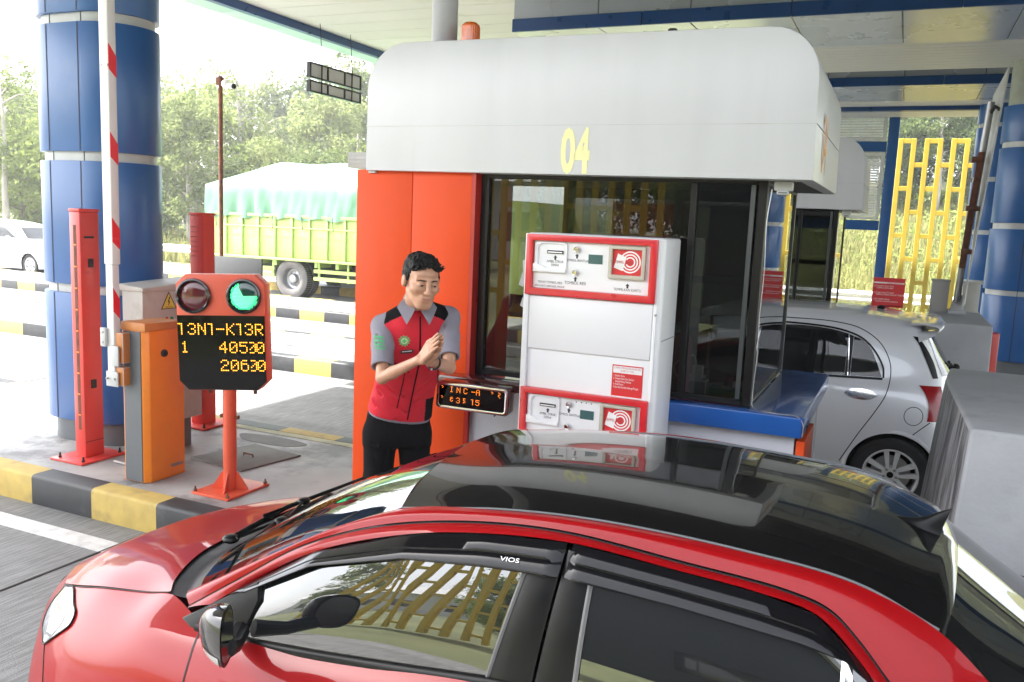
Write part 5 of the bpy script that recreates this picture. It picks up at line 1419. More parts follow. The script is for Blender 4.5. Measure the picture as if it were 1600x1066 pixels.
    # rain visors
    VB1 = [(-1.60, .632, 1.078), (-1.37, .630, 1.205), (-1.09, .628, 1.283), (-.85, .628, 1.313), (-.668, .628, 1.327)]
    VB2 = [(-.645, .628, 1.329), (-.385, .628, 1.320), (-.12, .630, 1.302), (-.025, .632, 1.288), (.02, .628, 1.255)]
    for VB, xa, xb in ((VB1, -1.66, -.664), (VB2, -.648, .028)):
        for s in (1, -1):
            vb = np.array(VB)
            xs = np.linspace(xa, xb, 50)
            rows = []
            for x in xs:
                zt, wt = topz(x) + 0.012, topw(x) - 0.012
                zb = float(np.interp(x, vb[:, 0], vb[:, 2])); wb = float(np.interp(x, vb[:, 0], vb[:, 1]))
                if zb > zt - 0.004: zb = zt - 0.004
                e = min(1, (x - xa) / 0.02 + 0.05, (xb - x) / 0.02 + 0.05)
                L = lambda f, o: W((x, wt + (wb - wt) * f + o * e, zt + (zb - zt) * f), s)
                rows.append([L(0, 0.002), L(.08, .010), L(.45, .014), L(.52, .010), L(.58, .013), L(.9, .012), L(1, .008), L(1.0, .002)])
            b = MB(); b.grid(np.array(rows)); vo = b.build('rain_visor', 'visor_black', t, angle=50)
            if s == 1 and VB is VB1:
                x = -.815; zt, wt = topz(x) + 0.012, topw(x) - 0.012
                text('VIOS', 0.0155, 'ink_white', vo, W((x, wt + 0.0455, zt - 0.050)), xd=(1, 0, 0.075), ud=(0, 0.56, 0.82), sx=1.55, depth=0.0115)
    # door mirror
    for s in (1, -1):
        b = MB()
        c = np.array(W((-1.475, .875, 1.095), s))
        nu, nv = 28, 14
        P = np.zeros((nv + 1, nu, 3))
        for j in range(nv + 1):
            ph = math.pi / 2 * j / nv
            for i in range(nu):
                a = 2 * math.pi * i / nu
                ca, sa = math.cos(a), math.sin(a)
                yy = 0.060 * abs(ca) ** 0.75 * np.sign(ca) * math.sin(ph) ** 0.8; zz = 0.077 * abs(sa) ** 0.8 * np.sign(sa) * math.sin(ph) ** 0.8
                P[j, i] = c + (-0.085 * math.cos(ph) - yy * s * 0.55 + 0.035, yy, zz + 0.012 * ca * -s)
        for j in range(nv):
            for i in range(nu):
                b.add([P[j, i], P[j, (i + 1) % nu], P[j + 1, (i + 1) % nu], P[j + 1, i]], [(0, 1, 2, 3)])
        m_ = b.build('door_mirror', 'paint_black', t, weld=1e-5, angle=60)
        b = MB(); b.add([P[nv, i] for i in range(nu)], [tuple(range(nu))]); b.add([P[nv, i] * 0.86 + (P[nv].mean(0)) * 0.14 + (0.0015, 0, 0) for i in range(nu)], [tuple(range(nu))], 1); b.build('mirror_glass', ['trim_black', 'black_gloss'], m_, smooth=False)
        b = MB(); sel = [i for i in range(nu) if math.sin(2 * math.pi * i / nu) < -0.25]
        G = np.array([[P[j, i] + (P[j, i] - c) * 0.02 for i in sel] for j in range(7, nv)]); b.grid(G); b.build('turn_signal', 'lamp_white', m_, angle=60)
        b = MB(); b.tube([c + (0.0, s * 0.03, -0.055), c + (-0.04, s * 0.10, -0.09), c + (-0.09, s * 0.18, -0.10)], [0.03, 0.026, 0.03], 10); b.build('mirror_arm', 'trim_black', m_)
    # pressed-on details
    bv = bvh_of(body)
    near = lambda x, z: (x, 0.6, z)
    far = lambda x, z: (x, 4.4, z)
    for s, to3, d in ((1, near, (0, 1, 0)), (-1, far, (0, -1, 0))):
        b = MB(); ribbon(b, bv, [(-1.72, .955), (-1.705, .90), (-1.70, .80), (-1.69, .6), (-1.68, .3)], to3, d, 0.006, 0.0012); b.build('shut_line', 'trim_black', body, smooth=False)
        b = MB(); ribbon(b, bv, [(-.665, 1.035), (-.66, .9), (-.66, .6), (-.67, .3)], to3, d, 0.006, 0.0012); b.build('shut_line', 'trim_black', body, smooth=False)
        b = MB(); ribbon(b, bv, [(.2, 1.075), (.22, .95), (.14, .75), (.08, .6)], to3, d, 0.006, 0.0012); b.build('shut_line', 'trim_black', body, smooth=False)
        b = MB(); ribbon(b, bv, [(-1.68, .27), (-.66, .27), (.08, .3)], to3, d, 0.006, 0.0012); b.build('shut_line', 'trim_black', body, smooth=False)
        for hx in (-.80, .06):
            b = MB(); skin_patch(b, bv, [[(hx, .90), (hx + .08, .905), (hx + .16, .905)], [(hx, .875), (hx + .08, .875), (hx + .16, .88)]], 5, 12, to3, d, 0.018); b.build('door_handle', 'paint_red', body, solid=-0.016)
    # swept back headlamps with a dark seal, a reflector and a bulb
    def lay(q, off):
        h = bv.find_nearest(Vector(q)); nn = h[1]
        if nn.dot(Vector((q[0] + 1.2, (q[1] - yc), 0.25))) < 0: nn = -nn
        return np.array(h[0] + nn * off)
    LR = [[(-2.576, .445, .802), (-2.54, .46, .818), (-2.50, .475, .832)], [(-2.591, .482, .76), (-2.48, .53, .80), (-2.376, .569, .831)], [(-2.59, .506, .732), (-2.46, .57, .785), (-2.32, .61, .829)],
          [(-2.562, .545, .704), (-2.44, .60, .76), (-2.304, .641, .809)], [(-2.516, .58, .70), (-2.43, .618, .735), (-2.359, .648, .763)], [(-2.466, .618, .696), (-2.455, .624, .698), (-2.44, .63, .704)]]
    for s in (1, -1):
        P_ = patch([[W(p, s) for p in r] for r in LR], 26, 18)
        G = np.array([[lay(q, .005) for q in r] for r in P_])
        b = MB(); b.grid(G); hl = b.build('headlamp', 'lamp_clear', t, angle=60)
        edge = list(G[0]) + list(G[1:, -1]) + list(G[-1][::-1]) + list(G[::-1, 0])
        b = MB(); b.tube(edge, 0.0028, 6); b.build('lamp_seal', 'trim_black', hl)
        b = MB(); Q = np.array([[lay(q, .0062) for q in r] for r in P_[13:21, 5:14]]); b.grid(Q); b.build('reflector', 'steel_dull', hl, angle=60)
        b = MB(); Q = np.array([[lay(q, .0062) for q in r] for r in P_[21:25, 3:15]]); b.grid(Q); b.build('side_marker', 'lamp_white', hl, angle=60)
        b = MB()
        L = cr(np.array([W(p, s) for p in ((-2.452, .626, .697), (-2.37, .68, .66), (-2.32, .72, .58), (-2.33, .73, .50), (-2.36, .74, .42))]), 30)
        b.tube([lay(q, .0006) for q in L], 0.0022, 6); b.build('shut_line', 'trim_black', body)
    b = MB()
    fr = lambda y, z: (-3.4, y, z)
    skin_patch(b, bv, [[(yc - .28, .715), (yc, .72), (yc + .28, .715)], [(yc - .25, .64), (yc, .635), (yc + .25, .64)]], 8, 20, fr, (1, 0, 0), 0.004)
    skin_patch(b, bv, [[(yc - .36, .46), (yc, .48), (yc + .36, .46)], [(yc - .42, .30), (yc, .28), (yc + .42, .30)]], 8, 20, fr, (1, 0, 0), 0.004)
    b.build('grille', 'trim_black', t, angle=60)
    b = MB()
    rr_ = lambda y, z: (2.2, y, z)
    for s in (1, -1): skin_patch(b, bv, [[(yc - s * .66, .98), (yc - s * .36, .97)], [(yc - s * .70, .84), (yc - s * .36, .84)]], 8, 14, rr_, (-1, 0, 0), 0.005)
    b.build('tail_lamp', 'tail_red', t, angle=60)
    # wheels, wells, floor
    b = MB()
    for x in (FW, RW):
        for s in (1, -1):
            y = yc - s * 0.60
            b.lathe([(RR + .005, 0.16), (RR + .005, -0.1), (0.0, -0.1)], (x, y, 0.31), (0, -s, 0), 32)
    b.box(-2.7, 1.2, yc - .68, yc + .68, 0.21, 0.24)
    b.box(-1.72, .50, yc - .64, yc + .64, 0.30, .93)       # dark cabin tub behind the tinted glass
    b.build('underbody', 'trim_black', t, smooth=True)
    for x in (FW, RW):
        for s in (1, -1): wheel(t, x, yc - s * 0.69, 0.30, -s, 5)
    return t
red_car()

# ------------------------------------------------------------------ the silver hatchback in the next lane
def shell_car(t, yc, rows, nu, nv, arches, rz, paint, s_near=1):
    def W(p, s=1): return (p[0], yc - s * p[1], p[2])
    b = MB()
    for s in (1, -1):
        G = patch([[W(p, s) for p in r] for r in rows], nu, nv)
        k = np.ones((nu - 1, nv - 1), bool)
        for (cx, cz, r) in arches: k &= carve_arch(G, cx, cz, r)
        grid_keep(b, G, k)
    return b.build('body', paint, t, weld=0.003, angle=70)

def silver_car():
    yc = 7.99
    t = thing('silver_car', 'silver hatchback seen from its side and rear in the next lane behind the booth', 'car', (-1.25, yc, 0.0))
    rows = [
        # front centre, quarter, corner, side, wheel, door, B, rear door, rear wheel, rear side, corner, quarter, centre
        [(-3.02, 0, .20), (-2.98, .35, .20), (-2.82, .68, .20), (-2.65, .78, .20), (-2.38, .80, .20), (-1.8, .80, .19), (-1.1, .80, .19), (-.5, .80, .19), (.05, .80, .20), (.33, .74, .24), (.46, .55, .27), (.54, .3, .27), (.56, 0, .27)],
        [(-3.12, 0, .36), (-3.08, .38, .36), (-2.88, .72, .36), (-2.68, .81, .37), (-2.38, .835, .38), (-1.8, .835, .36), (-1.1, .835, .36), (-.5, .835, .36), (.05, .84, .40), (.37, .77, .42), (.52, .56, .42), (.61, .3, .42), (.63, 0, .42)],
        [(-3.14, 0, .52), (-3.10, .39, .52), (-2.89, .72, .53), (-2.69, .815, .55), (-2.38, .84, .58), (-1.8, .835, .56), (-1.1, .835, .56), (-.5, .84, .57), (.05, .85, .60), (.385, .775, .60), (.54, .56, .58), (.63, .3, .58), (.65, 0, .58)],
        [(-3.07, 0, .70), (-3.03, .37, .70), (-2.84, .69, .72), (-2.66, .79, .76), (-2.38, .83, .79), (-1.8, .835, .80), (-1.1, .84, .80), (-.5, .845, .80), (.05, .845, .80), (.36, .765, .78), (.49, .56, .76), (.57, .3, .76), (.585, 0, .76)],
        [(-2.93, 0, .82), (-2.89, .34, .82), (-2.74, .62, .83), (-2.60, .72, .86), (-2.38, .775, .90), (-1.8, .81, .93), (-1.1, .825, .93), (-.5, .83, .94), (.02, .82, .95), (.32, .735, .95), (.44, .55, .95), (.51, .3, .95), (.525, 0, .95)],
        [(-2.42, 0, 1.01), (-2.38, .35, 1.01), (-2.29, .55, 1.0), (-2.2, .63, .99), (-2.1, .69, .985), (-1.7, .77, .99), (-1.1, .79, 1.01), (-.5, .79, 1.03), (-.02, .775, 1.055), (.28, .70, 1.07), (.38, .54, 1.08), (.44, .3, 1.08), (.455, 0, 1.08)],
        [(-2.08, 0, 1.19), (-2.06, .32, 1.19), (-2.0, .52, 1.18), (-1.93, .60, 1.17), (-1.82, .655, 1.165), (-1.55, .72, 1.20), (-1.1, .74, 1.22), (-.5, .75, 1.22), (-.04, .735, 1.22), (.23, .655, 1.22), (.31, .52, 1.22), (.355, .3, 1.22), (.37, 0, 1.22)],
        [(-1.78, 0, 1.355), (-1.76, .3, 1.35), (-1.71, .48, 1.34), (-1.65, .56, 1.325), (-1.56, .61, 1.33), (-1.40, .65, 1.38), (-1.08, .68, 1.41), (-.5, .69, 1.415), (-.10, .675, 1.395), (.16, .60, 1.38), (.225, .48, 1.385), (.26, .28, 1.39), (.27, 0, 1.39)],
        [(-1.50, 0, 1.475), (-1.48, .28, 1.47), (-1.44, .44, 1.455), (-1.40, .50, 1.445), (-1.33, .55, 1.455), (-1.22, .58, 1.485), (-1.02, .595, 1.505), (-.5, .60, 1.510), (-.12, .59, 1.49), (.10, .52, 1.468), (.15, .42, 1.475), (.18, .25, 1.485), (.19, 0, 1.487)],
        [(-1.30, 0, 1.515), (-1.28, .18, 1.513), (-1.25, .28, 1.51), (-1.22, .32, 1.505), (-1.17, .34, 1.508), (-1.1, .35, 1.522), (-.95, .36, 1.533), (-.5, .36, 1.540), (-.15, .355, 1.523), (.02, .32, 1.505), (.06, .26, 1.504), (.08, .16, 1.507), (.085, 0, 1.508)],
        [(-1.15, 0, 1.532), (-1.14, 0.0, 1.532), (-1.12, 0, 1.533), (-1.10, 0, 1.534), (-1.05, 0, 1.537), (-1.0, 0, 1.54), (-.9, 0, 1.545), (-.5, 0, 1.55), (-.2, 0, 1.537), (-.05, 0, 1.525), (-.02, 0, 1.522), (0.0, 0, 1.52), (.0, 0, 1.52)],
    ]
    FW, RW, RR = -2.39, 0.07, 0.335
    body = shell_car(t, yc, rows, 60, 120, ((FW, .30, RR), (RW, .30, RR)), 0, 'paint_silver')
    bv = bvh_of(body)
    near = lambda x, z: (x, yc - 1.5, z)
    far = lambda x, z: (x, yc + 1.5, z)
    for s, to3, d in ((1, near, (0, 1, 0)), (-1, far, (0, -1, 0))):
        # rear door window and quarter light, front door window
        b = MB(); skin_patch(b, bv, [[(-.985, 1.385), (-.70, 1.405), (-.46, 1.392), (-.335, 1.368)], [(-.985, 1.22), (-.7, 1.22), (-.46, 1.22), (-.335, 1.215)], [(-.985, 1.02), (-.7, 1.03), (-.46, 1.04), (-.335, 1.043)]], 16, 30, to3, d, 0.003); b.build('rear_door_glass', 'tint_soft', t, angle=60)
        b = MB(); skin_patch(b, bv, [[(-.292, 1.352), (-.245, 1.337), (-.20, 1.308), (-.155, 1.262)], [(-.292, 1.20), (-.23, 1.2), (-.17, 1.2), (-.115, 1.18)], [(-.292, 1.045), (-.22, 1.05), (-.15, 1.053), (-.062, 1.056)]], 14, 16, to3, d, 0.003); b.build('quarter_glass', 'tint_soft', t, angle=60)
        b = MB(); skin_patch(b, bv, [[(-1.62, 1.27), (-1.45, 1.345), (-1.25, 1.38), (-1.045, 1.39)], [(-1.76, 1.16), (-1.5, 1.19), (-1.25, 1.21), (-1.045, 1.215)], [(-1.9, 1.02), (-1.6, 1.015), (-1.3, 1.02), (-1.045, 1.022)]], 16, 30, to3, d, 0.003); b.build('front_door_glass', 'tint_soft', t, angle=60)
        b = MB()
        skin_patch(b, bv, [[(-1.04, 1.39), (-.99, 1.392)], [(-1.04, 1.2), (-.99, 1.2)], [(-1.04, 1.022), (-.99, 1.024)]], 16, 4, to3, d, 0.0035)
        skin_patch(b, bv, [[(-.332, 1.366), (-.295, 1.353)], [(-.332, 1.2), (-.295, 1.2)], [(-.332, 1.043), (-.295, 1.045)]], 16, 4, to3, d, 0.0045)
        ribbon(b, bv, [(-1.92, 1.008), (-1.3, 1.008), (-.7, 1.018), (-.055, 1.044)], to3, d, 0.018, 0.0045, 60)
        ribbon(b, bv, [(-1.92, 1.01), (-1.66, 1.26), (-1.45, 1.36), (-1.2, 1.402), (-.9, 1.416), (-.5, 1.408), (-.33, 1.38), (-.22, 1.335), (-.13, 1.25), (-.06, 1.13), (-.05, 1.05)], to3, d, 0.014, 0.0045, 80)
        b.build('window_trim', 'trim_black', t, angle=60)
        b = MB(); ribbon(b, bv, [(-.33, 1.36), (-.318, 1.2), (-.31, 1.045)], to3, d, 0.006, 0.006); b.build('window_bar', 'chrome', t, smooth=False)
        b = MB(); ribbon(b, bv, [(-.9, 1.455), (-.45, 1.452), (-.25, 1.415), (-.10, 1.32), (-.02, 1.19), (.0, 1.08), (-.02, .93), (-.08, .80), (-.19, .60), (-.31, .36)], to3, d, 0.007, 0.001, 90); b.build('shut_line', 'trim_black', body, smooth=False)
        b = MB(); ribbon(b, bv, [(-1.02, 1.02), (-1.02, .6), (-1.03, .25)], to3, d, 0.007, 0.001); b.build('shut_line', 'trim_black', body, smooth=False)
        b = MB(); ribbon(b, bv, [(-1.93, 1.0), (-1.97, .8), (-1.95, .5), (-1.9, .28)], to3, d, 0.007, 0.001); b.build('shut_line', 'trim_black', body, smooth=False)
        b = MB(); ribbon(b, bv, [(.31, .745), (.26, .70), (.20, .64), (.17, .60)], to3, d, 0.007, 0.001); b.build('shut_line', 'trim_black', body, smooth=False)
        ang = np.linspace(0, 2 * math.pi, 40)
        b = MB(); ribbon(b, bv, [(.19 + .066 * math.cos(a), .785 + .07 * math.sin(a)) for a in ang], to3, d, 0.005, 0.001, 80); b.build('shut_line', 'trim_black', body, smooth=False)
        for hx in ((-.20,) if s == 1 else (-.20, -1.15)) + ((-1.15,) if s == 1 else ()):
            b = MB()
            skin_patch(b, bv, [[(hx - .11 * math.cos(a), .915 + .042 * math.sin(a)) for a in np.linspace(0.02, math.pi - .02, 11)], [(hx - .11 * math.cos(a), .915 - .042 * math.sin(a)) for a in np.linspace(0.02, math.pi - .02, 11)]], 9, 24, to3, d, 0.004)
            skin_patch(b, bv, [[(hx - .115, .925), (hx, .93), (hx + .115, .925)], [(hx - .115, .905), (hx, .903), (hx + .115, .905)]], 5, 16, to3, d, 0.03)
            b.build('door_handle', 'chrome', body, angle=60)
        # tail lamp, hatch glass edge
        b = MB(); skin_patch(b, bv, [[(.205, 1.02), (.28, 1.018), (.36, 1.012)], [(.25, .965), (.30, .965), (.375, .965)], [(.285, .88), (.33, .88), (.40, .88)], [(.29, .80), (.34, .80), (.41, .80)], [(.285, .752), (.34, .752), (.41, .752)]], 22, 12, to3, d, 0.005); b.build('tail_lamp', 'tail_red', t, angle=60)
        b = MB(); b.grid(np.array([[(RW + (RR + r_) * math.cos(a), yc - s * (.845 + o_), .30 + (RR + r_) * math.sin(a)) for (r_, o_) in ((-.004, -.03), (.0, .004), (.02, .006), (.03, -.004))] for a in np.linspace(-.3, math.pi + .3, 40)])); b.build('arch_lip', 'paint_silver', body, angle=60)
    b = MB()
    bk = lambda y, z: (2.0, y, z)
    skin_patch(b, bv, [[(yc - .47, 1.40), (yc, 1.41), (yc + .47, 1.40)], [(yc - .54, 1.2), (yc, 1.2), (yc + .54, 1.2)], [(yc - .57, 1.08), (yc, 1.07), (yc + .57, 1.08)]], 14, 30, bk, (-1, 0, 0), 0.004); b.build('hatch_glass', 'tint_soft', t, angle=60)
    for s in (1, -1):
        b = MB(); skin_patch(b, bv, [[(yc - s * .62, 1.38), (yc - s * .60, 1.375)], [(yc - s * .66, 1.2), (yc - s * .60, 1.2)], [(yc - s * .685, 1.07), (yc - s * .64, 1.07)]], 10, 4, bk, (-1, 0, 0), 0.004); b.build('hatch_edge', 'trim_black', t, angle=60)
    b = MB(); fr = lambda y, z: (-4, y, z)
    skin_patch(b, bv, [[(yc - .52, 1.40), (yc, 1.43), (yc + .52, 1.40)], [(yc - .58, 1.2), (yc, 1.2), (yc + .58, 1.2)], [(yc - .60, 1.04), (yc, 1.04), (yc + .60, 1.04)]], 14, 30, fr, (1, 0, 0), 0.004); b.build('windscreen', 'tint_soft', t, angle=60)
    # roof spoiler
    b = MB()
    sp = [[(.06, -.60, 1.462), (.10, -.58, 1.474), (.10, -.3, 1.49), (.10, 0, 1.494), (.10, .3, 1.49), (.10, .58, 1.474), (.06, .60, 1.462)],
          [(.22, -.60, 1.470), (.25, -.57, 1.482), (.27, -.3, 1.492), (.275, 0, 1.496), (.27, .3, 1.492), (.25, .57, 1.482), (.22, .60, 1.470)],
          [(.31, -.60, 1.452), (.335, -.56, 1.464), (.36, -.3, 1.474), (.365, 0, 1.477), (.36, .3, 1.474), (.335, .56, 1.464), (.31, .60, 1.452)],
          [(.29, -.61, 1.405), (.325, -.57, 1.436), (.35, -.3, 1.446), (.355, 0, 1.448), (.35, .3, 1.446), (.325, .57, 1.436), (.29, .61, 1.405)],
          [(.13, -.63, 1.33), (.21, -.57, 1.405), (.24, -.3, 1.412), (.245, 0, 1.414), (.24, .3, 1.412), (.21, .57, 1.405), (.13, .63, 1.33)],
          [(.07, -.62, 1.37), (.12, -.55, 1.42), (.14, -.3, 1.43), (.14, 0, 1.43), (.14, .3, 1.43), (.12, .55, 1.42), (.07, .62, 1.37)]]
    b.grid(patch([[(p[0], yc + p[1], p[2]) for p in r] for r in sp], 26, 50)); b.build('roof_spoiler', 'paint_silver', t, angle=50)
    b = MB(); b.ball((-.13, yc, 1.545), (.035, .022, .018)); b.tube([(-.12, yc, 1.555), (-.05, yc, 1.562), (.03, yc, 1.56)], [0.005, 0.004, 0.003], 6); b.build('aerial', 'trim_black', t)
    b = MB(); b.tube([(.47, yc - .05, 1.10), (.42, yc - .25, 1.16)], 0.012, 8); b.ball((.48, yc - .04, 1.095), (.04, .035, .03)); b.build('rear_wiper', 'trim_black', t)
    b = MB()
    for x in (FW, RW):
        for s in (1, -1): b.lathe([(RR + .006, 0.17), (RR + .006, -0.1), (0.0, -0.1)], (x, yc - s * 0.66, 0.30), (0, -s, 0), 32)
    b.box(-2.85, .35, yc - .72, yc + .72, 0.21, 0.24); b.build('underbody', 'trim_black', t)
    for x in (FW, RW):
        for s in (1, -1): wheel(t, x, yc - s * 0.745, 0.298, -s, 5)
silver_car()

# ------------------------------------------------------------------ white estate far left
def white_car():
    yc, xr = 17.2, -25.9
    t = thing('white_car', 'white car far off at the left edge, beyond the blue column', 'car', (xr + 2.1, yc, 0.0))
    L = [[(0.0, .0, .25), (0.05, .6, .25), (.4, .82, .22), (1.0, .84, .2), (3.2, .84, .2), (3.9, .82, .22), (4.25, .6, .25), (4.3, 0, .25)],
         [(-.05, .0, .6), (0.0, .62, .6), (.4, .86, .6), (1.0, .88, .6), (3.2, .88, .6), (3.9, .86, .58), (4.35, .6, .5), (4.4, 0, .5)],
         [(.02, .0, .95), (.06, .6, .95), (.4, .82, .95), (1.0, .85, .95), (2.7, .84, .93), (3.5, .76, .86), (4.2, .55, .74), (4.28, 0, .74)],
         [(.10, .0, 1.1), (.14, .55, 1.1), (.45, .76, 1.06), (1.0, .79, 1.03), (2.5, .78, 1.0), (3.1, .7, .98), (3.3, .5, .98), (3.35, 0, .98)],
         [(.35, .0, 1.42), (.37, .45, 1.42), (.55, .62, 1.42), (1.0, .65, 1.43), (1.9, .65, 1.42), (2.35, .60, 1.38), (2.5, .45, 1.38), (2.55, 0, 1.38)],
         [(.6, .0, 1.5), (.62, .2, 1.5), (.75, .3, 1.5), (1.1, .32, 1.52), (1.7, .32, 1.51), (2.1, .3, 1.47), (2.2, .2, 1.47), (2.25, 0, 1.47)],
         [(.8, .0, 1.53), (.85, .0, 1.53), (.95, 0, 1.54), (1.2, 0, 1.54), (1.6, 0, 1.53), (1.9, 0, 1.51), (2.0, 0, 1.5), (2.0, 0, 1.5)]]
    rows = [[(xr + p[0], p[1], p[2]) for p in r] for r in L]
    body = shell_car(t, yc, rows, 44, 90, ((xr + .85, .31, .35), (xr + 3.5, .31, .35)), 0, 'car_white')
    bv = bvh_of(body)
    for to3, d in ((lambda x, z: (x, yc - 2, z), (0, 1, 0)), (lambda x, z: (x, yc + 2, z), (0, -1, 0))):
        b = MB(); skin_patch(b, bv, [[(xr + .6, 1.36), (xr + 1.5, 1.38)], [(xr + .5, 1.08), (xr + 1.5, 1.06)]], 8, 16, to3, d, .004); skin_patch(b, bv, [[(xr + 1.58, 1.38), (xr + 2.3, 1.33)], [(xr + 1.58, 1.06), (xr + 2.85, 1.04)]], 8, 16, to3, d, .004)
        b.build('side_glass', 'tint_soft', t, angle=60)
    b = MB(); skin_patch(b, bv, [[(yc - .45, 1.34), (yc + .45, 1.34)], [(yc - .6, 1.03), (yc + .6, 1.03)]], 10, 20, lambda y, z: (xr + 6, y, z), (-1, 0, 0), .004); b.build('windscreen', 'tint_soft', t, angle=60)
    b = MB(); skin_patch(b, bv, [[(yc - .62, .72), (yc - .45, .72)], [(yc - .62, .62), (yc - .42, .62)]], 6, 8, lambda y, z: (xr + 6, y, z), (-1, 0, 0), .006); b.build('headlamp', 'lamp_clear', t)
    b = MB(); b.ball((xr + 2.75, yc - .95, 1.03), (.07, .1, .07)); b.build('door_mirror', 'car_white', t)
    for x in (xr + .85, xr + 3.5):
        for s in (1, -1): wheel(t, x, yc - s * .76, .31, -s, 5)
    b = MB(); b.box(xr + .3, xr + 4.0, yc - .7, yc + .7, .22, .3)
    for x in (xr + .85, xr + 3.5):
        for s in (1, -1): b.lathe([(.355, .17), (.355, -.1), (0, -.1)], (x, yc - s * .68, .31), (0, -s, 0), 24)
    b.build('underbody', 'trim_black', t)
white_car()
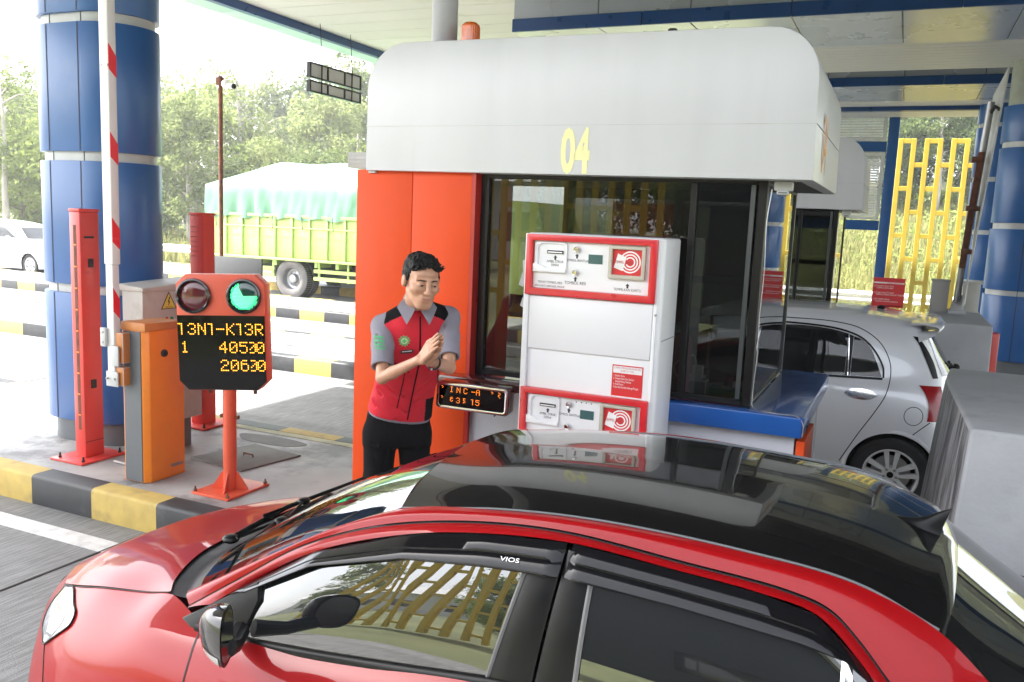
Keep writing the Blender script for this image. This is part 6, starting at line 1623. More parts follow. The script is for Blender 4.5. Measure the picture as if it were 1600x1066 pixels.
# ------------------------------------------------------------------ sculpting with distance fields
class Field:
    def __init__(s, lo, hi, h):
        s.lo, s.h = np.array(lo, float), h
        s.n = np.ceil((np.array(hi) - s.lo) / h).astype(int) + 1
        s.a = np.full(s.n, 0.2, np.float32)
    def region(s, lo, hi, m):
        i0 = np.clip(np.floor((np.array(lo) - m - s.lo) / s.h).astype(int), 0, s.n - 1)
        i1 = np.clip(np.ceil((np.array(hi) + m - s.lo) / s.h).astype(int) + 1, 1, s.n)
        ax = [(s.lo[k] + s.h * np.arange(i0[k], i1[k])).astype(np.float32) for k in range(3)]
        return tuple(slice(i0[k], i1[k]) for k in range(3)), ax[0][:, None, None], ax[1][None, :, None], ax[2][None, None, :]
    def put(s, sl, d, k, mode='u'):
        A = s.a[sl]
        if mode == 'u':
            if k > 0:
                hh = np.clip(0.5 + 0.5 * (A - d) / k, 0, 1)
                s.a[sl] = A + (d - A) * hh - k * hh * (1 - hh)
            else: s.a[sl] = np.minimum(A, d)
        else:
            if k > 0:
                hh = np.clip(0.5 - 0.5 * (A + d) / k, 0, 1)
                s.a[sl] = A + (-d - A) * hh + k * hh * (1 - hh)
            else: s.a[sl] = np.maximum(A, -d)
    def cone(s, p, q, r0, r1, k=0.0, mode='u'):
        p, q = np.array(p, float), np.array(q, float)
        r = max(r0, r1)
        sl, X, Y, Z = s.region(np.minimum(p, q) - r, np.maximum(p, q) + r, 0.03 + k)
        d = q - p; L2 = max(float(d @ d), 1e-9)
        t = np.clip(((X - p[0]) * d[0] + (Y - p[1]) * d[1] + (Z - p[2]) * d[2]) / L2, 0, 1)
        dist = np.sqrt((X - p[0] - t * d[0]) ** 2 + (Y - p[1] - t * d[1]) ** 2 + (Z - p[2] - t * d[2]) ** 2) - (r0 + (r1 - r0) * t)
        s.put(sl, dist, k, mode)
    def chain(s, pts, rs, k0=0.0, k=0.02):
        for i in range(len(pts) - 1): s.cone(pts[i], pts[i + 1], rs[i], rs[i + 1], k0 if i == 0 else k)
    def ell(s, c, ax, r, k=0.0, mode='u'):
        """ax: 3 orthonormal rows, r: 3 radii"""
        c, ax, r = np.array(c, float), np.array(ax, float), np.array(r, float)
        R_ = float(r.max())
        sl, X, Y, Z = s.region(c - R_, c + R_, 0.03 + k)
        dx, dy, dz = X - c[0], Y - c[1], Z - c[2]
        q = [(dx * ax[i][0] + dy * ax[i][1] + dz * ax[i][2]) for i in range(3)]
        k0 = np.sqrt(sum((q[i] / r[i]) ** 2 for i in range(3))); k1 = np.sqrt(sum((q[i] / r[i] ** 2) ** 2 for i in range(3)))
        s.put(sl, k0 * (k0 - 1) / np.maximum(k1, 1e-6), k, mode)
    def tower(s, zs, cx, cy, a, b, A, B, k=0.0, e=2.0, cap=0.02):
        """an upright body of elliptical slices; A, B horizontal unit axes"""
        zs = np.array(zs)
        m = max(max(a), max(b))
        sl, X, Y, Z = s.region((min(cx) - m, min(cy) - m, zs[0]), (max(cx) + m, max(cy) + m, zs[-1]), 0.03 + k)
        f = lambda v: np.interp(Z, zs, v).astype(np.float32)
        dx, dy = X - f(cx), Y - f(cy)
        aa, bb = f(a), f(b)
        u, v = dx * A[0] + dy * A[1], dx * B[0] + dy * B[1]
        rr = (np.abs(u / aa) ** e + np.abs(v / bb) ** e) ** (1 / e)
        d = (rr - 1) * np.minimum(aa, bb)
        dz = np.maximum(zs[0] - Z, Z - zs[-1])
        s.put(sl, np.maximum(d, dz), k)
    def mesh(s, smooth=1):
        a = s.a; ins = a < 0
        n = s.n
        c = ins[:-1, :-1, :-1].astype(np.int8)
        tot = np.zeros(n - 1, np.int8)
        for i in (0, 1):
            for j in (0, 1):
                for k in (0, 1): tot += ins[i:n[0] - 1 + i, j:n[1] - 1 + j, k:n[2] - 1 + k]
        act = (tot > 0) & (tot < 8)
        I = np.argwhere(act)
        idx = np.full(n - 1, -1, np.int32); idx[tuple(I.T)] = np.arange(len(I))
        acc = np.zeros((len(I), 3)); cnt = np.zeros(len(I))
        cor = [(i, j, k) for i in (0, 1) for j in (0, 1) for k in (0, 1)]
        val = {cc: a[I[:, 0] + cc[0], I[:, 1] + cc[1], I[:, 2] + cc[2]].astype(float) for cc in cor}
        for p in cor:
            for ax in range(3):
                if p[ax] == 0:
                    q = list(p); q[ax] = 1; q = tuple(q)
                    vp, vq = val[p], val[q]
                    m = (vp < 0) != (vq < 0)
                    t = np.where(m, vp / np.where(m, vp - vq, 1), 0)
                    pt = np.tile(np.array(p, float), (len(I), 1)); pt[:, ax] = t
                    acc[m] += pt[m]; cnt[m] += 1
        V = s.lo + s.h * (I + acc / cnt[:, None])
        Fs = []
        for ax in range(3):
            u, v = [(1, 2), (2, 0), (0, 1)][ax]
            sl0 = [slice(None)] * 3; sl1 = [slice(None)] * 3
            sl0[ax] = slice(0, n[ax] - 1); sl1[ax] = slice(1, n[ax])
            A0, A1 = ins[tuple(sl0)], ins[tuple(sl1)]
            E_ = np.argwhere(A0 != A1)
            ok = (E_[:, u] > 0) & (E_[:, v] > 0) & (E_[:, u] < n[u] - 1) & (E_[:, v] < n[v] - 1)
            E_ = E_[ok]
            flip = A0[tuple(E_.T)]
            def at(du, dv):
                q = E_.copy(); q[:, u] += du; q[:, v] += dv; return idx[tuple(q.T)]
            Q = np.stack([at(-1, -1), at(0, -1), at(0, 0), at(-1, 0)], 1)
            Q[~flip] = Q[~flip][:, ::-1]
            Fs.append(Q)
        Fq = np.concatenate(Fs)
        Fq = Fq[(Fq >= 0).all(1)]
        for _ in range(smooth):                            # light relaxing along quad edges
            S_ = np.zeros_like(V); C_ = np.zeros(len(V))
            for i in range(4):
                p_, q_ = Fq[:, i], Fq[:, (i + 1) % 4]
                np.add.at(S_, p_, V[q_]); np.add.at(C_, p_, 1); np.add.at(S_, q_, V[p_]); np.add.at(C_, q_, 1)
            V = V * 0.5 + 0.5 * S_ / np.maximum(C_, 1)[:, None]
        return V, Fq
    def build(s, name, mats, parent, smooth=1, mfun=None):
        V, Fq = s.mesh(smooth)
        me = bpy.data.meshes.new(name)
        me.from_pydata((V - root_loc(parent)).tolist(), [], Fq.tolist())
        for mm in (mats if isinstance(mats, (list, tuple)) else [mats]): me.materials.append(M[mm])
        if mfun is not None:
            ce = V[Fq].mean(1); me.polygons.foreach_set('material_index', mfun(ce).astype(np.int32))
        me.shade_smooth()
        o = bpy.data.objects.new(name, me); COL.objects.link(o); o.parent = parent
        return o

# ------------------------------------------------------------------ the attendant
def skin_mat():
    m = mat('skin', (0.53, 0.29, 0.185), rough=0.42, var=0.10, scale=22, bump=0.06, bscale=260, rvar=0.06)
    b = m.node_tree.nodes['Principled BSDF']
    b.inputs['Subsurface Weight'].default_value = 0.18
    b.inputs['Subsurface Radius'].default_value = (0.02, 0.008, 0.004)
skin_mat()
mat('hair_black', (0.0035, 0.003, 0.003), rough=0.55, spec=0.25, var=0.3, scale=60, bump=0.5, bscale=220, stretch=(1, 1, 0.35))
mat('vest_red', (0.60, 0.009, 0.026), rough=0.75, var=0.10, scale=14, bump=0.55, bscale=13)
mat('vest_black', (0.006, 0.006, 0.007), spec=0.12, rough=0.85, var=0.2, scale=14, bump=0.5, bscale=13)
mat('shirt_grey', (0.235, 0.225, 0.265), rough=0.8, var=0.08, scale=10, bump=0.55, bscale=16)
mat('trouser_black', (0.0045, 0.0045, 0.0055), spec=0.12, rough=0.85, var=0.2, scale=9, bump=0.5, bscale=10)
mat('lips', (0.46, 0.20, 0.16), rough=0.4, var=0.05)
mat('brow', (0.03, 0.018, 0.014), rough=0.7, var=0)
mat('eye_white', (0.62, 0.58, 0.55), rough=0.2, var=0)
mat('eye_dark', (0.02, 0.012, 0.01), rough=0.1, var=0)
mat('logo_green', (0.08, 0.42, 0.16), rough=0.6, var=0.1)
mat('logo_pale', (0.45, 0.62, 0.30), rough=0.6, var=0.05)

def person():
    t = thing('person', 'young man in red and black vest with palms pressed together by the orange wall', 'person', (-2.46, 4.03, 0.206))
    f3 = lambda *a: np.array(a, float)
    Lx, Fd = f3(.80, .60, 0), f3(.60, -.80, 0)             # his left, his front
    P, Wt, C, N = f3(-2.495, 4.02, 1.00), f3(-2.435, 3.96, 1.18), f3(-2.335, 3.88, 1.42), f3(-2.266, 3.80, 1.682)
    shR, shL = f3(-2.430, 3.748, 1.578), f3(-2.156, 3.955, 1.628)
    elR, elL = f3(-2.318, 3.58, 1.340), f3(-2.025, 3.78, 1.400)
    d = f3(.66, -.30, .69); d /= np.linalg.norm(d)
    n = f3(.80, .60, 0); n -= d * (n @ d); n /= np.linalg.norm(n)
    w = np.cross(d, n)
    wrR = f3(-2.068, 3.520, 1.468); wrL = wrR + n * 0.050 + d * 0.004
    elL = f3(-2.050, 3.785, 1.392)
    hipR, hipL = P - Lx * 0.095 - (0, 0, 0.04), P + Lx * 0.095 - (0, 0, 0.04)
    ftR, ftL = hipR + Fd * 0.02 - Lx * 0.02, hipL + Fd * 0.0 + Lx * 0.02
    # head frame
    hc = f3(-2.190, 3.722, 1.830)
    yaw = R(-41); pit = R(-12)
    hf = f3(math.cos(yaw) * math.cos(pit), math.sin(yaw) * math.cos(pit), math.sin(pit))
    hl = np.cross(f3(0, 0, 1), hf); hl /= np.linalg.norm(hl)
    tilt = R(3); hu = np.cross(hf, hl); hl = hl * math.cos(tilt) - hu * math.sin(tilt); hu = np.cross(hf, hl)
    HS, HZ = 1.10, 0.84
    hp = lambda x, y, z: hc + HS * (hl * x + hf * y + hu * z * HZ)
    hax = np.array([hl, hf, hu])
    E = lambda F, c, r, k=0.0, mode='u': F.ell(hp(*c), hax, HS * f3(r[0], r[1], r[2] * HZ), k, mode)

    # ---- one continuous body: head, neck, trunk, arms, hands, legs
    F = Field((-2.80, 3.30, 0.20), (-1.84, 4.32, 2.02), 0.0045)
    E(F, (0, -.018, .040), (.077, .096, .084)); E(F, (0, .022, -.035), (.061, .070, .092), .03)
    E(F, (0, .030, -.088), (.042, .052, .034), .03); F.cone(hp(-.010, .070, -.114), hp(.010, .070, -.114), .018 * HS, .018 * HS, .025)
    for sx in (-1, 1):
        E(F, (sx * .040, .060, -.022), (.028, .030, .028), .025)
        F.cone(hp(sx * .050, .004, -.060), hp(sx * .018, .064, -.114), .015 * HS, .014 * HS, .03)
        F.cone(hp(sx * .012, .089, .036), hp(sx * .046, .073, .034), .010 * HS, .009 * HS, .02)
        E(F, (sx * .031, .104, .006), (.017, .011, .010), .014, 's')
        E(F, (sx * .080, -.012, -.008), (.010, .022, .034), .008)
        E(F, (sx * .030, .083, .0075), (.0155, .0125, .0125), .004)
        E(F, (sx * .0115, .108, -.034), (.0095, .011, .0085), .008)
    F.cone(hp(0, .090, .030), hp(0, .115, -.026), .0085 * HS, .0125 * HS, .014); E(F, (0, .117, -.030), (.0130, .011, .010), .008)
    E(F, (0, .087, -.070), (.027, .014, .020), .02); F.cone(hp(-.019, .0965, -.0655), hp(.019, .0965, -.0655), .0042 * HS, .0042 * HS, .008); F.cone(hp(-.014, .0965, -.0762), hp(.014, .0965, -.0762), .0052 * HS, .0052 * HS, .008)
    F.cone(hp(0, .1035, -.0718), hp(.026, .0985, -.0685), .0024 * HS, .0022 * HS, .004, 's'); F.cone(hp(0, .1035, -.0718), hp(-.026, .0985, -.0685), .0024 * HS, .0022 * HS, .004, 's')
    F.chain([hp(0, -.022, -.05), hp(0, -.03, -.115), N - Fd * .035, C + (0, 0, .08) - Fd * .03], [.058, .053, .050, .060], .03, .03)
    F.tower([0.95, 1.05, 1.18, 1.35, 1.48, 1.56, 1.60], [P[0], P[0] + .02, Wt[0], C[0] - .03, C[0] + .015, N[0] - .015, N[0]], [P[1], P[1] - .02, Wt[1], C[1] + .02, C[1] - .02, N[1] + .02, N[1]], [.15, .145, .135, .15, .155, .11, .07], [.10, .095, .085, .10, .10, .075, .05], Lx, Fd, .03)
    for (s_, e_, w_, sg) in ((shR, elR, wrR, -1), (shL, elL, wrL, 1)):
        F.cone(N - (0, 0, .04), s_ - (0, 0, .012), .040, .038, .03)
        m1 = s_ * .45 + e_ * .55
        F.chain([s_ - (0, 0, .012), m1, e_], [.040, .038, .031], .03, .02)
        F.cone(e_, e_ * .70 + w_ * .30, .0305, .0305, .015); F.cone(e_ * .70 + w_ * .30, w_, .0305, .0215, .015)
        q = lambda a, nn, ww: wrR + d * a + n * (0.025 + sg * nn) + w * ww
        wr_c = q(0.0, .020, 0)
        F.cone(w_, wr_c, .0225, .021, .012)
        # palm, heel of the hand, ball of the thumb
        for ww, r0, r1 in ((-.026, .015, .0135), (-.009, .0155, .014), (.009, .0155, .014), (.026, .015, .0138)):
            F.cone(q(.008, .017, ww * .75), q(.092, .0155, ww * 1.05), r0, r1, .010)
        F.cone(q(.015, .015, .024), q(.055, .013, .044), .016, .012, .012)
        # thumb: leaves the side of the palm near its base
        F.chain([q(.040, .0145, .043), q(.072, .0125, .056), q(.106, .0115, .053 + .004 * sg)], [.0115, .0100, .0078], .006, .003)
        # four fingers of unequal length, each with a slight bend
        for ww, L_, r_, sp in ((.0285, .078, .0086, .09), (.0095, .087, .0089, .02), (-.0095, .081, .0086, -.04), (-.0275, .064, .0076, -.11)):
            b0 = q(.092, .0145, ww); j1 = q(.092 + L_ * .42, .0135 + .003, ww + sp * L_ * .42); j2 = q(.092 + L_ * .74, .0115 + .0015, ww + sp * L_ * .74); tip = q(.092 + L_, .0095, ww + sp * L_ * 0.95)
            F.chain([b0, j1, j2, tip], [r_ * 1.05, r_, r_ * .92, r_ * .78], .004, .002)
    for (h_, f_) in ((hipR, ftR), (hipL, ftL)):
        kn = f3(h_[0] * .5 + f_[0] * .5, h_[1] * .5 + f_[1] * .5, .66) + Fd * .015
        F.chain([h_, kn, f3(f_[0], f_[1], .30)], [.075, .052, .038], .03, .02); F.cone(f3(f_[0], f_[1], .26), f3(f_[0], f_[1], .25) + Fd * .12, .035, .028, .02)
    def lipmask(c):
        x = (c - hc) @ hl / HS; y = (c - hc) @ hf / HS; z = (c - hc) @ hu / (HS * HZ)
        zc = -.0712 + 5.5 * x * x
        hh = np.where(z > zc, .0062, .0085) * np.sqrt(np.clip(1 - (x / .0235) ** 2, 0, 1))
        return ((y > .075) & (np.abs(z - zc) < hh)).astype(int)
    body = F.build('body', ['skin', 'lips'], t, 1, lipmask)
    b = MB(); b.tube([hp(x, .0985 - 11 * x * x + .0030, -.0712 + 5.5 * x * x) for x in np.linspace(-.0235, .0235, 13)], [.0004] + [.0009] * 11 + [.0004], 6); b.build('mouth_line', 'brow', body)
    # ---- eyes and brows
    for sx in (-1, 1):
        b = MB()
        for i in range(1): pass
        G = []
        for a in np.linspace(-1, 1, 13):                   # a narrow almond slit under the lowered lid
            x = sx * .030 + a * .0135
            zc = .0035 - .0015 * a * a + .0012 * a * sx
            yv = .083 + .0125 * math.sqrt(max(0, 1 - (a * .0135 / .0165) ** 2)) * 0.985
            o_ = .0023 * (1 - a * a) ** .6
            G.append([hp(x, yv + .0016, zc + o_), hp(x, yv + .0022, zc), hp(x, yv + .0016, zc - o_)])
        b.grid(np.array(G))
        ey = b.build('eye', 'eye_white', body)
        b = MB()
        c0 = hp(sx * .030 + .001, .0978, .0032)
        b.add([c0 + HS * (0.0066 * math.cos(a) * hl + .0026 * math.sin(a) * hu) + hf * .0004 for a in np.linspace(0, 2 * math.pi, 17)[:-1]], [tuple(range(16))]); b.build('iris', 'eye_dark', ey, smooth=False)
        b = MB(); b.tube([hp(sx * .030 + a * .0145, .083 + .0125 * math.sqrt(max(0, 1 - (a * .0145 / .0172) ** 2)) + .0012, .0064 - .0018 * a * a) for a in np.linspace(-1, 1, 11)], [.0006] + [.0011] * 9 + [.0006], 6); b.build('eyelid_line', 'brow', ey)
        b = MB(); b.tube([hp(sx * x, y, z) for x, y, z in ((.012, .0990, .0300), (.024, .0970, .0318), (.038, .0885, .0308), (.050, .0755, .0245))], [.0028, .0038, .0033, .0015], 8); b.build('eyebrow', 'brow', body)
    # ---- hair: a cap with short faded sides and combed, uneven locks on top
    H_ = Field(hc - .21, hc + .23, 0.0038)
    E(H_, (0, -.026, .046), (.0795, .098, .084)); E(H_, (0, -.05, -.005), (.077, .068, .075), .02)
    E(H_, (0, .094, .014), (.066, .060, .088), .010, 's'); E(H_, (0, .045, -.075), (.12, .085, .070), .012, 's')
    for sx in (-1, 1): E(H_, (sx * .084, -.010, -.014), (.020, .024, .036), .006, 's'); H_.cone(hp(sx * .0735, .020, .030), hp(sx * .0715, .014, -.002), .007 * HS, .0025 * HS, .008)
    r_ = np.random.default_rng(5)
    def scalp(x, y): return .046 + .084 * math.sqrt(max(0.02, 1 - (x / .0815) ** 2 - ((y + .026) / .100) ** 2))
    for i in range(300):                                   # locks combed forwards and to his left
        x = r_.uniform(-.070, .070); y = r_.uniform(-.100, .050)
        if (x / .08) ** 2 + ((y + .026) / .098) ** 2 > .93: continue
        L_ = r_.uniform(.030, .052); dx = L_ * r_.uniform(-.15, .45); dy = L_ * r_.uniform(.7, 1.0)
        lift = r_.uniform(.002, .013) + (.016 if y > -.01 else .004)
        p0 = (x, y, scalp(x, y) - .004); p1 = (x + dx * .5, y + dy * .5, scalp(x + dx * .4, min(y + dy * .5, .06)) + lift); x2, y2 = x + dx, min(y + dy, .074)
        p2 = (x2, y2, max(scalp(x2, min(y2, .060)), .094) + lift * .5)
        H_.chain([hp(*p0), hp(*p1), hp(*p2)], [.0072, .0062, .0028], .004, .003)
    for i in range(26):                                    # fringe edge
        x = r_.uniform(-.058, .060); z0 = .108 - 6.0 * x * x + .006 * math.sin(x * 70)
        H_.cone(hp(x - .006, .050 - 3 * x * x, z0 + .014), hp(x + r_.uniform(.0, .014), .076 - 5.5 * x * x, z0 - r_.uniform(.004, .016)), .0075, .0028, .004)
    for i in range(60):                                    # short sides
        sx = r_.choice((-1, 1)); y = r_.uniform(-.09, .02); z = r_.uniform(-.01, .08)
        xx = .080 * math.sqrt(max(.05, 1 - ((y + .026) / .105) ** 2 - ((z - .04) / .095) ** 2))
        H_.cone(hp(sx * xx, y, z), hp(sx * (xx + .001), y + .012, z - .018), .005, .003, .004)
    H_.build('hair', 'hair_black', body, 1)
    # ---- vest
    V = Field((-2.80, 3.55, 0.98), (-1.95, 4.28, 1.72), 0.006)
    zs = [0.985, 1.04, 1.12, 1.22, 1.35, 1.46, 1.575, 1.655, 1.70]
    V.tower(zs, [-2.487, -2.476, -2.452, -2.415, -2.364, -2.322, -2.297, -2.277, -2.265], [4.012, 4.0, 3.982, 3.955, 3.915, 3.875, 3.855, 3.835, 3.82],
            [.184, .184, .176, .168, .174, .178, .160, .110, .055], [.132, .134, .128, .120, .124, .124, .118, .102, .072], Lx, Fd, .0, 2.3)
    for s_ in (shR, shL): V.cone(N + (0, 0, .008), s_ * .93 + N * .07 + (0, 0, -.004), .050, .056, .035); V.cone(s_ * .9 + N * .1 - (0, 0, .03), s_ * .62 + C * .38 - (0, 0, .05), .060, .080, .03)
    for p, q, r0 in ((P + Fd * .11 + f3(0, 0, .10), C + Fd * .05, .022), (P + Lx * .10 + Fd * .08 + f3(0, 0, .06), C + Lx * .1 + Fd * .04, .018)): V.cone(p, q, r0, r0, .03)   # folds
    for (l0, z0, l1, z1) in ((-.15, 1.30, -.02, 1.20), (-.16, 1.24, .02, 1.11), (-.17, 1.16, -.03, 1.07), (.15, 1.34, .05, 1.24), (.16, 1.26, .06, 1.17), (-.10, 1.42, .0, 1.32), (.13, 1.45, .09, 1.36)):
        ca = lambda l, z: np.array([np.interp(z, zs, [-2.487, -2.476, -2.452, -2.415, -2.364, -2.322, -2.297, -2.277, -2.265]), np.interp(z, zs, [4.012, 4.0, 3.982, 3.955, 3.915, 3.875, 3.855, 3.835, 3.82]), z]) + Lx * l + Fd * (.122 * math.sqrt(max(0.05, 1 - (l / .19) ** 2)))
        V.cone(ca(l0, z0), ca(l1, z1), .007, .004, .02); V.cone(ca(l0, z0 - .022), ca(l1, z1 - .020), .005, .003, .018, 's')
    # neck opening, armholes, sloping hem
    V.cone(N + Fd * .030 + (0, 0, .040), hp(0, -.02, -.06), .050, .066, .01, 's'); V.cone(N + Fd * .075 + (0, 0, .030), N + Fd * .135 - (0, 0, .045), .036, .008, .01, 's')
    sl, X, Y, Z = V.region((-2.8, 3.5, .9), (-1.9, 4.3, 1.8), .1)
    for s_, e_, sg in ((shR, elR, -1), (shL, elL, 1)):
        a = Lx * sg * .93 + f3(0, 0, .30); a /= np.linalg.norm(a); c0 = s_ + Lx * sg * .012
        V.put(sl, -((X - c0[0]) * a[0] + (Y - c0[1]) * a[1] + (Z - c0[2]) * a[2]) , .006, 's')
    V.put(sl, (Z - (1.078 - .13 * ((X - P[0]) * Lx[0] + (Y - P[1]) * Lx[1]) - .25 * ((X - P[0]) * Fd[0] + (Y - P[1]) * Fd[1]))), .004, 's')
    def vm(c):
        l = np.abs((c - N) @ Lx); yoke = (c[:, 2] > 1.652 - .55 * (l - .07) + .06 * ((c - N) @ Lx)) & (l > .06)
        s_ = (c - P) @ Lx; side = (s_ > .135) & (c[:, 2] < 1.17)
        return (yoke | side).astype(int)
    vest = V.build('vest', ['vest_red', 'vest_black'], body, 2, vm)
    # ---- grey shirt: sleeves, collar, tail below the hem
    SF = []
    for s_, e_, cut in ((shR, elR, .80), (shL, elL, .80)):
        lo, hi = np.minimum(s_, e_) - .14, np.maximum(s_, e_) + .14
        S = Field(lo, hi, 0.005)
        en = s_ * (1 - cut) + e_ * cut
        S.chain([s_ * .80 + N * .20 + (0, 0, .002), s_ - (0, 0, .004), s_ * .5 + en * .5, en], [.052, .060, .056, .058], 0, .02)
        ax_ = (e_ - s_) / np.linalg.norm(e_ - s_)
        sl, X, Y, Z = S.region(en - .12, en + .12, .0)
        S.put(sl, -((X - en[0]) * ax_[0] + (Y - en[1]) * ax_[1] + (Z - en[2]) * ax_[2]), 0.004, 's')
        S.cone(en - ax_ * .015, en + ax_ * .05, .043, .046, .004, 's')
        for k in range(2):                                  # creases
            c0 = s_ * (.8 - .2 * k) + en * (.2 + .2 * k); S.cone(c0 + Fd * .054 - Lx * .03, c0 + Fd * .041 + Lx * .05 - (0, 0, .035), .004, .004, .014, 's')
        SF.append(S)
    S = Field((-2.80, 3.60, 1.0), (-2.05, 4.28, 1.75), 0.005)
    S.tower([1.0, 1.05, 1.12, 1.3, 1.5, 1.64], [-2.48, -2.474, -2.455, -2.39, -2.30, -2.275], [4.003, 3.998, 3.985, 3.94, 3.865, 3.84], [.178, .176, .17, .15, .14, .08], [.125, .122, .11, .10, .09, .06], Lx, Fd, 0, 2.3)
    S.cone(N + Fd * .0 - (0, 0, .02), N + Fd * .01 + (0, 0, .042), .072, .066, .02); S.cone(N + Fd * .01 - (0, 0, .06), hp(0, -.02, -.06), .058, .058, .006, 's'); S.cone(N + Fd * .06 + (0, 0, .05), N + Fd * .12 - (0, 0, .04), .036, .020, .008, 's')
    sl, X, Y, Z = S.region((-2.8, 3.5, .9), (-2.0, 4.3, 1.8), .1)
    S.put(sl, (Z - (1.062 - .13 * ((X - P[0]) * Lx[0] + (Y - P[1]) * Lx[1]) - .25 * ((X - P[0]) * Fd[0] + (Y - P[1]) * Fd[1]))), .004, 's')
    shirt = S.build('shirt', 'shirt_grey', body, 1)
    slv = [q.build('sleeve', 'shirt_grey', shirt, 1) for q in SF]
    for sg in (-1, 1):                                     # collar wings
        b = MB()
        a0 = N + Lx * sg * .058 + Fd * .030 + f3(0, 0, .050); a1 = N + Lx * sg * .014 + Fd * .106 + f3(0, 0, .004)
        a2 = N + Lx * sg * .058 + Fd * .134 + f3(0, 0, -.072); a3 = N + Lx * sg * .102 + Fd * .065 + f3(0, 0, .008)
        b.grid(patch([[a0, (a0 + a1) / 2 + Fd * .006, a1], [(a0 + a3) / 2 + f3(0, 0, .008), (a0 + a1 + a2 + a3) / 4 + Fd * .012, (a1 + a2) / 2 + Fd * .008], [a3, (a3 + a2) / 2 + Fd * .010, a2]], 8, 8))
        b.build('collar', 'shirt_grey', shirt, solid=0.004, angle=60)
    # ---- trousers, belt line, shoes
    T = Field((-2.85, 3.70, 0.20), (-2.10, 4.30, 1.14), 0.008)
    T.tower([0.88, 0.95, 1.05, 1.12], [P[0], P[0], P[0] + .015, P[0] + .035], [P[1], P[1], P[1] - .015, P[1] - .035], [.182, .184, .174, .166], [.122, .126, .116, .108], Lx, Fd, 0, 2.4)
    for (h_, f_) in ((hipR, ftR), (hipL, ftL)):
        kn = f3(h_[0] * .5 + f_[0] * .5, h_[1] * .5 + f_[1] * .5, .66) + Fd * .01
        T.chain([h_ - (0, 0, .03), kn, f3(f_[0], f_[1], .30)], [.094, .080, .068], .03, .03)
        for k, (zz, o) in enumerate(((.90, .05), (.84, -.03), (.72, .04))): T.cone(f3(h_[0], h_[1], zz) + Fd * .095 - Lx * .05, f3(h_[0], h_[1], zz - .03) + Fd * .09 + Lx * o, .005, .004, .015, 's')
    T.build('trousers', 'trouser_black', body, 1)
    b = MB()
    for f_ in (ftR, ftL):
        c0 = f3(f_[0], f_[1], .245)
        b.tube([c0 - Fd * .085, c0 - Fd * .06 + (0, 0, .02), c0 + (0, 0, .02), c0 + Fd * .10 + (0, 0, .0), c0 + Fd * .17 - (0, 0, .008), c0 + Fd * .20 - (0, 0, .012)], [.02, .042, .05, .045, .034, .012], 14)
    b.build('shoes', 'black_gloss', body)
    # ---- zip, piping, badges pressed onto the cloth
    bv = join_bvh([vest]); bs = join_bvh(slv[:1])
    o0 = f3(-2.40, 3.94, 0) + Fd * .6
    to3 = lambda a, z: tuple(o0 + Lx * a + f3(0, 0, z))
    dv = tuple(-Fd)
    b = MB()
    ribbon(b, bv, [(.040, 1.645), (.046, 1.52), (.048, 1.40), (.034, 1.25), (.01, 1.05)], to3, dv, .0075, .002, 60)
    ribbon(b, bv, [(-.075, 1.385), (-.03, 1.36), (.0, 1.335)], to3, dv, .006, .002, 24); ribbon(b, bv, [(-.02, 1.34), (-.03, 1.25), (-.05, 1.12)], to3, dv, .005, .002, 40)
    ribbon(b, bv, [(.15, 1.39), (.165, 1.28), (.16, 1.12)], to3, dv, .005, .002, 40)
    b.build('zip_piping', 'vest_black', vest, smooth=False)
    b = MB()
    GC = (-.034, 1.512)
    ang = np.linspace(0, 2 * math.pi, 73)
    gear = [(GC[0] + (.0265 + .0035 * (1 if math.sin(12 * a) > 0 else -1)) * math.cos(a), GC[1] + (.0265 + .0035 * (1 if math.sin(12 * a) > 0 else -1)) * math.sin(a)) for a in ang]
    for rr0, rr1, mi in ((None, .019, 0), (.017, 0.0, 1)):
        G = []
        for i, a in enumerate(ang):
            o_ = gear[i] if rr0 is None else (GC[0] + rr0 * math.cos(a), GC[1] + rr0 * math.sin(a))
            i_ = (GC[0] + rr1 * math.cos(a), GC[1] + rr1 * math.sin(a))
            p0, p1 = cast(bv, to3(*o_), dv, .0026 + .0004 * mi), cast(bv, to3(*i_), dv, .0026 + .0004 * mi)
            if p0 is not None and p1 is not None: G.append([p0, p1])
        b.grid(np.array(G), mi)
    for (u0, u1, v0, v1) in ((-.011, .011, -.0038, .0038), (-.0038, .0038, -.011, .011)):
        ps = [cast(bv, to3(GC[0] + u, GC[1] + v), dv, .0034) for u, v in ((u0, v0), (u1, v0), (u1, v1), (u0, v1))]
        if all(p is not None for p in ps): b.add(ps, [(0, 1, 2, 3)], 0)
    b.build('safety_badge', ['logo_green', 'logo_pale'], vest, smooth=False)
    b = MB(); skin_patch(b, bv, [[(-.050, 1.462), (.014, 1.470)], [(-.050, 1.442), (.014, 1.450)]], 3, 8, to3, dv, .0028); nt = b.build('name_tag', 'ink_black', vest, smooth=False)
    b = MB(); skin_patch(b, bv, [[(-.043, 1.4565), (.006, 1.463)], [(-.043, 1.4525), (.006, 1.459)]], 2, 8, to3, dv, .0036); b.build('tag_lettering', 'ink_white', nt, smooth=False)
    b = MB(); skin_patch(b, bv, [[(-.118, 1.425), (-.080, 1.395)], [(-.118, 1.36), (-.084, 1.365)]], 5, 5, to3, dv, .003); b.build('reflective_patch', 'ink_white', vest, smooth=False)
    em = shR * .70 + elR * .30
    s3 = lambda a, z: tuple(em - f3(-.62, .78, 0) * .3 + f3(.78, .62, 0) * (a - .022) + f3(0, 0, z))
    sd = f3(-.62, .78, 0)
    b = MB()
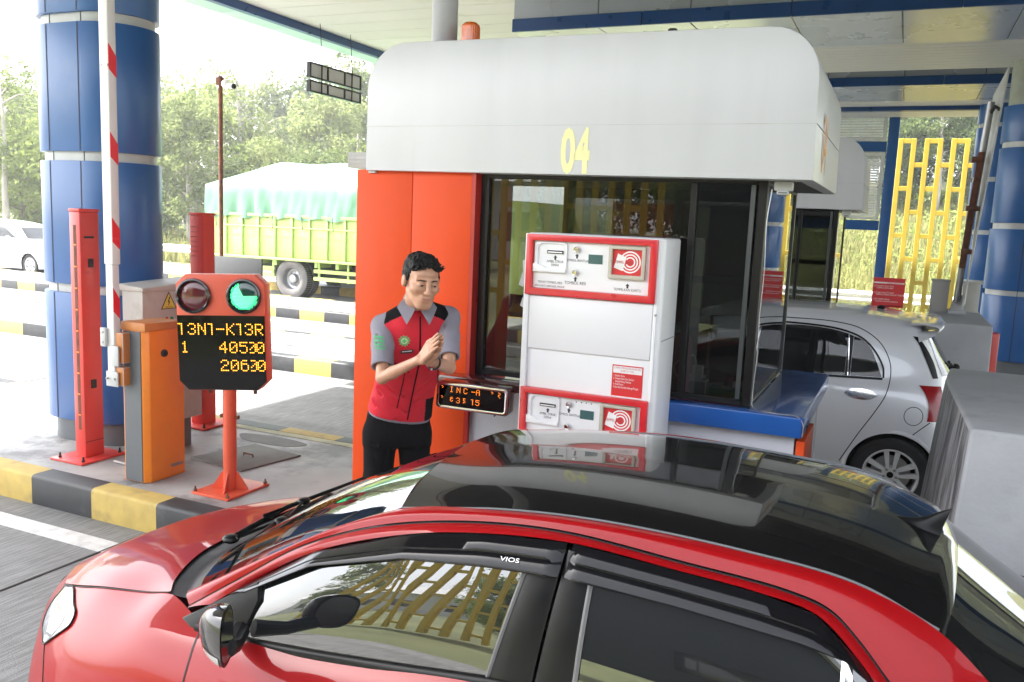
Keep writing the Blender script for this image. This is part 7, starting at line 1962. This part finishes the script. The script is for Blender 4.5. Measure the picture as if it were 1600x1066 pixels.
    for k in range(4): skin_patch(b, bs, [[(-.024, .028 - k * .018), (0, .031 - k * .018), (.024, .027 - k * .018)], [(-.022, .0225 - k * .018), (0, .0245 - k * .018), (.022, .0215 - k * .018)]], 2, 8, s3, tuple(sd), .002)
    for k in range(4): skin_patch(b, bs, [[(-.021 + k * .0135, .030), (-.0175 + k * .0135, .030)], [(-.023 + k * .0135, .0), (-.0195 + k * .0135, .0)], [(-.019 + k * .0135, -.028), (-.0155 + k * .0135, -.028)]], 8, 2, s3, tuple(sd), .0022)
    b.build('sleeve_emblem', 'logo_green', shirt, smooth=False)
    # ---- bracelet
    wb = wrL * .80 + elL * .20; ax_ = (wrL - elL) / np.linalg.norm(wrL - elL)
    a1 = np.cross(ax_, (0, 0, 1)); a1 /= np.linalg.norm(a1); a2 = np.cross(ax_, a1)
    b = MB()
    for k in range(22):
        an = 2 * math.pi * k / 22; b.ball(wb + .0345 * (math.cos(an) * a1 + math.sin(an) * a2), .0062, 8, 6, 1 if k == 5 else 0)
    b.build('bracelet', ['black_gloss', 'sticker_white'], body)
person()
# ------------------------------------------------------------------ trees and bushes
def leaf_mat(name, c1, c2):
    m = bpy.data.materials.new(name); m.use_nodes = True
    nt = m.node_tree; N, L = nt.nodes, nt.links; N.clear()
    o = N.new('ShaderNodeOutputMaterial'); df = N.new('ShaderNodeBsdfDiffuse'); tr = N.new('ShaderNodeBsdfTranslucent'); mx = N.new('ShaderNodeMixShader'); mx.inputs['Fac'].default_value = 0.45
    tc = N.new('ShaderNodeTexCoord'); n = N.new('ShaderNodeTexNoise'); n.inputs['Scale'].default_value = 1.1; n.inputs['Detail'].default_value = 6
    oi = N.new('ShaderNodeObjectInfo'); ad = N.new('ShaderNodeMath'); ad.operation = 'MULTIPLY_ADD'; ad.inputs[1].default_value = 0.6; 
    L.new(tc.outputs['Object'], n.inputs['Vector']); L.new(oi.outputs['Random'], ad.inputs[0]); L.new(n.outputs['Fac'], ad.inputs[2])
    r = N.new('ShaderNodeValToRGB'); r.color_ramp.elements[0].position = 0.42; r.color_ramp.elements[1].position = 1.0
    r.color_ramp.elements[0].color = (*c1, 1); r.color_ramp.elements[1].color = (*c2, 1)
    L.new(ad.outputs[0], r.inputs['Fac']); L.new(r.outputs['Color'], df.inputs['Color']); L.new(r.outputs['Color'], tr.inputs['Color'])
    L.new(df.outputs[0], mx.inputs[1]); L.new(tr.outputs[0], mx.inputs[2]); L.new(mx.outputs[0], o.inputs['Surface'])
    M[name] = m
leaf_mat('leaf_pale', (0.13, 0.17, 0.05), (0.28, 0.32, 0.13))
leaf_mat('leaf_dark', (0.06, 0.095, 0.03), (0.15, 0.19, 0.07))
leaf_mat('leaf_bright', (0.12, 0.17, 0.04), (0.25, 0.30, 0.09))
mat('bark_pale', (0.36, 0.33, 0.28), rough=0.9, var=0.3, scale=4, stretch=(1, 1, .3))
mat('bark_brown', (0.12, 0.09, 0.065), rough=0.9, var=0.3, scale=5, stretch=(1, 1, .3))
tr_rng = np.random.default_rng(11)

def leaf_cloud(centers, radii, per, size, squash=0.8):
    """leaf sized faces around clump centres"""
    nC = len(centers)
    k = nC * per
    c = np.repeat(np.array(centers), per, axis=0); r = np.repeat(np.array(radii), per)
    v = tr_rng.normal(size=(k, 3)); v /= np.linalg.norm(v, axis=1)[:, None]
    rad = r * tr_rng.uniform(0.35, 1.0, k) ** 0.6
    p = c + v * rad[:, None] * np.array([1, 1, squash])
    nrm = v + tr_rng.normal(scale=0.7, size=(k, 3)) + np.array([0, 0, 0.4]); nrm /= np.linalg.norm(nrm, axis=1)[:, None]
    a = np.cross(nrm, tr_rng.normal(size=(k, 3))); a /= np.linalg.norm(a, axis=1)[:, None]
    b = np.cross(nrm, a)
    s = size * tr_rng.uniform(0.6, 1.3, k)[:, None]
    V = np.stack([p - a * s, p - b * s * .55 + nrm * s * .12, p + a * s, p + b * s * .55 + nrm * s * .12], 1).reshape(-1, 3)
    return V
def mesh_quads(name, V, m):
    me = bpy.data.meshes.new(name)
    n = len(V); q = n // 4
    me.vertices.add(n); me.vertices.foreach_set('co', V.astype(np.float32).ravel())
    me.loops.add(n); me.loops.foreach_set('vertex_index', np.arange(n, dtype=np.int32))
    me.polygons.add(q); me.polygons.foreach_set('loop_start', np.arange(0, n, 4, dtype=np.int32)); me.polygons.foreach_set('loop_total', np.full(q, 4, np.int32))
    me.materials.append(M[m]); me.update(calc_edges=True); me.validate()
    return me
def make_tree(h, spread, base, nl, per, size, leaf, bark, lean=0.0, bare=0.0):
    """trunk with limbs, a crown of uneven clumps; returns (trunk mesh, crown mesh)"""
    b = MB()
    top = np.array([lean * h, lean * h * .4, h * .86])
    tp = cr(np.array([(0, 0, 0), (lean * h * .2 + .1, .05, h * .3), (lean * h * .6 - .1, .1, h * .6), top]), 9)
    r0 = 0.018 * h + .04
    b.tube(tp, np.linspace(r0, r0 * .25, 9), 8)
    cen, rad = [], []
    for i in range(nl):
        f = base + (1 - base) * (i + tr_rng.uniform(0, 1)) / nl
        p0 = np.array([np.interp(f * h, tp[:, 2], tp[:, k]) for k in range(2)] + [f * h * .9])
        a = tr_rng.uniform(0, 2 * math.pi)
        prof = math.sin(math.pi * min(1, max(0.12, (1 - f) / (1 - base) * .8 + .12))) ** .7
        L = spread * prof * tr_rng.uniform(.55, 1.1)
        e = p0 + np.array([math.cos(a) * L, math.sin(a) * L, L * tr_rng.uniform(.2, .7)])
        m = (p0 + e) / 2 + np.array([0, 0, .12 * L])
        b.tube(cr(np.array([p0, m, e]), 5), np.linspace(r0 * .32, r0 * .08, 5), 5)
        for q in (m, e, (m + e) / 2):
            if tr_rng.uniform() < bare: continue
            for _ in range(2):
                cen.append(q + tr_rng.normal(scale=.16 * spread, size=3)); rad.append(spread * tr_rng.uniform(.16, .34))
    if bare < .5:
        for _ in range(4): cen.append(top + tr_rng.normal(scale=.14 * spread, size=3)); rad.append(spread * tr_rng.uniform(.18, .32))
    tm = bpy.data.meshes.new('trunk'); tm.from_pydata(b.v, [], b.f); tm.materials.append(M[bark]); tm.shade_smooth()
    cm = mesh_quads('crown', leaf_cloud(cen, rad, per, size), leaf)
    return tm, cm
KINDS_ = [make_tree(11, 3.2, .28, 17, 52, .17, 'leaf_pale', 'bark_pale'), make_tree(12.5, 2.8, .40, 15, 50, .17, 'leaf_pale', 'bark_pale', .04),
          make_tree(8.5, 3.4, .15, 16, 56, .17, 'leaf_bright', 'bark_brown'), make_tree(13, 2.5, .45, 13, 34, .16, 'leaf_dark', 'bark_pale', -.03, .25),
          make_tree(10, 3.6, .2, 18, 56, .17, 'leaf_dark', 'bark_brown'), make_tree(12, 2.6, .42, 13, 20, .14, 'leaf_pale', 'bark_pale', .03, .55)]
DESC = ['tall pale tree with loose crown', 'slim pale tree on a leaning trunk', 'low bright bushy tree', 'sparse dark tree on a bare trunk', 'broad dark green tree', 'half bare tree with white branches']
def put_tree(k, x, y, s, where, group):
    z = float(ground_h(np.array(x), np.array(y))) - .05
    r = bpy.data.objects.new('tree', None); COL.objects.link(r)
    r.location = (x, y, z); r.rotation_euler = (0, 0, tr_rng.uniform(0, 6.28)); r.scale = (s, s, s * tr_rng.uniform(.92, 1.1))
    r['category'] = 'tree'; r['group'] = group; r['label'] = DESC[k] + ' ' + where
    for nm, me in zip(('trunk', 'crown'), KINDS_[k]):
        o = bpy.data.objects.new(nm, me); COL.objects.link(o); o.parent = r
LEFT = []
for row, (dist, sc, step) in enumerate(((46, .66, .046), (58, .84, .042), (74, 1.04, .038))):
    a = -1.50
    while a < -0.52:
        aa = a + tr_rng.uniform(-.012, .012)
        # direction as x over y, seen from the road
        dd = dist * tr_rng.uniform(.93, 1.1)
        y = dd / math.sqrt(1 + aa * aa); x = aa * y
        LEFT.append((row, x, y, sc * tr_rng.uniform(.8, 1.12)))
        a += step * (1 + .25 * abs(a))
wh = ['in the nearest row beyond the far lanes', 'in the middle row beyond the far lanes', 'in the hindmost row on the left']
for (row, x, y, s) in LEFT:
    k = int(tr_rng.choice([2, 0, 4, 5], p=[.4, .3, .2, .1])) if row == 0 else int(tr_rng.choice([0, 1, 3, 4, 5, 2], p=[.3, .2, .12, .12, .16, .1]))
    put_tree(k, x, y, s, wh[row], 'trees on the left hillside')
for row, (dist, sc) in enumerate(((50, .55), (60, .85), (72, 1.0), (88, 1.25))):
    a = -.13
    while a < .10:
        aa = a + tr_rng.uniform(-.006, .006); y = dist * tr_rng.uniform(.95, 1.06); x = aa * y
        put_tree(int(tr_rng.choice([3, 5, 1, 4], p=[.30, .22, .08, .40])), x, y, sc * tr_rng.uniform(.85, 1.15), 'on the slope beyond the yellow lattice' if row < 3 else 'highest behind the yellow lattice', 'trees above the slope behind the lattice')
        a += .026
# trees on the near side of the road, behind the viewer, that the glass mirrors
for (x, y, k, s) in ((-9, -17, 2, .6), (-3, -30, 4, .8), (4, -26, 0, .8), (-16, -34, 1, .9), (12, -30, 4, .9), (-24, -26, 0, .9), (-7.5, -13, 2, .28), (20, -24, 0, .9), (-12, -24, 4, .7), (-8, -27, 4, .85), (0, -22, 4, .7), (8, -21, 2, .8), (16, -33, 4, 1.0), (-4, -21, 2, .6)):
    put_tree(k, x, y, s, 'on the lawn nearest the viewer', 'trees on the near lawn')
# shrubs and tall grass on the slopes: too many to count
cen, rad = [], []
for _ in range(520):
    y = tr_rng.uniform(30, 56); a = tr_rng.uniform(-.14, .11); x = a * y
    cen.append((x, y, float(ground_h(np.array(x), np.array(y))) + .15)); rad.append(tr_rng.uniform(.35, .9) * (0.6 + (y - 30) / 40))
for _ in range(760):
    y = tr_rng.uniform(28, 44); a = tr_rng.uniform(-1.6, -.55); x = a * y
    cen.append((x, y, float(ground_h(np.array(x), np.array(y))) + .1)); rad.append(tr_rng.uniform(.3, .85))
o = bpy.data.objects.new('shrubs', mesh_quads('shrubs', leaf_cloud(cen, rad, 46, .15, .7), 'leaf_bright')); COL.objects.link(o); struct(o, 'stuff')
gr = []
for _ in range(26000):
    if tr_rng.uniform() < .55: y = tr_rng.uniform(25, 50); x = tr_rng.uniform(-.14, .11) * y
    else: y = tr_rng.uniform(25, 40); x = tr_rng.uniform(-1.7, -.55) * y
    z = float(ground_h(np.array(x), np.array(y))); h = tr_rng.uniform(.25, .75); a = tr_rng.uniform(0, 3.14); w_ = .06
    dx, dy = math.cos(a) * w_, math.sin(a) * w_; lx, ly = tr_rng.normal(scale=.15, size=2)
    gr += [(x - dx, y - dy, z - .05), (x + dx, y + dy, z - .05), (x + dx * .3 + lx, y + dy * .3 + ly, z + h), (x - dx * .3 + lx, y - dy * .3 + ly, z + h)]
leaf_mat('grass_blade', (0.15, 0.17, 0.05), (0.30, 0.29, 0.12))
o = bpy.data.objects.new('grass', mesh_quads('grass', np.array(gr), 'grass_blade')); COL.objects.link(o); struct(o, 'stuff')

# plain office building on the near side of the road, mirrored in the booth glass
t = thing('office_building', 'low white office building with pale metal roof across the lawn on the near side', 'building', (-20, -36, 0))
b = MB(); b.box(-34, -18, -44, -34, -.06, 4.2); b.build('wall', 'far_white', t)
b = MB(); b.prism([(-46, 4.21), (-33, 4.21), (-39.5, 6.6)], 'x', -35, -17); b.build('roof', 'louvre_white', t)
for i in range(4):
    b = MB(); b.box(-32.5 + i * 4, -30.5 + i * 4, -34.05, -33.96, 1.0, 2.6); b.build('window', 'glass_dark', t)

t = thing('reflection_darkener', 'dark blue building added unseen behind the viewer to darken the car window reflections', 'building', (0, -12.5, 0))  # made-up building, put here so the windows mirror something dark
b = MB(); b.box(-4.5, 9.0, -14.5, -11.0, -.06, 6.5); b.build('wall', 'darkener_wall', t)
b = MB(); b.box(-4.8, 9.3, -14.8, -10.5, 6.501, 6.8); b.build('roof', 'band_grey', t)
for i in range(5):
    b = MB(); b.box(-2.8 + i * 2.3, -1.4 + i * 2.3, -11.04, -10.97, 1.2, 2.7); b.build('window', 'glass_dark', t)

# ------------------------------------------------------------------ humid air between the viewer and the hills
hm = bpy.data.materials.new('haze_air'); hm.use_nodes = True
hn = hm.node_tree.nodes; hn.clear()
ho = hn.new('ShaderNodeOutputMaterial'); hv = hn.new('ShaderNodeVolumePrincipled')
hv.inputs['Color'].default_value = (0.96, 0.98, 1.0, 1)
hv.inputs['Density'].default_value = 0.0018
hv.inputs['Anisotropy'].default_value = 0.35
hm.node_tree.links.new(hv.outputs['Volume'], ho.inputs['Volume'])
M['haze_air'] = hm
b = MB(); b.box(-640, 640, -640, 640, -1.3, 24.0)
struct(b.build('haze', 'haze_air', None, smooth=False), 'stuff')
